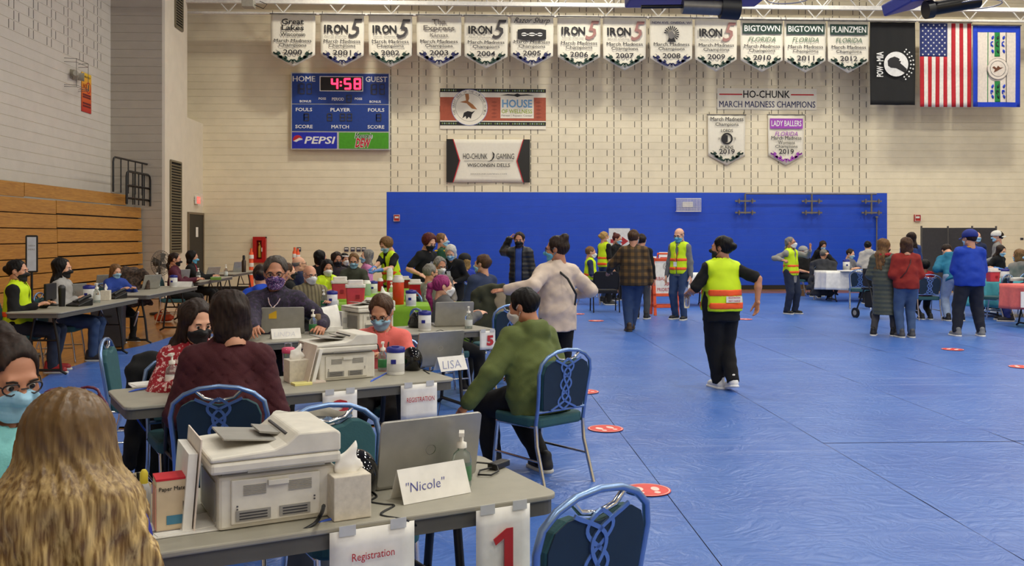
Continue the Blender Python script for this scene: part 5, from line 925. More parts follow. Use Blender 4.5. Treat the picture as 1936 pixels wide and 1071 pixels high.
def person(label, px, ytop, d, face, pose='stand', lean=0, head=(0, 0), hair=('short', 'dark'), skin=1, top=None, vest=None, pants=None, shoes=(28, 28, 30), sole=(200, 200, 196), mask='blue', arms=('down', 'down'), hands=('relax', 'relax'), feet=None, fat=1.0, glasses=False, extra=None, lod=1, seat=.46, twist=0, kmin=.86, hatf=None, dx=0):
    """pose 'stand' or 'sit'; face: heading in degrees (0 away from the camera, 90 to the right); top: dict(mat, sleeve, hem, thick, hood, kind)"""
    lean_r = math.radians(lean); hy, hp = math.radians(head[0]), math.radians(head[1]); ztop = at_y(px, ytop, d).z
    u1 = np.array([0, math.sin(lean_r), math.cos(lean_r)]); hair_up = {'topbun': .015, 'afro': .03, 'curly': .02}.get(hair[0] if hair else '', .012)
    un = nrm(np.array([0, math.sin(lean_r * .7 + hp * .35), math.cos(lean_r * .7 + hp * .35)])); HP = lean_r * .45 + hp
    ext = .50 * u1[2] + .070 * un[2] + (.078 * math.cos(HP * .6)) + .122 + hair_up
    base = .90 if pose == 'stand' else 0
    if pose == 'stand': k = ztop / (base + ext); k = min(max(k, kmin), 1.16); hipz = ztop - k * ext if lean < 20 else min(.92 * k, ztop - k * ext); hipz = min(hipz, .915 * k)
    else: k = (ztop - seat - .085) / ext; k = min(max(k, .80), 1.12); hipz = ztop - k * ext
    hip = np.array([0, 0, hipz]); r = np.array([1., 0, 0]); f1 = np.cross(u1, r); tw = math.radians(twist); rS = np.array([math.cos(tw), -math.sin(tw), 0]); fS = np.cross(u1, rS)
    neck = hip + u1 * .50 * k; hc = neck + (un * .070 + nrm(np.array([0, math.sin(HP * .5 + lean_r * .3), math.cos(HP * .5 + lean_r * .3)])) * .078) * k
    RH = rotm(hy, HP); lod_h = (.0065, .0095)[lod]; bh = (.012, .0185)[lod]
    sh = [neck - u1 * .072 * k + rS * s * .150 * k * (1 + .3 * (fat - 1)) for s in (-1, 1)]
    if feet is None: feet = ((-.10, .03), (.10, -.03)) if pose == 'stand' else ((-.13, .36), (.13, .40))
    hj = [hip + r * s * .085 * k for s in (-1, 1)]; knees, ank = [], []
    for i, s in enumerate((-1, 1)):
        fz = .075 * k + (feet[i][2] if len(feet[i]) > 2 else 0); a = np.array([feet[i][0] * k, feet[i][1] * k, fz]); kn, an = ik(hj[i], a, .43 * k, .41 * k, (s * .12, 1, .05)); knees.append(kn); ank.append(an)
    fa = math.radians(face); fwd = Vector((math.sin(fa), math.cos(fa), 0)); rgt = Vector((math.cos(fa), -math.sin(fa), 0))
    by = d; off = rgt * hc[0] + fwd * hc[1]; bx = at_y(px, ytop, by + off.y).x - off.x + dx
    root = thing('person', label, 'person', (bx, by, 0), -fa, 'people in the gym'); inv = (Matrix.Translation((bx, by, 0)) @ Matrix.Rotation(-fa, 4, 'Z')).inverted()
    elb, wri, hdir = [], [], []
    for i, s in enumerate((-1, 1)):
        a = arms[i]
        if isinstance(a, str): t = np.array(ARMS[a](s)); t[:2] *= k; t[0] *= (1 + .6 * (fat - 1)) if a == 'down' else 1; t[2] = t[2] * (k if pose == 'stand' else 1) if a != 'type' else .80 * 1.0
        elif isinstance(a, Vector): t = np.array(inv @ a)
        else: t = np.array(a, float)
        if pose == 'sit' and a == 'chest': t = neck + np.array([s * .08, .22, -.22])
        pole = np.array([s * .7, -.8, -.55]) if not (isinstance(a, str) and a == 'down') else np.array([s * .3, -1, 0])
        e, w_ = ik(sh[i], t, .285 * k, .255 * k, pole); elb.append(e); wri.append(w_); hdir.append(nrm(w_ - e))
    # body: one mesh (trunk and limbs, head, hands)
    allp = np.array([hip, neck, hc, *sh, *elb, *wri, *knees, *ank]); g = SDF(allp.min(0) - .13, allp.max(0) + .10, bh * (1.2, 1.3)[lod]); sk = lambda x: x * k
    fr1 = (r, f1); frS = (rS, fS)
    g.ecap(hip, hip + u1 * .2 * k, fr1, (sk(.145 * fat), sk(.10 * fat)), (sk(.125 * fat), sk(.09 * fat)), k=.05); g.ecap(hip + u1 * .2 * k, neck - u1 * .1 * k, frS, (sk(.125 * fat), sk(.09 * fat)), (sk(.145), sk(.095)), k=.05); g.cap(sh[0], sh[1], sk(.05), k=.05); g.cap(neck - u1 * .06 * k, hc - RH @ np.array([0, .02, .05]) * k, sk(.056), sk(.05), k=.03)
    for i in (0, 1):
        g.cap(sh[i], elb[i], sk(.047), sk(.038), k=.03); g.cap(elb[i], elb[i] + (wri[i] - elb[i]) * .35, sk(.038), sk(.039), k=.02); g.cap(elb[i] + (wri[i] - elb[i]) * .35, wri[i], sk(.039), sk(.0255), k=.02)
        g.cap(hj[i], knees[i], sk(.08 * (1 + .5 * (fat - 1))), sk(.05), k=.03); g.cap(knees[i], knees[i] + (ank[i] - knees[i]) * .35, sk(.05), sk(.052), k=.02); g.cap(knees[i] + (ank[i] - knees[i]) * .35, ank[i], sk(.052), sk(.036), k=.02)
    Vs, Qs = [], []; V, Q = g.mesh(); Vs.append(V); Qs.append(Q); n = len(V)
    V, Q = tmpl(('head', lod), lambda: head_sdf(lod_h)); Vs.append(V @ (RH.T) * k * 1.04 + hc); Qs.append(Q + n); n += len(V)
    for i, s in enumerate((-1, 1)):
        hd = hands[i]; key = ('hand', hd, lod); prm = dict(relax=(.35, .04, .55), flat=(.12, .06, .7), fist=(1.05, .0, .45), open=(.04, .12, .9), point=(.9, 0, .5), grip=(.75, .0, .5))[hd if isinstance(hd, str) else hd[0]]
        V, Q = tmpl(('hand', hd if isinstance(hd, str) else hd[0], lod), lambda: hand_sdf((.0048, .0066)[lod], *prm, point=(hd == 'point'))); y = hdir[i] if isinstance(hd, str) else nrm(hd[1])
        hint = np.array([0, 1., 0.2]) if y[2] < -.6 else np.array([-s * 1., .15, .35]); th = nrm(hint - y * (hint @ y)); xax = th if s < 0 else -th; z = np.cross(xax, y); R = np.stack([xax, y, z], 1); V2 = V * k
        if s > 0: V2 = V2 * [-1, 1, 1]; Q = Q[:, ::-1]
        Vs.append(V2 @ R.T + wri[i]); Qs.append(Q + n); n += len(V)
    me = mesh_np('body', np.concatenate(Vs), np.concatenate(Qs)); me.materials.append(M('skin_%d' % skin, SKIN[skin], .5, var=.08, scale=20)); body = place('body', me, root)
    HM = Matrix.Translation(hc) @ Matrix(RH).to_4x4() @ Matrix.Scale(k * 1.04, 4)
    for s in (-1, 1):
        e = place('eye', eyeball(), root); e.matrix_local = HM @ Matrix.Translation((s * .031, .0815, .003)) @ Matrix.Rotation(-math.pi / 2, 4, 'X')
    if hair and hair[0] != 'bald':
        
        for s in (-1, 1): o = MB().tube([(s * .018, .0955, .022), (s * .032, .0965, .027), (s * .047, .086, .022)], .0035, 5).build('eyebrow', hairm(hair[1] if hair[1] != 'pink' else 'dark'), root); o.matrix_local = HM
        o = slot(place('hair', tmesh(('hair', hair[0], lod), lambda: hair_sdf(hair[0], (.0075, .011)[lod])), root), hairm(hair[1])); o.matrix_local = HM @ Matrix.Rotation(.16 if hair[0] in ('short', 'crop', 'bun', 'topbun', 'pony', 'lowpony', 'curly', 'afro') else .11, 4, 'X')
    if mask:
        o = slot(place('face_mask', tmesh(('face_mask', 'kn' if mask == 'white' else 'surg', lod), lambda: mask_sdf((.006, .008)[lod], 'kn' if mask == 'white' else 'surg')), root), mask if not isinstance(mask, str) else M('mask_' + mask, MASKS[mask], .7, var=.04)); o.matrix_local = HM
    if glasses:
        m = MB()
        for s in (-1, 1): m.tube([(s * .034 + .025 * math.cos(a) , .104 - .01 * abs(math.cos(a)), .004 + .018 * math.sin(a)) for a in [i * math.pi / 6 for i in range(12)]], .0026, 5, True); m.tube([(s * .058, .095, .008), (s * .078, .04, .01), (s * .08, -.02, .005)], .0026, 5)
        m.tube([(-.01, .108, .006), (.01, .108, .006)], .0026, 5); o = m.build('glasses', M('glasses_dark', (34, 24, 24), .3), root); o.matrix_local = HM
    if hatf: cap_hat(root, hatf[0], Vector(hc), RH, k, *(hatf[1:] if len(hatf) > 1 else ()))
    # garments: solids over the body
    def torso_shape(th, sleeve, hem, kk=.04, wide=1.0, h=bh, arms_r=1.0, hood=False, hoodup=False):
        lo = np.minimum.reduce([hip + u1 * hem * k, *sh, neck] + ([*elb, *wri] if sleeve > 0 else [])) - .22 * k * max(1, fat); hi = np.maximum.reduce([neck + .06, *sh, hip] + ([*elb, *wri] if sleeve > 0 else [])) + .22 * k * max(1, fat); g = SDF(lo, hi, h); F_ = fat * wide
        g.ecap(hip + u1 * min(hem, 0) * k, hip + u1 * .04 * k, fr1, (sk(.142 * F_) + th, sk(.108 * F_) + th), (sk(.142 * F_) + th, sk(.108 * F_) + th), k=kk); g.ecap(hip + u1 * .04 * k, hip + u1 * .2 * k, fr1, (sk(.142 * F_) + th, sk(.108 * F_) + th), (sk(.128 * F_) + th, sk(.098 * F_) + th), k=kk); g.ecap(hip + u1 * .2 * k, neck - u1 * .10 * k, frS, (sk(.128 * F_) + th, sk(.098 * F_) + th), (sk(.132 * (1 + .6 * (fat - 1))) + th, sk(.095) + th), k=kk)
        g.cap(sh[0] - u1 * .005, sh[1] - u1 * .005, sk(.048) + th * .8, k=kk); g.cap(sh[0] * .5 + sh[1] * .5 + u1 * .01 * k, neck + un * .02 * k, sk(.075) + th * .5, sk(.060) + th * .4, k=.03); [g.cap(sh[q_], neck - u1 * .012 * k + rS * (-.045 if q_ == 0 else .045) * k, sk(.045) + th * .7, sk(.04) + th * .5, k=.04) for q_ in (0, 1)]
        g.D = np.maximum(g.D, hem * k - (g.P() - hip) @ u1)
        for i in (0, 1):
            if sleeve >= 1: g.cap(sh[i], elb[i], sk(.047) * arms_r + th, sk(.040) * arms_r + th, k=.035); g.cap(elb[i], wri[i] - hdir[i] * .005, sk(.040) * arms_r + th, sk(.029) * arms_r + th * .8, k=.025)
            elif sleeve > 0: g.cap(sh[i], sh[i] + (elb[i] - sh[i]) * sleeve, sk(.048) + th, sk(.046) + th, k=.035)
        if hood: g.ecap(neck - fS * .10 * k - u1 * .035 * k - rS * .06 * k, neck - fS * .10 * k - u1 * .035 * k + rS * .06 * k, (u1, fS), (sk(.075), sk(.05)), (sk(.075), sk(.05)), k=.03); [g.cap(neck - fS * .07 * k + rS * s * .075 * k, neck + fS * .045 * k + rS * s * .07 * k - u1 * .02 * k, sk(.028), sk(.022), k=.03) for s in (-1, 1)]
        return g
    def cuts(g, hem, neckr=.060, vneck=0):
        P = g.P(); q = P - hip; z = q @ u1; D = g.D
        ncap = d_cap(P, neck - un * .00 * k, neck + un * .12 * k, neckr * k, (neckr + .012) * k); D = np.maximum(D, -ncap)
        if vneck: vv = d_cap(P, neck + f1 * .05 * k, neck + f1 * .16 * k - u1 * vneck * k, .05 * k, .012 * k); D = np.maximum(D, -vv)
        g.D = D; return P, z
    if top:
        T = dict(mat=None, sleeve=1, hem=-.06, th=.014, hood=False, kind='', wide=1.0, ar=1.0, nr=.060, inner=None); T.update(top); T['th'] = min(T['th'], .014 + (T['th'] - .014) * .6); T['wide'] = 1 + (T['wide'] - 1) * .7; T['ar'] = 1 + (T['ar'] - 1) * .75; seed = px * .37
        if T['inner']: g = torso_shape(.008, 0, T['hem'] + .04); cuts(g, T['hem'] + .04, .06); g.build('shirt', T['inner'], root)
        g = torso_shape(T['th'], T['sleeve'], T['hem'], wide=T['wide'], arms_r=T['ar'], hood=T['hood']); P, z = cuts(g, T['hem'], T['nr'])
        if T['kind'] == 'puffer': g.D += .010 * np.abs(np.sin(z * math.pi / (.075 * k))) - .008
        elif T['kind'] == 'quilt': q = (P - hip) @ r; g.D += .006 * (np.minimum(np.abs(np.sin((z + q) * 38)), np.abs(np.sin((z - q) * 38))) < .22)
        else: g.D += wob(P, 26, .0045, seed) + wob(P, 55, .002, seed)
        if T['inner']: q = (P - hip) @ rS; fq = (P - hip) @ f1; g.D = np.where(fq > .03, np.maximum(g.D, .055 * k - np.abs(q)), g.D)
        tp = g.build(T.get('name', 'top'), T['mat'], root)
    if vest:
        Vd = dict(hem=-.06, th=.026, bands=(.02, .16), wide=1.02, back=None); Vd.update(vest if isinstance(vest, dict) else {})
        hv = M('hi_vis_yellow', (204, 236, 10), .7, var=.06); ho = M('hi_vis_orange', (255, 92, 36), .6, var=.05); th = .014 + ((top or {}).get('th', .014) - .014) * .6 + .020; wd = (1 + ((top or {}).get('wide', 1.0) - 1) * .7) * 1.02
        def vsh(extra, shape_cut):
            g = torso_shape(th + extra, 0, Vd['hem'], wide=wd); P, z = cuts(g, Vd['hem'], .068, .30); q = (P - hip) @ rS
            g.D = np.maximum(g.D, np.abs(q) - .165 * k * (1 + .6 * (fat * wd - 1))); fq = (P - hip) @ f1
            g.D = np.where((fq > 0) & (np.abs(q) < .012 * k), np.maximum(g.D, .012 * k - np.abs(q)), g.D); g.D += wob(P, 22, .0035, px) if not shape_cut else wob(P, 22, .0035, px); return g, P, z
        g, P, z = vsh(0, 0); vo = g.build('hi_vis_vest', hv, root)
        for bz in Vd['bands']:
            g, P, z = vsh(.005, 1); g.D = np.maximum(g.D, np.abs(z - bz * k) - .034 * k); g.build('reflective_band', ho, vo)
        if Vd['back']:
            c = hip + u1 * (.101 * k) + r * .04 * k - f1 * (.112 * fat * wd * k + th + .012); pt = MB().box((0, 0, 0), (.19 * k, .004, .066 * k)).build('back_patch', paper, vo); RR = Matrix(np.stack([r, f1, u1], 1)).to_4x4(); pt.matrix_local = Matrix.Translation(c) @ RR
            for ln, zz in zip(Vd['back'], (.018, -.016)): text(pt, ln, -.065, .065, zz - .010, zz + .010, -.004, red_ink, .004)
    if pants:
        pm, pth = pants if isinstance(pants, tuple) else (pants, .014)
        pts = np.array([hip, *knees, *ank, *hj]); g = SDF(pts.min(0) - .14 * fat, pts.max(0) + .14 * fat, bh); g.ecap(hip - u1 * .03 * k, hip + u1 * .10 * k, fr1, (sk(.130 * fat) + pth * .7, sk(.096 * fat) + pth * .7), (sk(.122 * fat) + pth * .5, sk(.088 * fat) + pth * .5), k=.03)
        lf = 1 + .5 * (fat - 1)
        for i in (0, 1): g.cap(hj[i], knees[i], sk(.086 * lf) + pth, sk(.056 * lf) + pth, k=.018); g.cap(knees[i], ank[i] + np.array([0, 0, .0]), sk(.056 * lf) + pth, sk(.042) + pth * .75, k=.015)
        P = g.P(); z = (P - hip) @ u1; g.D = np.maximum(g.D, z - .12 * k); g.D = np.maximum(g.D, .055 * k - P[..., 2]); [g.D.__setitem__(slice(None), np.maximum(g.D, np.where(np.linalg.norm(P - ank[q_], axis=-1) < .16, (P - ank[q_]) @ nrm(ank[q_] - knees[q_]) - .012, -1))) for q_ in (0, 1)]; g.D += wob(P, 30, .004, px); g.build('trousers', pm, root)
    for i, s in enumerate((-1, 1)):
        def shoe():
            g = SDF((-.06, -.1, 0), (.06, .2, .13), .008); g.cap((0, -.035, .045), (0, .12, .038), .042, .036); g.cap((0, -.03, .05), (0, -.03, .11), .04, .038); P = g.P(); g.D = np.maximum(g.D, .02 - P[..., 2]); return g
        def sole_f():
            g = SDF((-.06, -.1, 0), (.06, .2, .04), .008); g.cap((0, -.038, .012), (0, .128, .012), .047, .043); P = g.P(); g.D = np.maximum(np.maximum(g.D, P[..., 2] - .028), .002 - P[..., 2]); return g
        dv = ank[i] - knees[i]; yaw = -s * .15; pit = 0
        o = slot(place('shoe', tmesh('shoe', shoe), root), M('shoe_%d_%d_%d' % tuple(shoes), shoes, .6)); fz = feet[i][2] if len(feet[i]) > 2 else 0
        o.matrix_local = Matrix.Translation((ank[i][0], ank[i][1] - .0 * k, max(0, ank[i][2] - .075 * k))) @ Matrix.Rotation(yaw if s < 0 else yaw, 4, 'Z') @ Matrix.Rotation(-.6 * min(1, fz * 8), 4, 'X') @ Matrix.Scale(k * 1.12, 4)
        slot(place('sole', tmesh('sole', sole_f), o), M('sole_%d_%d_%d' % tuple(sole), sole, .6))
    info = dict(root=root, hip=hip, u=u1, f=f1, r=r, neck=neck, hc=hc, k=k, HM=HM, sh=sh, wri=wri, elb=elb, fat=fat, hdir=hdir)
    if extra: extra(info)
    return info
def hem_open(T): return False
def patch_text(i, txt, z, w, h, mat, front=True, off=.0, x=0):
    k = i['k']; th = .125 * i['fat'] * k + .02 + off; c = i['hip'] + i['u'] * z * k + i['f'] * (th if front else -th) + i['r'] * x; o = text(i['root'], txt, -w / 2, w / 2, -h / 2, h / 2, 0, mat, .01, name='print'); sx = -1 if front else 1
    o.matrix_local = Matrix.Translation(c) @ Matrix(np.stack([i['r'] * sx, i['f'] * sx, i['u']], 1)).to_4x4(); return o
def badge(i, z, col=(236, 236, 236), x=.03, cord_c=None):
    k = i['k']; c = i['hip'] + i['u'] * z * k + i['f'] * (.118 * i['fat'] * k + .035) + i['r'] * x; b = MB().box((0, 0, 0), (.065, .004, .09)).build('badge', M('badge_%d' % col[0], col, .5), i['root']); b.matrix_local = Matrix.Translation(c) @ Matrix(np.stack([i['r'], i['f'], i['u']], 1)).to_4x4(); n = i['neck']
    MB().tube([c + i['u'] * .045, c * .5 + (n + i['r'] * .06 * k) * .5 + i['f'] * .06, n + i['r'] * .065 * k + i['f'] * .02, n - i['f'] * .065 * k + i['u'] * .01, n - i['r'] * .065 * k + i['f'] * .02, c * .5 + (n - i['r'] * .06 * k) * .5 + i['f'] * .06, c + i['u'] * .046], .005, 6).build('lanyard', cord_c or M('lanyard_dark', (30, 30, 60), .7), i['root'])
def strap(i, mat, s=1, ad=.03):
    k = i['k']; t = .125 * i['fat'] * k + ad; n = i['neck']; a = n + i['r'] * -s * .08 * k + i['u'] * .01; h = i['hip'] + i['r'] * s * .175 * k * i['fat']
    m = MB(); m.tube([a, a * .7 + h * .3 - i['f'] * t * .9, a * .4 + h * .6 - i['f'] * t, h], .006, 6, flat=1.8); m.tube([a, a * .7 + h * .3 + i['f'] * t * .9, a * .4 + h * .6 + i['f'] * t, h], .008, 6, flat=1.8); m.build('bag_strap', mat, i['root'])
def glove(i, which, mat):
    for w_ in which:
        p = i['wri'][w_]; d = i['hdir'][w_]; g = SDF(p - .17, p + .17, .008); z = np.array([0, 0, 1.]); x = nrm(np.cross(d, z)); zz = np.cross(x, d); g.ecap(p - d * .05, p + d * .01, (x, zz), (.04, .036), (.036, .024)); g.ecap(p + d * .01, p + d * .09, (x, zz), (.042, .022), (.046, .02)); 
        for q in (-.03, -.01, .01, .03): g.cap(p + d * .085 + x * q, p + d * .155 + x * q * 1.1 - zz * .02, .0125, .0105, k=.006)
        g.cap(p + d * .02 + x * .03, p + d * .075 + x * .065, .014, .011, k=.01); g.build('glove', mat, i['root'])
# ================================================================ everyone in the gym
def W3(px, py, d): return at_y(px, py, d)
def sit(label, *a, ch=None, **k):
    k.setdefault('seat', .445); i = person(label, *a, pose='sit', **k)
    if ch: chair(ch, i['root'].location, i['root'].rotation_euler.z)
    return i
jeans = fab('jeans', (44, 66, 104)); jeans_l = fab('jeans_light', (138, 156, 182)); jeans_d = fab('jeans_dark', (30, 40, 62)); blk = fab('black', (11, 11, 13), .92); navy = fab('navy', (28, 40, 74)); greyc = fab('grey', (138, 136, 132)); 
# -- foreground
blonde_top = fab('royal_blue', (34, 38, 140))
def shades(i):
    m = MB(); [m.tube([(s * .036 + .03 * math.cos(a), 0.05 - .01 * math.cos(a) * s, .128 + .018 * math.sin(a)) for a in [q * math.pi / 6 for q in range(12)]], .004, 5, True) for s in (-1, 1)]; m.tube([(-.066, .045, .125), (-.09, -.02, .1), (-.096, -.08, .05)], .004, 5); m.tube([(.066, .045, .125), (.09, -.02, .1), (.096, -.08, .05)], .004, 5); m.tube([(-.01, .055, .132), (.01, .055, .132)], .004, 5); o = m.build('sunglasses', M('sunglass_plum', (90, 30, 60), .3), i['root']); o.matrix_local = i['HM']
sit('person with long blonde hair and sunglasses on head, seen from behind in the left foreground', 130, 757, 2.12, 4, hair=('mane', 'mane'), top=dict(mat=blonde_top), pants=jeans_d, mask='blue', arms=('lap', 'lap'), lod=0, extra=shades, skin=0, lean=6, head=(-20, 5), ch='banquet chair under the blonde person in the left foreground')
sit('person in aqua jacket with dark bun, glasses and blue mask at the left edge', 14, 628, 2.95, 120, hair=('topbun', 'dark'), top=dict(mat=fab('aqua', (134, 206, 208)), hood=True, th=.018), pants=blk, mask='blue', arms=('type', 'type'), lod=0, glasses=True, skin=2, lean=8, head=(8, 14), extra=lambda i: badge(i, .2, (120, 160, 220), 0, M('lanyard_sky', (80, 150, 210), .7)), ch='banquet chair under the person in aqua at the left edge')
sit('person in burgundy quilted jacket seen from behind at the second row table', 432, 553, 4.72, -8, hair=('bob', 'dark'), top=dict(mat=fab('burgundy', (66, 14, 24)), th=.034, hem=-.10, kind='quilt', wide=1.18, ar=1.15), pants=(fab('forest', (26, 50, 40)), .03), fat=1.14, mask='black', arms=('lap', 'lap'), lod=0, lean=10, head=(-28, 14), feet=((-.30, .22), (-.05, .42)), ch='banquet chair behind the person in the burgundy jacket')
sit('person in red floral top with long dark hair and black mask', 372, 566, 5.42, 152, hair=('long', 'dark'), top=dict(mat=speck('cloth_floral', (150, 20, 36), [(222, 196, 190), (200, 150, 150)], 42, .60)), pants=blk, mask='black', arms=('type', 'type'), lod=0, lean=12, head=(-14, 14), skin=0, ch='banquet chair under the person in the red floral top')
sit('person in coral top with short brown hair and blue mask looking down', 721, 556, 6.35, 186, hair=('short', 'brown'), top=dict(mat=fab('coral', (236, 116, 108)), sleeve=1, nr=.075), pants=blk, mask='blue', arms=('type', 'type'), lod=0, lean=10, head=(4, 24), skin=1, fat=1.08, glasses=True, extra=lambda i: badge(i, .22, (240, 230, 200), -.06, M('clip_black', (20, 20, 20), .5)), ch='banquet chair under the person in coral')
sit('person in olive green hoodie with black hair sitting in a chair, seen from behind', 990, 547, 6.02, -38, hair=('short', 'black'), top=dict(mat=fab('olive', (94, 106, 54)), th=.036, hem=-.12, hood=True, wide=1.2, ar=1.25), pants=(blk, .03), fat=1.22, mask='white', arms=(at_y(886, 762, 5.9), 'lap'), lod=0, lean=14, head=(-25, 10), skin=2, feet=((-.12, .36), (.16, .12)), ch='banquet chair with woven chrome back under the olive hoodie')
mk = speck('mask_print', (60, 52, 110), [(190, 170, 210), (120, 60, 120)], 120, .56)
sit('person in purple patterned top with glasses and printed mask', 521, 484, 8.25, 176, hair=('crop', 'dgrey'), top=dict(mat=speck('cloth_purple', (38, 30, 54), [(58, 44, 72), (30, 26, 40)], 30, .55), th=.03, wide=1.15, ar=1.2), pants=blk, fat=1.3, mask=mk, arms=(at_z(607, 618, .80), at_z(478, 632, .80)), lod=0, glasses=True, skin=2, lean=5, head=(-4, 6), extra=lambda i: badge(i, .36, (226, 180, 40), 0, speck('lanyard_bead', (220, 150, 60), [(240, 230, 220), (60, 90, 160)], 150, .5)))
# -- standing middle
beige_j = fab('beige_jacket', (206, 188, 172), .6)
person('person in beige jacket with top bun and glasses reaching an arm to the left', 1052, 446, 8.65, -26, hair=('topbun', 'dark'), top=dict(mat=beige_j, th=.03, hem=-.16, wide=1.12, ar=1.2), pants=(blk, .02), mask='sky', arms=(W3(958, 548, 8.45), Vector((1.02, 8.95, 1.02))), hands=('open', 'fist'), lod=0, head=(-48, 4), glasses=True, skin=2, fat=1.08, extra=lambda i: strap(i, M('strap_black', (24, 24, 26), .6), 1, .08), lean=2)
def bottle(i):
    p = i['wri'][0] + i['hdir'][0] * .09; MB().lathe([(.026, -.12), (.03, -.115), (.031, .03), (.024, .06), (.012, .085), (.013, .1)], 14).build('held_bottle', clear, i['root'], loc=p + np.array([0, 0, -.04]))
person('person in hi-vis vest and white shoes walking across the blue floor', 1364, 446, 9.4, -14, hair=('bun', 'black'), top=dict(mat=blk, sleeve=.85, hem=-.14, wide=1.12, th=.02), vest=dict(hem=-.03, bands=(.03, .17), back=('REGISTRATION', 'FIRST CHARGE')), pants=(blk, .034), shoes=(232, 232, 232), sole=(240, 240, 240), mask='black', arms=(W3(1302, 553, 9.6), W3(1432, 572, 9.25)), hands=('grip', 'relax'), lod=0, fat=1.2, skin=2, head=(-45, 0), feet=((.02, .10), (.07, -.12, .04)), extra=bottle)
person('person in brown plaid jacket and jeans walking away', 1198, 434, 15.25, 6, hair=('short', 'brown'), top=dict(mat=bands('cloth_plaid', [((20, 18, 16), 0, .11, .5), ((20, 18, 16), 2, .11, .5)], 0, 0, (104, 76, 34)), th=.036, hem=-.14, wide=1.22, ar=1.25), pants=(jeans, .03), shoes=(60, 42, 30), sole=(40, 32, 26), fat=1.22, arms=(W3(1152, 512, 15.6), 'down'), head=(18, 0), mask='blue', feet=((-.08, .02), (-.02, .22)), extra=lambda i: MB().box((0, 0, 0), (.012, .2, .3)).build('held_folder', M('folder_tan', (150, 130, 110), .6), i['root'], .003, loc=i['wri'][1] + np.array([0, .02, -.2])))
person('bald bearded person in hi-vis vest and jeans looking down by the orange sign', 1284, 431, 17.4, 218, hair=('fringe', 'brown'), top=dict(mat=fab('heather', (110, 112, 114)), th=.02, hem=-.10), vest=dict(bands=(.04, .20)), pants=(jeans, .022), mask='sky', arms=('down', 'down'), head=(6, 18), glasses=True, skin=0, extra=lambda i: badge(i, .12, (236, 236, 236), .02, M('lanyard_orange', (230, 90, 40), .7)))
person('person in hi-vis vest waving one hand before the blue wall', 1495, 448, 18.6, 146, hair=('lowpony', 'grey'), top=dict(mat=greyc, sleeve=1, hem=-.22), vest=dict(bands=(.02, .15)), pants=(jeans_d, .026), shoes=(26, 26, 28), mask='white', arms=(W3(1532, 474, 18.3), W3(1480, 492, 18.4)), hands=(('open', (0, 0, 1)), 'fist'), head=(-16, -4), glasses=True, skin=2)
person('person in dark clothes standing mostly hidden behind the plaid jacket', 1213, 442, 17.6, 20, hair=('short', 'dark'), top=dict(mat=blk), pants=(fab('charcoal', (64, 68, 74)), .02), mask='blue', kmin=.8)
# -- around the arrow sign
sit('seated person in hi-vis vest left of the black armchair', 1117, 466, 21.4, 100, hair=('crop', 'light'), top=dict(mat=navy, sleeve=.9), vest=True, pants=blk, mask='white', arms=('lap', 'lap'), head=(-5, 8), ch='banquet chair under the seated vest wearer by the blue wall')
person('person in hi-vis vest with light bun standing before the arrow poster', 1143, 438, 22.0, 62, hair=('bun', 'blonde'), top=dict(mat=blk, sleeve=.9), vest=True, pants=jeans, mask='white', head=(10, 4)); person('person in black with top bun and pale mask before the arrow poster', 1167, 442, 22.7, 132, hair=('topbun', 'red'), top=dict(mat=blk), pants=blk, mask='blue', head=(-10, 12))
# -- middle crowd around the lime tables
sit('person with pink and purple ponytail in grey jacket, white mask', 838, 520, 9.25, 66, hair=('pony', 'pink'), top=dict(mat=fab('grey_jacket', (92, 92, 94)), th=.03, wide=1.1), pants=blk, mask='white', arms=('type', 'type'), head=(14, 4), skin=0, lod=0, ch='banquet chair under the pink haired person')
sit('grey haired person in pale grey jacket with black mask, beside the dark red bin', 815, 499, 12.3, 58, hair=('short', 'grey'), top=dict(mat=fab('pale_grey', (152, 152, 142)), th=.028, wide=1.12), pants=jeans, mask='black', arms=('lap', 'lap'), glasses=True, head=(12, 4), ch='banquet chair under the grey haired person in pale grey')
sit('grey haired person with moustache and glasses behind the black masked one', 832, 486, 13.6, 150, hair=('short', 'grey'), top=dict(mat=fab('taupe', (108, 102, 96))), pants=jeans, mask='white', glasses=True, arms=('lap', 'lap'), head=(0, 18), skin=2)
sit('person in navy denim jacket with brown hair, back to the camera', 912, 481, 12.8, -42, hair=('short', 'brown'), top=dict(mat=fab('denim_jacket', (40, 52, 84)), th=.034, wide=1.15, ar=1.15), fat=1.15, pants=jeans_d, mask='blue', arms=('lap', 'lap'), head=(-20, 0), ch='banquet chair under the denim jacket')
i = person('person in black lettered t-shirt with dark red hair leaning over the lime table', 812, 441, 14.4, 128, hair=('curly', 'red'), top=dict(mat=blk, sleeve=.8, hem=-.14), pants=blk, mask='black', arms=('type', W3(796, 520, 14.0)), head=(10, 20), lean=16, skin=0); patch_text(i, 'AERO', .36, .22, .06, wht, True, .045)
person('person in green and yellow jersey standing against the blue wall', 836, 441, 16.6, 98, hair=('short', 'light'), top=dict(mat=fab('jersey_green', (24, 72, 46)), sleeve=.9), pants=jeans, mask='blue', skin=0, extra=lambda i: MB().box((0, 0, 0), (.36, .22, .03)).build('yellow_yoke', M('jersey_yellow', (228, 180, 30), .8), i['root'], .014, loc=i['neck'] - np.array([0, 0, .04])))
person('white haired person in black with a white badge bending forward', 852, 463, 14.9, 196, hair=('bob', 'white'), top=dict(mat=blk), pants=blk, mask='blue', lean=22, head=(-6, 22), arms=('belly', 'belly'), skin=0, extra=lambda i: badge(i, .3))
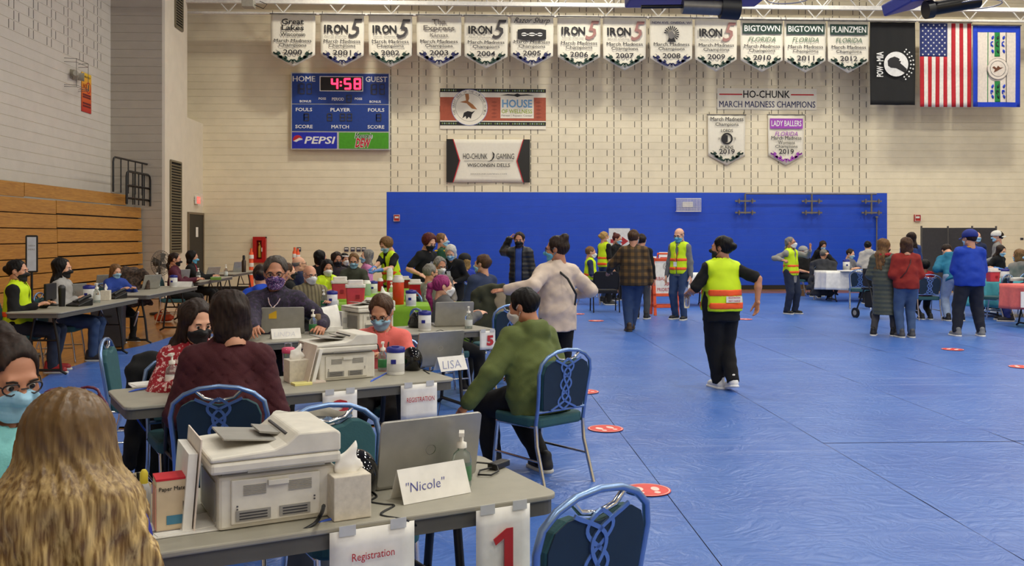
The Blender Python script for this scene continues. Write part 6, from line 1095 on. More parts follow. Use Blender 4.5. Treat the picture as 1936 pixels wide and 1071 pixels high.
sit('person in blue top with black cap and blonde hair seen from behind', 878, 480, 15.6, -20, hair=('bob', 'blonde'), top=dict(mat=fab('royal', (36, 60, 170)), sleeve=.3), pants=jeans, mask='blue', hatf=(M('cap_black', (20, 20, 24), .8),), arms=('lap', 'lap'), ch='banquet chair under the blonde person in the black cap')
person('person in black puffer jacket with one hand behind the head', 982, 439, 15.6, 192, hair=('short', 'dark'), top=dict(mat=fab('puffer_black', (20, 21, 26), .45), th=.04, kind='puffer', hem=-.14, ar=1.2, inner=fab('royal_shirt', (40, 70, 150))), pants=jeans_d, mask='black', arms=('down', W3(963, 452, 15.8)), hands=('relax', ('fist', (-1, -.2, .15))), head=(0, 10), skin=2)
i = person('curly haired person in hi-vis vest and blue gloves bending over supplies', 730, 448, 15.5, 222, hair=('curly', 'light'), top=dict(mat=blk, sleeve=.7), vest=True, pants=blk, mask='blue', lean=12, head=(10, 26), arms=(W3(716, 512, 15.0), W3(703, 512, 15.0)), skin=0); glove(i, (0, 1), M('glove_blue', (70, 120, 190), .4))
sit('bald person in striped shirt with white mask and glasses behind the lime table', 586, 501, 11.3, 152, hair=('fringe', 'grey'), top=dict(mat=bands('cloth_stripe', [((60, 52, 38), 0, .045, .45)], 0, 0, (122, 112, 84)), th=.03, wide=1.2), fat=1.2, pants=blk, mask='white', glasses=True, arms=('type', 'lap'), skin=1, head=(-10, 8))
sit('person in bright blue jacket with dark hair, seen from behind', 494, 501, 10.4, -24, hair=('bun', 'dark'), top=dict(mat=fab('bright_blue', (22, 70, 190)), th=.034, hood=True, wide=1.12), pants=blk, mask='blue', arms=('lap', 'lap'), lean=8, head=(20, 4), ch='banquet chair under the bright blue jacket')
sit('person with brown hair and black mask in dark sleeveless top', 545, 497, 12.6, 74, hair=('bun', 'brown'), top=dict(mat=blk, sleeve=.2), pants=jeans, mask='black', skin=0, arms=('lap', 'lap')); sit('balding person in navy with glasses behind the striped shirt', 566, 484, 14.6, 64, hair=('fringe', 'grey'), top=dict(mat=navy, th=.03, wide=1.15), pants=blk, fat=1.15, mask=None, glasses=True, skin=0, arms=('lap', 'lap'))
sit('person in yellow vest with dark hair and white mask by the pink bins', 619, 491, 13.7, 156, hair=('bob', 'black'), top=dict(mat=fab('lime_shirt', (176, 190, 40))), vest=True, pants=blk, mask='white', arms=('type', 'type'), skin=2, head=(0, 14))
sit('person in black with dark hair, leftmost of the group before the notice cards', 606, 473, 17.2, 40, hair=('bob', 'black'), top=dict(mat=blk, th=.03), pants=blk, mask='black', arms=('lap', 'lap')); sit('person in dark top with long brown hair beside the headband wearer', 637, 477, 17.0, 150, hair=('long', 'dark'), top=dict(mat=fab('plum', (40, 30, 40))), pants=blk, mask='black', arms=('lap', 'lap'), head=(0, 16), skin=2)
sit('person with white headband and white mask behind the lime table', 652, 479, 18.4, 140, hair=('short', 'black'), top=dict(mat=blk), pants=blk, mask='white', arms=('lap', 'lap'), head=(0, 8), extra=lambda i: setattr(MB().tube([(.096 * math.cos(a), -.014 + .116 * math.sin(a), .07 + .012 * math.sin(a)) for a in [q * math.pi / 10 for q in range(20)]], .012, 6, True).build('headband', wht, i['root']), 'matrix_local', i['HM']))
sit('person in olive sweater with grey brown hair and blue mask writing', 669, 479, 15.9, 178, hair=('short', 'light'), top=dict(mat=fab('olive_dark', (58, 62, 48)), th=.03, wide=1.15), fat=1.1, pants=blk, mask='blue', arms=('type', 'type'), head=(0, 16), glasses=True); sit('person with long grey hair in pink cardigan beside the olive sweater', 693, 472, 17.7, 252, hair=('long', 'grey'), top=dict(mat=fab('pink_cardigan', (206, 130, 176)), th=.024), pants=blk, mask='blue', arms=('lap', 'lap'), skin=0)
# -- left tables
i = sit('person in hi-vis vest and black mask at the left end table', 34, 491, 10.95, 82, hair=('bun', 'black'), top=dict(mat=blk, th=.024), vest=True, pants=jeans_d, shoes=(150, 30, 34), mask='black', arms=(Vector((-4.98, 11.1, .79)), Vector((-4.98, 10.85, .79))), head=(6, 4), skin=1, lod=0, ch='banquet chair under the vest wearer at the left end table')
sit('person in light grey jacket with long black hair and black mask at the left table', 118, 488, 12.0, 84, hair=('longback', 'black'), top=dict(mat=fab('light_grey', (168, 166, 164)), th=.03, wide=1.1), pants=jeans, shoes=(40, 40, 48), mask='black', arms=(Vector((-4.98, 12.2, .79)), Vector((-4.98, 11.9, .79))), head=(4, 6), skin=0, lod=0, ch='banquet chair under the person in light grey at the left table')
sit('person in blue jacket with brown hair and pale mask before the bleachers', 219, 500, 14.3, 128, hair=('bob', 'light'), top=dict(mat=fab('blue_jacket', (30, 62, 150)), th=.028), pants=blk, mask='blue', arms=('type', 'type'), head=(0, 16), skin=0, ch='banquet chair with a patterned coat before the bleachers')
sit('person in maroon top with dark ponytail and black mask at the far left table', 331, 478, 17.2, 84, hair=('lowpony', 'dark'), top=dict(mat=fab('maroon', (84, 24, 46)), th=.024), pants=blk, mask='black', arms=('type', 'type'), head=(0, 6), ch='banquet chair under the person in maroon')
sit('person in black jacket over red shirt with black hair and blue mask', 364, 474, 18.6, 86, hair=('bob', 'black'), top=dict(mat=blk, th=.03, inner=fab('red_shirt', (150, 24, 40))), pants=blk, mask='sky', arms=('type', 'type'), head=(0, 12), ch='banquet chair under the person in black at the far left table')
# -- right hand group
person('person in long olive puffer coat and black mask', 1672, 452, 14.4, 42, hair=('longback', 'light'), top=dict(mat=fab('puffer_olive', (74, 80, 70), .5), th=.04, hem=-.52, kind='puffer', ar=1.25, wide=1.1), pants=fab('leggings', (70, 68, 70)), shoes=(24, 24, 28), sole=(220, 220, 220), mask='black', arms=('chest', 'chest'), head=(30, 14), feet=((-.16, -.06), (.14, .08)), skin=0, extra=lambda i: MB().tube([i['neck'] + i['u'] * .01 + np.array([.1 * math.cos(a), .1 * math.sin(a), 0]) for a in [q * math.pi / 6 for q in range(12)]], .03, 8, True).build('red_scarf', fab('red_scarf', (176, 40, 48)), i['root']))
person('person in rust red jacket and jeans, back to the camera', 1713, 449, 14.15, 4, hair=('bob', 'brown'), top=dict(mat=fab('rust_red', (140, 34, 26)), th=.034, hem=-.08, wide=1.12, ar=1.1), pants=(fab('jeans_mid', (62, 86, 124)), .022), shoes=(70, 70, 76), arms=('chest', 'chest'), fat=1.12, feet=((-.09, 0), (.09, 0)), head=(4, 8), extra=lambda i: strap(i, M('strap_maroon', (60, 16, 16), .6), -1, .06), mask='blue')
person('person in navy scrubs with brown hair behind the rust red jacket', 1722, 439, 20.0, 8, hair=('longback', 'dark'), top=dict(mat=fab('scrubs_navy', (44, 66, 120)), sleeve=.85, hem=-.14), pants=navy, mask='blue', arms=('belly', 'belly'))
sit('person in red top with curly black hair, seated behind the light jeans', 1748, 491, 17.3, 6, hair=('afro', 'black'), top=dict(mat=fab('red_top', (190, 36, 44)), th=.024), pants=blk, mask='blue', arms=('lap', 'lap'), skin=3, feet=((-.1, -.1), (.1, -.1)), ch='banquet chair under the curly haired person in red')
person('person in teal hoodie and light jeans bending away, head hidden', 1790, 462, 16.9, 10, hair=('short', 'dark'), top=dict(mat=fab('teal_hoodie', (18, 104, 136)), th=.034, hem=-.10, hood=True, wide=1.12, ar=1.15), pants=(jeans_l, .03), shoes=(28, 28, 30), arms=('belly', 'belly'), lean=40, head=(0, 40), mask='blue', feet=((-.12, 0), (.14, 0)), kmin=.98)
person('person in royal blue sweatshirt and blue cap, back to the camera', 1833, 435, 14.3, 4, hair=('crop', 'dark'), top=dict(mat=fab('royal_sweat', (22, 62, 172)), th=.036, hem=-.10, wide=1.22, ar=1.25), pants=(fab('dark_jeans', (26, 30, 44)), .034), shoes=(120, 122, 126), sole=(224, 224, 224), fat=1.22, arms=('belly', 'belly'), mask='blue', hatf=(M('cap_royal', (24, 44, 130), .8),), head=(-18, 4), feet=((-.20, 0), (.17, -.02)), extra=lambda i: MB().tube([i['neck'] + i['u'] * .012 + np.array([.073 * math.cos(a), .073 * math.sin(a) - .005, 0]) for a in [q * math.pi / 6 for q in range(12)]], .012, 6, True).build('gold_collar', M('collar_gold', (214, 160, 40), .8), i['root']))
person('balding person with blue mask facing the camera before the grey screen', 1847, 438, 22.0, 186, hair=('fringe', 'brown'), top=dict(mat=navy), pants=blk, mask='blue', skin=0)
person('person in dark vest and white back to front cap', 1886, 437, 21.2, -62, hair=('crop', 'dark'), top=dict(mat=greyc), vest=None, pants=blk, mask='blue', hatf=(M('cap_white', (210, 208, 200), .8), True), arms=('belly', 'belly'), extra=lambda i: None)
i = person('person with long dark hair, pale mask and blue gloves leaning over the teal table', 1893, 464, 19.2, 152, hair=('long', 'dark'), top=dict(mat=blk, sleeve=.8), pants=blk, mask='blue', lean=20, head=(4, 14), arms=(W3(1905, 508, 18.9), W3(1886, 508, 18.9)), skin=0); glove(i, (0, 1), M('glove_blue'))
sit('person with light hair in grey hoodie at the right edge', 1926, 471, 18.3, -14, hair=('bob', 'light'), top=dict(mat=fab('grey_hoodie2', (118, 116, 114)), th=.03, hood=True), pants=blk, mask='blue', arms=('lap', 'lap'), ch='banquet chair under the light haired person at the right edge')
sit('person in blue trousers sitting behind the coral tablecloth at the right edge', 1950, 470, 16.7, -60, hair=('short', 'dark'), top=dict(mat=navy), pants=fab('royal_trousers', (30, 44, 110)), mask='blue', arms=('lap', 'lap'), feet=((-.2, .35), (.1, .4)))
sit('person in black with a pale cap left of the white table', 1519, 466, 24.3, 150, hair=('crop', 'dark'), top=dict(mat=blk, sleeve=.7, th=.03), fat=1.15, pants=blk, mask='white', arms=('lap', 'lap'), hatf=(M('cap_pale', (160, 158, 156), .8),), ch='banquet chair under the person in the pale cap')
sit('grey haired person in black jacket seen from behind, arm raised to the ear', 1557, 471, 23.0, 24, hair=('short', 'grey'), top=dict(mat=blk, th=.036, wide=1.15), fat=1.1, pants=blk, mask='blue', arms=('lap', W3(1567, 484, 22.8)), hands=('relax', 'fist'), ch='banquet chair with a dark jacket hung over it at the white table')
person('person in black with long dark hair bending over behind the white table', 1556, 456, 25.0, 176, hair=('long', 'dark'), top=dict(mat=blk), pants=blk, mask='blue', lean=24, head=(0, 22), arms=('belly', 'belly'))
sit('person in grey t-shirt with pale mask leaning on the white table', 1608, 471, 23.4, 140, hair=('short', 'dark'), top=dict(mat=fab('grey_tee', (110, 112, 118)), sleeve=.85), pants=blk, mask='blue', arms=('type', 'type'), head=(0, 18), skin=0); person('person in pale grey hoodie with dark bun standing at the white table', 1641, 456, 21.3, 12, hair=('bun', 'black'), top=dict(mat=fab('hoodie_pale', (176, 172, 166)), hood=True, th=.034, wide=1.15, hem=-.1), pants=blk, mask='blue', lean=14, arms=('belly', 'belly'), kmin=.84, head=(20, 4))
# ================================================================ chairs without sitters, and other furniture
def face(a): return -math.radians(a)
p = at_y(1127, 920, 2.6); chair('banquet chair in the right foreground, its dark back to the camera', (p.x - .16, p.y + .21), face(-38)); p = at_y(665, 765, 3.7); chair('teal banquet chair facing the camera behind the closest table', (p.x, p.y), face(152)); p = at_y(278, 620, 6.6); chair('banquet chair turned sideways left of the red floral top', (p.x, p.y), face(80))
p = at_y(1625, 510, 19.9); chair('banquet chair with woven back before the white tablecloth', (p.x, p.y), face(20)); p = at_y(1878, 530, 17.2); chair('banquet chair right of the royal blue sweatshirt', (p.x, p.y), face(-35)); p = at_y(942, 560, 9.9); chair('banquet chair between the coat rack chair and the olive hoodie', (p.x, p.y), face(-30)); p = at_y(1905, 530, 14.6)
q = at_z(1143, 590, 0); black_chair('black armchair standing left of the plaid jacket', (q.x, q.y), 0); q = at_y(522, 490, 12.9); black_chair('black chair behind the person in purple', (q.x, q.y), face(10), False); q = at_y(925, 545, 10.7); black_chair('black chair with an olive and tan coat hung over its back', (q.x, q.y), face(-12), False)
def drape(label, c, rz, w, zt, zb, mat, name='draped_jacket', second=None):
    t = thing(name, label, 'jacket', (c[0], c[1], 0), rz); fr = (np.array([1., 0, 0]), np.array([0, 1., 0])); g = SDF((-w * .75, -.3, zb - .05), (w * .75, .2, zt + .12), .015); g.ecap((0, -.27, zt - .08), (0, -.28, zb), fr, (w * .44, .035), (w * .55, .045)); g.cap((-w * .34, -.26, zt - .03), (w * .34, -.26, zt - .03), .05, k=.05); g.cap((-w * .42, -.25, zt - .06), (-w * .5, -.22, zb + .12), .05, .04, k=.03); g.cap((w * .42, -.25, zt - .06), (w * .5, -.22, zb + .12), .05, .04, k=.03); g.cap((-.1, -.27, zt + .02), (.1, -.27, zt + .02), .035, k=.03); P = g.P(); g.D += wob(P, 24, .008, w * 9) + .006 * np.sin(P[..., 0] * 45 + 3 * np.sin(P[..., 2] * 6)); b = g.build('coat_body', mat, t)
    if second: g = SDF((-.1, -.36, zb), (.2, -.2, zt + .06), .015); g.ecap((.06, -.305, zt - .03), (.10, -.32, zb + .2), fr, (.07, .02), (.05, .02)); P = g.P(); g.D += wob(P, 30, .004); g.build('lining', second, t)
    return t
q = at_y(925, 545, 10.7); drape('olive and tan coat hung over a chair left of the beige jacket', (q.x, q.y), face(-12), .5, 1.0, .35, fab('coat_olive', (52, 54, 36)), second=fab('coat_tan', (150, 136, 112))); q = at_y(1557, 510, 22.85); drape('dark grey jacket hung over the chair of the grey haired person', (q.x, q.y), face(24), .62, .98, .16, fab('coat_grey', (52, 54, 60))); q = at_y(292, 700, 5.75); drape('black coat hanging over the chair of the red floral top', (q.x + .135, q.y - .234), face(150), .28, .82, .1, blk); q = at_y(252, 520, 14.7); drape('brown patterned coat over the chair right of the blue jacket', (q.x, q.y), face(150), .55, 1.05, .5, speck('coat_brown', (52, 40, 34), [(84, 66, 56)], 30, .5))
# left row of tables
xl = [(-4.85, 11.7, 'grey folding table closest to the camera in the left row'), (-4.95, 14.8, 'second grey folding table of the left row, in front of the bleachers'), (-5.35, 18.7, 'third grey folding table of the left row'), (-5.62, 22.3, 'furthest grey folding table of the left row near the corner door')]
for x, y, lab in xl: table(lab, (x, y), math.pi / 2, 2.44, .62, group='tables in the left row')
def onl(px, py): return on(px, py)
laptop(onl(138, 572), 1.05, 'open silver laptop before the light grey jacket in the left row', .34, 10); laptop(onl(198, 548), 1.05, 'open silver laptop between the canister and blue jacket, left row', .34, 8); laptop(onl(284, 547), 1.05, 'open laptop on the second left row table', .34, 18); laptop(onl(343, 534), 1.05, 'open laptop before the person in maroon', .34, 12); laptop(onl(400, 526), 1.05, 'open laptop before the person in black, far left table', .34, 22); laptop(onl(450, 514), 1.05, 'open laptop on the furthest left row table', .34, 12)
wipes(onl(168, 572), 'white canister with blue lid on the closest left row table', 1.15); wipes(onl(328, 543), 'white canister with blue lid on the second left row table', 1.05); sanitizer(onl(183, 573), 'clear bottle right of the canister, closest left row table', 1.3, M('label_clear')); sanitizer(onl(297, 545), 'clear bottle left of the canister, second left row table', 1.3, M('label_clear')); sanitizer(onl(375, 530), 'clear bottle on the third left row table before the blue mask', 1.2, M('label_clear')); sanitizer(onl(427, 523), 'clear bottle at the end of the third left row table', 1.3, M('label_clear')); tissue_box(onl(200, 568), face(80), 'tissue box on the closest left row table'); name_card(onl(350, 543), face(10), 'white name card on the second left row table', 'A', .26, .09, paper)
for lab, px, py, rz in (('black desk phone on the closest left row table by the canister', 150, 579, 1.2), ('second black desk phone at the right end of the closest left row table', 218, 565, 1.2)):
    t = thing('desk_phone', lab, 'phone', onl(px, py), rz); MB().prism([(-.12, 0), (.12, 0), (.12, .09), (-.12, .02)], -.1, .1).build('base', black, t, .01); MB().tube([(-.1, -.07, .06), (0, -.07, .1), (.1, -.07, .12)], .022, 8).build('handset', black, t); MB().box((.03, .03, .07), (.12, .1, .01), Matrix.Rotation(-.28, 3, 'Y')).build('keypad', dev_d, t)
t = thing('monitor_stand', 'black monitor back on the closest left row table before the vest wearer', 'monitor', onl(95, 578), face(85)); MB().box((0, 0, .17), (.36, .03, .2)).build('panel', black, t, .008); MB().box((0, .02, .04), (.05, .03, .08)).build('neck', black, t); MB().box((0, .03, .006), (.2, .16, .012)).build('foot', black, t, .004); t = thing('travel_mug', 'black travel mug on the closest left row table', 'mug', onl(117, 580), 0); MB().lathe([(.035, 0), (.042, .2), (.04, .22)], 16).build('cup', black, t); MB().lathe([(.043, .22), (.04, .24), (.02, .26)], 16).build('lid', dev_d, t)
t = thing('thermos', 'dark thermos on the furthest left row table', 'thermos', onl(461, 515), 0); MB().lathe([(.05, 0), (.05, .26), (.03, .3)], 14).build('flask', M('thermos_brown', (60, 48, 40), .3, .5), t); MB().lathe([(.032, .3), (.032, .38), (.02, .4)], 14).build('cup_lid', black, t); t = thing('green_packet', 'flat green packet on the third left row table', 'packet', onl(408, 530), .3); MB().box((0, 0, .03), (.2, .14, .06)).build('packet', M('packet_green', (110, 150, 60), .6), t, .008); MB().box((0, 0, .062), (.14, .09, .003)).build('label_patch', paper, t)
t = thing('equipment_case', 'tall dark grey case standing under the closest left row table', 'case', tuple(at_z(205, 655, 0)), .2); MB().box((0, 0, .3), (.42, .34, .6)).build('case', M('case_grey', (48, 48, 52), .5), t, .015); MB().box((0, -.175, .45), (.16, .02, .03)).build('grip', black, t, .006); cord([at_z(182, 645, .0) + Vector((0, 0, .4)), at_z(190, 620, .2), at_z(195, 600, .45), at_z(187, 575, .72)], .007, wht, 'white cord hanging beside the dark case'); cord([at_z(262, 590, .55), at_z(252, 620, .2), at_z(240, 640, .02), at_z(225, 640, .02)], .009, wht, 'thick white cord falling to the wooden floor'); 
t = thing('orange_bag', 'orange bag lying on the wooden floor under the left tables', 'bag', tuple(at_z(310, 608, 0)), 0); g = SDF((-.2, -.15, 0), (.2, .15, .2), .012); g.ell((0, 0, .07), (.18, .13, .08)); g.cap((-.1, 0, .1), (.05, 0, .13), .05, k=.05); P = g.P(); g.D += wob(P, 40, .008); g.D = np.maximum(g.D, .002 - P[..., 2]); g.build('bag_body', fab('bag_orange', (190, 70, 30)), t); MB().tube([(-.08, 0, .13), (-.04, 0, .22), (.04, 0, .22), (.08, 0, .13)], .008, 6).build('bag_handle', M('cloth_bag_orange'), t)
t = thing('pedestal_fan', 'round grey pedestal fan before the pier', 'fan', (at_y(302, 498, 19.2).x, 19.2, 0), face(118)); cz = at_y(302, 498, 19.2).z; MB().lathe([(.2, 0), (.2, .03), (.03, .05)], 20).build('base', black, t); MB().cyl((0, 0, .04), (0, 0, cz - .1), .018).build('pole', black, t); MB().cyl((0, -.12, cz), (0, .0, cz), .07, .06).build('motor', black, t); gm = M('fan_grey', (84, 78, 70), .5)
m = MB(); [m.tube([(rr * math.cos(a), .03 + dy, cz + rr * math.sin(a)) for a in [q * math.pi / 12 for q in range(24)]], .006, 5, True) for rr, dy in ((.26, 0), (.2, .05), (.12, .07), (.06, .075))]; [m.tube([(.03 * math.cos(a), .08, cz + .03 * math.sin(a)), (.15 * math.cos(a), .065, cz + .15 * math.sin(a)), (.26 * math.cos(a), 0.03, cz + .26 * math.sin(a)), (.1 * math.cos(a), -.06, cz + .1 * math.sin(a))], .003, 4) for a in [q * math.pi / 16 for q in range(32)]]; m.build('cage', gm, t)
for q in range(4): a = q * math.pi / 2 + .4; MB().add([(.03 * math.cos(a), .02, cz + .03 * math.sin(a)), (.22 * math.cos(a - .3), .0, cz + .22 * math.sin(a - .3)), (.23 * math.cos(a + .2), .03, cz + .23 * math.sin(a + .2)), (.1 * math.cos(a + .5), .04, cz + .1 * math.sin(a + .5))], [(0, 1, 2, 3)]).build('blade', gm, t, solid=.004)
p = at_y(60, 480, 12.6); t = thing('sign_stand', 'upright black framed sign stand before the bleachers', 'sign stand', (p.x, 12.6, 0), face(160) + math.pi); zt = at_y(60, 445, 12.6).z; zb = at_y(60, 516, 12.6).z; Wd = .15; MB().prism(rrect(Wd, zt - zb, .02), -.015, .015, 'xy').build('frame', black, t, .004, loc=(0, 0, (zt + zb) / 2), rot=(math.pi / 2, 0, 0)); MB().box((0, -.018, (zt + zb) / 2), (Wd * .72, .004, (zt - zb) * .9)).build('sheet', M('sheet_blue', (196, 204, 216), .5), t); MB().cyl((0, 0, .02), (0, 0, zb), .016).build('pole', black, t); MB().lathe([(.18, 0), (.18, .015), (.03, .03)], 20).build('foot', black, t)
[text(t, s, -.04, .04, zb + z, zb + z + .02, -.021, M('print_grey'), 0) for s, z in (('CHECK IN', .35), ('HERE', .3))]
# orange posts near the back wall
for px, pt, lab in ((475, 470, 'orange striped delineator post left of the red cabinet'), (557, 468, 'orange striped delineator post, left of the pair by the notice card'), (563, 470, 'orange striped delineator post, right of the pair by the notice card')):
    p = at_y(px, pt, 25.4); t = thing('delineator_post', lab, 'traffic post', (p.x, 25.4, 0)); om = M('post_orange', (240, 92, 40), .5); MB().lathe([(.2, 0), (.2, .05), (.08, .08), (.06, .09)], 18).build('base', black, t); MB().lathe([(.065, .08), (.055, p.z - .12), (.03, p.z - .08), (.03, p.z)], 16).build('tube', om, t); [MB().lathe([(.066, z), (.067, z + .005), (.066, z + .1), (.065, z + .105)], 16).build('white_band', wht, t) for z in (p.z - .28, p.z - .5, p.z - .72)]
# orange folding sign
q = at_z(1256, 597, 0); t = thing('folding_sign', 'orange folding floor sign with white panel and red lettering', 'sign', (q.x, q.y, 0), .06); om = M('sign_orange', (238, 92, 48), .5); zt = 1.16; Wd = .52
for s in (-1, 1):
    R = Matrix.Rotation(-s * .16, 3, 'X'); fr = MB()
    for sx in (-1, 1): fr.box(R @ Vector((sx * (Wd / 2 - .03), 0, -zt / 2)) + Vector((0, s * .015, zt)), (.06, .025, zt), R)
    for z in (-.04, -.98, -.75): fr.box(R @ Vector((0, 0, z * 1.0)) + Vector((0, s * .015, zt)), (Wd, .025, .06), R)
    fr.build('leg_frame', om, t, .004); pn = MB().box((0, 0, 0), (Wd - .02, .012, .68)).build('panel', wht, t, .004); pn.matrix_local = Matrix.Translation(R @ Vector((0, s * -.004, -.4)) + Vector((0, s * .022, zt))) @ R.to_4x4()
    if s > 0:
        for ln, x0, x1, z0, z1 in (('TRIBAL', -.24, .0, -.06, .01), ('ARE', -.02, .14, -.17, -.10), ('PRIORITIZED', -.17, .24, -.28, -.21)): text(pn, ln, x0, x1, z0, z1, -.008, red_ink, .01)
        m = MB(); [ringp(m, .05, .22, r0, r0 + .008, -.008, 20) for r0 in (.03, .055, .075)]; m.build('emblem', M('print_grey'), pn, fix=False)
MB().tube([(-.14, 0, zt), (-.14, 0, zt + .08), (.14, 0, zt + .08), (.14, 0, zt)], .02, 8).build('carry_handle', om, t)
def board(px0, px1, pt, pb, Y, label, arrow, zb=0, name='arrow_poster'):
    a = at_y(px0, pb, Y); b = at_y(px1, pt, Y); W = b.x - a.x; Hh = b.z - a.z; t = thing(name, label, 'sign', ((a.x + b.x) / 2, Y, zb)); z0 = a.z - zb; MB().box((0, 0, z0 + Hh / 2), (W, .012, Hh)).build('sheet', paper, t)
    if arrow: az = z0 + Hh * arrow; MB().prism([(-W * .42, az - Hh * .06), (W * .12, az - Hh * .06), (W * .12, az - Hh * .15), (W * .42, az), (W * .12, az + Hh * .15), (W * .12, az + Hh * .06), (-W * .42, az + Hh * .06)], -.012, -.007).build('arrow', red_ink, t)
    if a.z > .05 and name == 'arrow_poster' and zb == 0: MB().cyl((0, .03, .0), (0, .03, z0 + Hh * .5), .015).build('stand_pole', black, t); MB().lathe([(.2, 0), (.2, .02), (.03, .03)], 18, (0, .03, 0)).build('stand_foot', black, t)
    if zb > .5 and name == 'arrow_poster': MB().cyl((0, .02, .0), (0, .02, z0 + Hh * .5), .01).build('stand_pole', black, t); MB().box((0, .02, .006), (.12, .1, .012)).build('stand_foot', black, t)
    return t
board(1151, 1191, 432, 490, 24.2, 'large white poster with a red arrow before the blue wall', .58); board(1246, 1271, 477, 502, 21.0, 'small white card with a red arrow above the orange sign', .55, TH); board(993, 1013, 530, 566, 16.4, 'white notice sheet on a stand left of the beige jacket', 0); board(1235, 1241, 485, 516, 20.9, 'narrow white box on the white table by the arrow card', 0, TH, 'white_carton')
table('folding table under the white cloth behind the orange sign', (at_y(1275, 500, 21).x, 21.0), 0, 1.83, .76); cloth_over('tablecloth', 'white tablecloth on the table behind the orange sign', (at_y(1275, 500, 21).x, 21.0), 0, 1.83, .76, .4, wht, 2)
sanitizer((at_y(1235, 490, 20.9).x - .1, 20.8, TH + .01), 'clear bottle on the white table by the arrow card', 1.4, M('label_clear'))
q = at_y(1021, 560, 15.9); t = thing('utility_cart', 'black utility cart left of the beige jacket', 'cart', (q.x, 15.9, 0)); [MB().box((0, 0, z), (.36, .4, .03)).build('shelf', black, t, .006) for z in (.15, .5, .86)]; [MB().cyl((x, y, .06), (x, y, .98), .014, n=8).build('post', black, t) for x in (-.16, .16) for y in (-.18, .18)]; [MB().cyl((x - .012, y, .04), (x + .012, y, .04), .04, n=12).build('wheel', dev_d, t) for x in (-.16, .16) for y in (-.18, .18)]; MB().box((0, -.1, .94), (.2, .16, .14)).build('carton', paper, t)
for k, (px, py, lab, mt) in enumerate(((1092, 556, 'shrink wrapped water bottles on the wooden strip by the blue wall', M('water_wrap', (150, 170, 200), .3)), (1106, 556, 'brown carton beside the wrapped water bottles', M('carton_kraft', (150, 112, 70), .8)), (1510, 560, 'tan carton under the seated person in the pale cap', M('carton_kraft')))):
    q = at_z(px, py, 0); t = thing('supply_carton', lab, 'box', (q.x, q.y, 0)); MB().box((0, 0, .15), (.26, .3, .3)).build('carton', mt, t, .006); MB().box((0, 0, .302), (.26, .06, .004)).build('tape', M('tape'), t)
# right hand tables
q = (at_y(1620, 510, 22.3).x, 22.3); table('folding table under the white cloth at right', q, 0, 1.83, .8); cloth_over('tablecloth', 'white tablecloth on the right hand table before the blue wall', q, 0, 1.83, .8, .45, wht, 5); wipes(on(1600, 511), 'white canister with blue lid on the right hand white table', 1.4); q2 = on(1608, 514); t = thing('blue_pad', 'pale blue paper pad on the right hand white table', 'pad', (q2[0], q2[1], TH + .008), 0); MB().box((0, 0, .004), (.5, .3, .006)).build('pad', M('label_sky'), t); MB().box((.1, 0, .009), (.2, .2, .004)).build('sheet', paper, t)
q = (at_y(1960, 530, 17.9).x, 17.9); table('folding table under the teal cloth at right', q, 0, 2.44, .76); tealc = M('cloth_teal', (84, 176, 184), .8); cloth_over('tablecloth', 'teal tablecloth behind the royal blue sweatshirt', (q[0], q[1]), 0, 2.44, .76, .55, tealc, 3)
q = (at_y(2002, 545, 15.6).x, 15.75); table('folding table under the coral cloth at the right edge', q, 0, 1.5, .76); cloth_over('tablecloth', 'coral tablecloth at the right edge of the picture', q, 0, 1.5, .76, .42, M('cloth_coral', (232, 82, 72), .8), 6); board(1930, 1942, 552, 582, 15.28, 'white sheet pinned to the coral tablecloth', 0, .1, 'pinned_sheet')
sharps(on(1877, 533, TH), 'pink sharps bin on the teal tablecloth', .9); wipes(on(1900, 532, TH), 'white canister with blue lid on the teal tablecloth', 1.25); t = thing('white_tray', 'flat white tray on the teal tablecloth', 'tray', on(1922, 532, TH), 0); MB().box((0, 0, .03), (.36, .25, .05)).build('tray', paper, t, .006); MB().box((0, 0, .062), (.28, .18, .012)).build('lid', wht, t, .004)
# grey folding screen
t = thing('folding_screen', 'dark grey fabric folding screen with three panels behind the right group', 'screen', (at_y(1742, 500, 24.5).x, 24.5, 0)); X = [at_y(p_, 440, 24.5).x - t.location.x for p_ in (1742, 1801, 1838, 1893)]; ht = at_y(1800, 431, 24.5).z; sm = M('screen_cloth', (62, 58, 56), .9, bump=.1)
for i in range(3):
    m = MB(); a, b = Vector((X[i], .0 if i % 2 == 0 else .25, 0)), Vector((X[i + 1], .25 if i % 2 == 0 else 0, 0)); d = (b - a); m.add([a + Vector((0, 0, .1)), b + Vector((0, 0, .1)), b + Vector((0, 0, ht)), a + Vector((0, 0, ht))], [(0, 1, 2, 3)]); m.build('panel', sm, t, solid=.02)
for i in range(4): y = 0 if i % 2 == 0 else .25; MB().cyl((X[i], y, 0), (X[i], y, ht + .05), .025).build('post', M('fan_grey'), t)
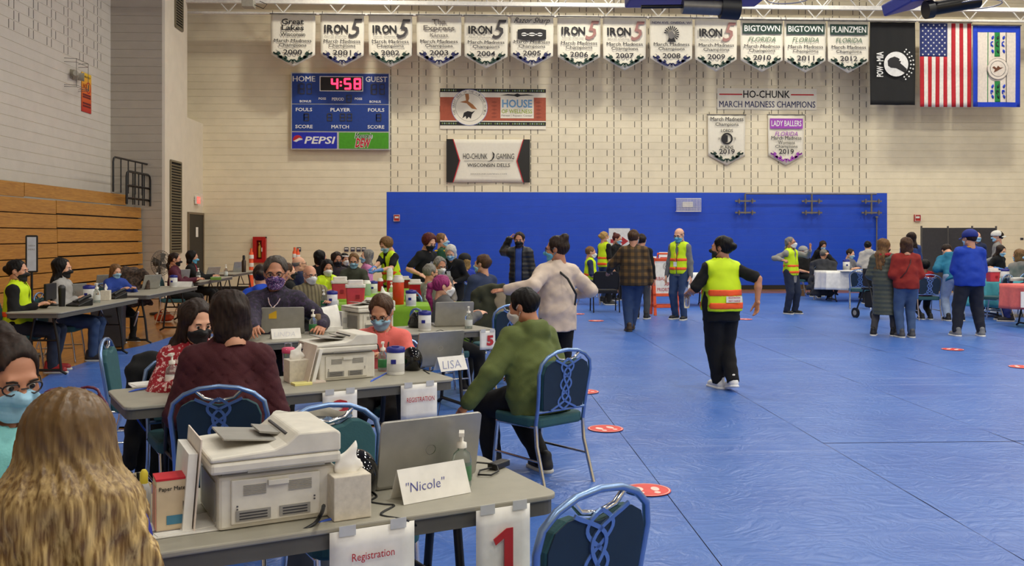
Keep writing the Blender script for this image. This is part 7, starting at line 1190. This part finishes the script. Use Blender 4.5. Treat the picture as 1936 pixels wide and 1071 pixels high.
# walker with wheels and seat
q = at_z(1662, 604, 0); t = thing('rollator', 'black four wheeled walker with a bag beside the olive coat', 'walker', (q.x, q.y + .1, 0), .3)
for x in (-.25, .25):
    MB().tube([(x, -.22, .1), (x, -.12, .55), (x, .06, .9), (x, -.05, .98), (x, -.2, 1.0)], .015, 8).build('frame_tube', leg_m, t); MB().tube([(x, .3, .1), (x, .05, .6)], .015, 8).build('frame_tube', leg_m, t)
    for y in (-.22, .3): w_ = MB().cyl((x - .018, y, .1), (x + .018, y, .1), .1, n=20).build('wheel', black, t); MB().cyl((x - .02, y, .1), (x + .02, y, .1), .05, n=14).build('hub', dev_g, w_)
MB().box((0, .02, .58), (.46, .3, .04)).build('seat', black, t, .01); MB().box((0, -.02, .38), (.42, .26, .32)).build('bag', fab('bag_black', (20, 20, 24)), t, .03); MB().box((0, .0, .80), (.44, .28, .34)).build('basket', M('basket_black', (26, 26, 30), .5), t, .01)
# floor stickers
for n_, (px, py) in enumerate(((1224, 927), (1145, 811), (1105, 741), (1127, 607), (1092, 594), (1408, 604), (1801, 661), (1932, 694))):
    q = at_z(px, py, .012); lab = ['red round floor sticker right behind the foreground chair', 'red round floor sticker right of the woven chair legs', 'red round floor sticker half hidden by the woven chair', 'red round floor sticker between beige jacket and plaid jacket', 'red round floor sticker just left of the black armchair shadow', 'red round floor sticker right of the walking vest wearer', 'red round floor sticker before the royal blue sweatshirt', 'red round floor sticker at the right edge of the picture'][n_]
    t = thing('floor_sticker', lab, 'sticker', (q.x, q.y, .013), n_ * .4, 'round floor stickers'); MB().prism(circ(0, 0, .145, None, 32), 0, .0015, 'xy').build('disc', M('sticker_red', (222, 66, 58), .5), t); f_ = MB(); ws = M('sticker_white', (240, 214, 204), .5)
    m = MB(); V = [(rr * math.cos(2 * math.pi * i / 32), rr * math.sin(2 * math.pi * i / 32), .002) for rr in (.132, .138) for i in range(32)]; m.add(V, [(i, (i + 1) % 32, 32 + (i + 1) % 32, 32 + i) for i in range(32)]); m.build('rim_ring', ws, t, fix=False)
    for s in (-1, 1): MB().prism(circ(s * .05, .015, .026, .045, 16), .0016, .0024, 'xy').build('footprint', ws, t); MB().prism(circ(s * .05, -.065, .02, .022, 14), .0016, .0024, 'xy').build('heel_print', ws, t)

q = at_y(590, 785, 4.35); t = thing('waste_bin', 'grey waste bin with a pale bag liner behind the closest printer', 'bin', (q.x, 4.35, 0)); MB().lathe([(.13, 0), (.17, q.z - .05), (.18, q.z - .04)], 20).build('bin', M('bin_grey', (70, 72, 74), .6), t)
MB().grid(lambda u, v: ((.178 + .012 * math.sin(u * 40) * v + .008) * math.cos(2 * math.pi * u), (.178 + .012 * math.sin(u * 40) * v + .008) * math.sin(2 * math.pi * u), q.z + .012 * math.sin(u * 31) - .12 * v), 40, 4).build('bag_liner', M('liner', (196, 192, 182), .5), t, fix=False, solid=.002)
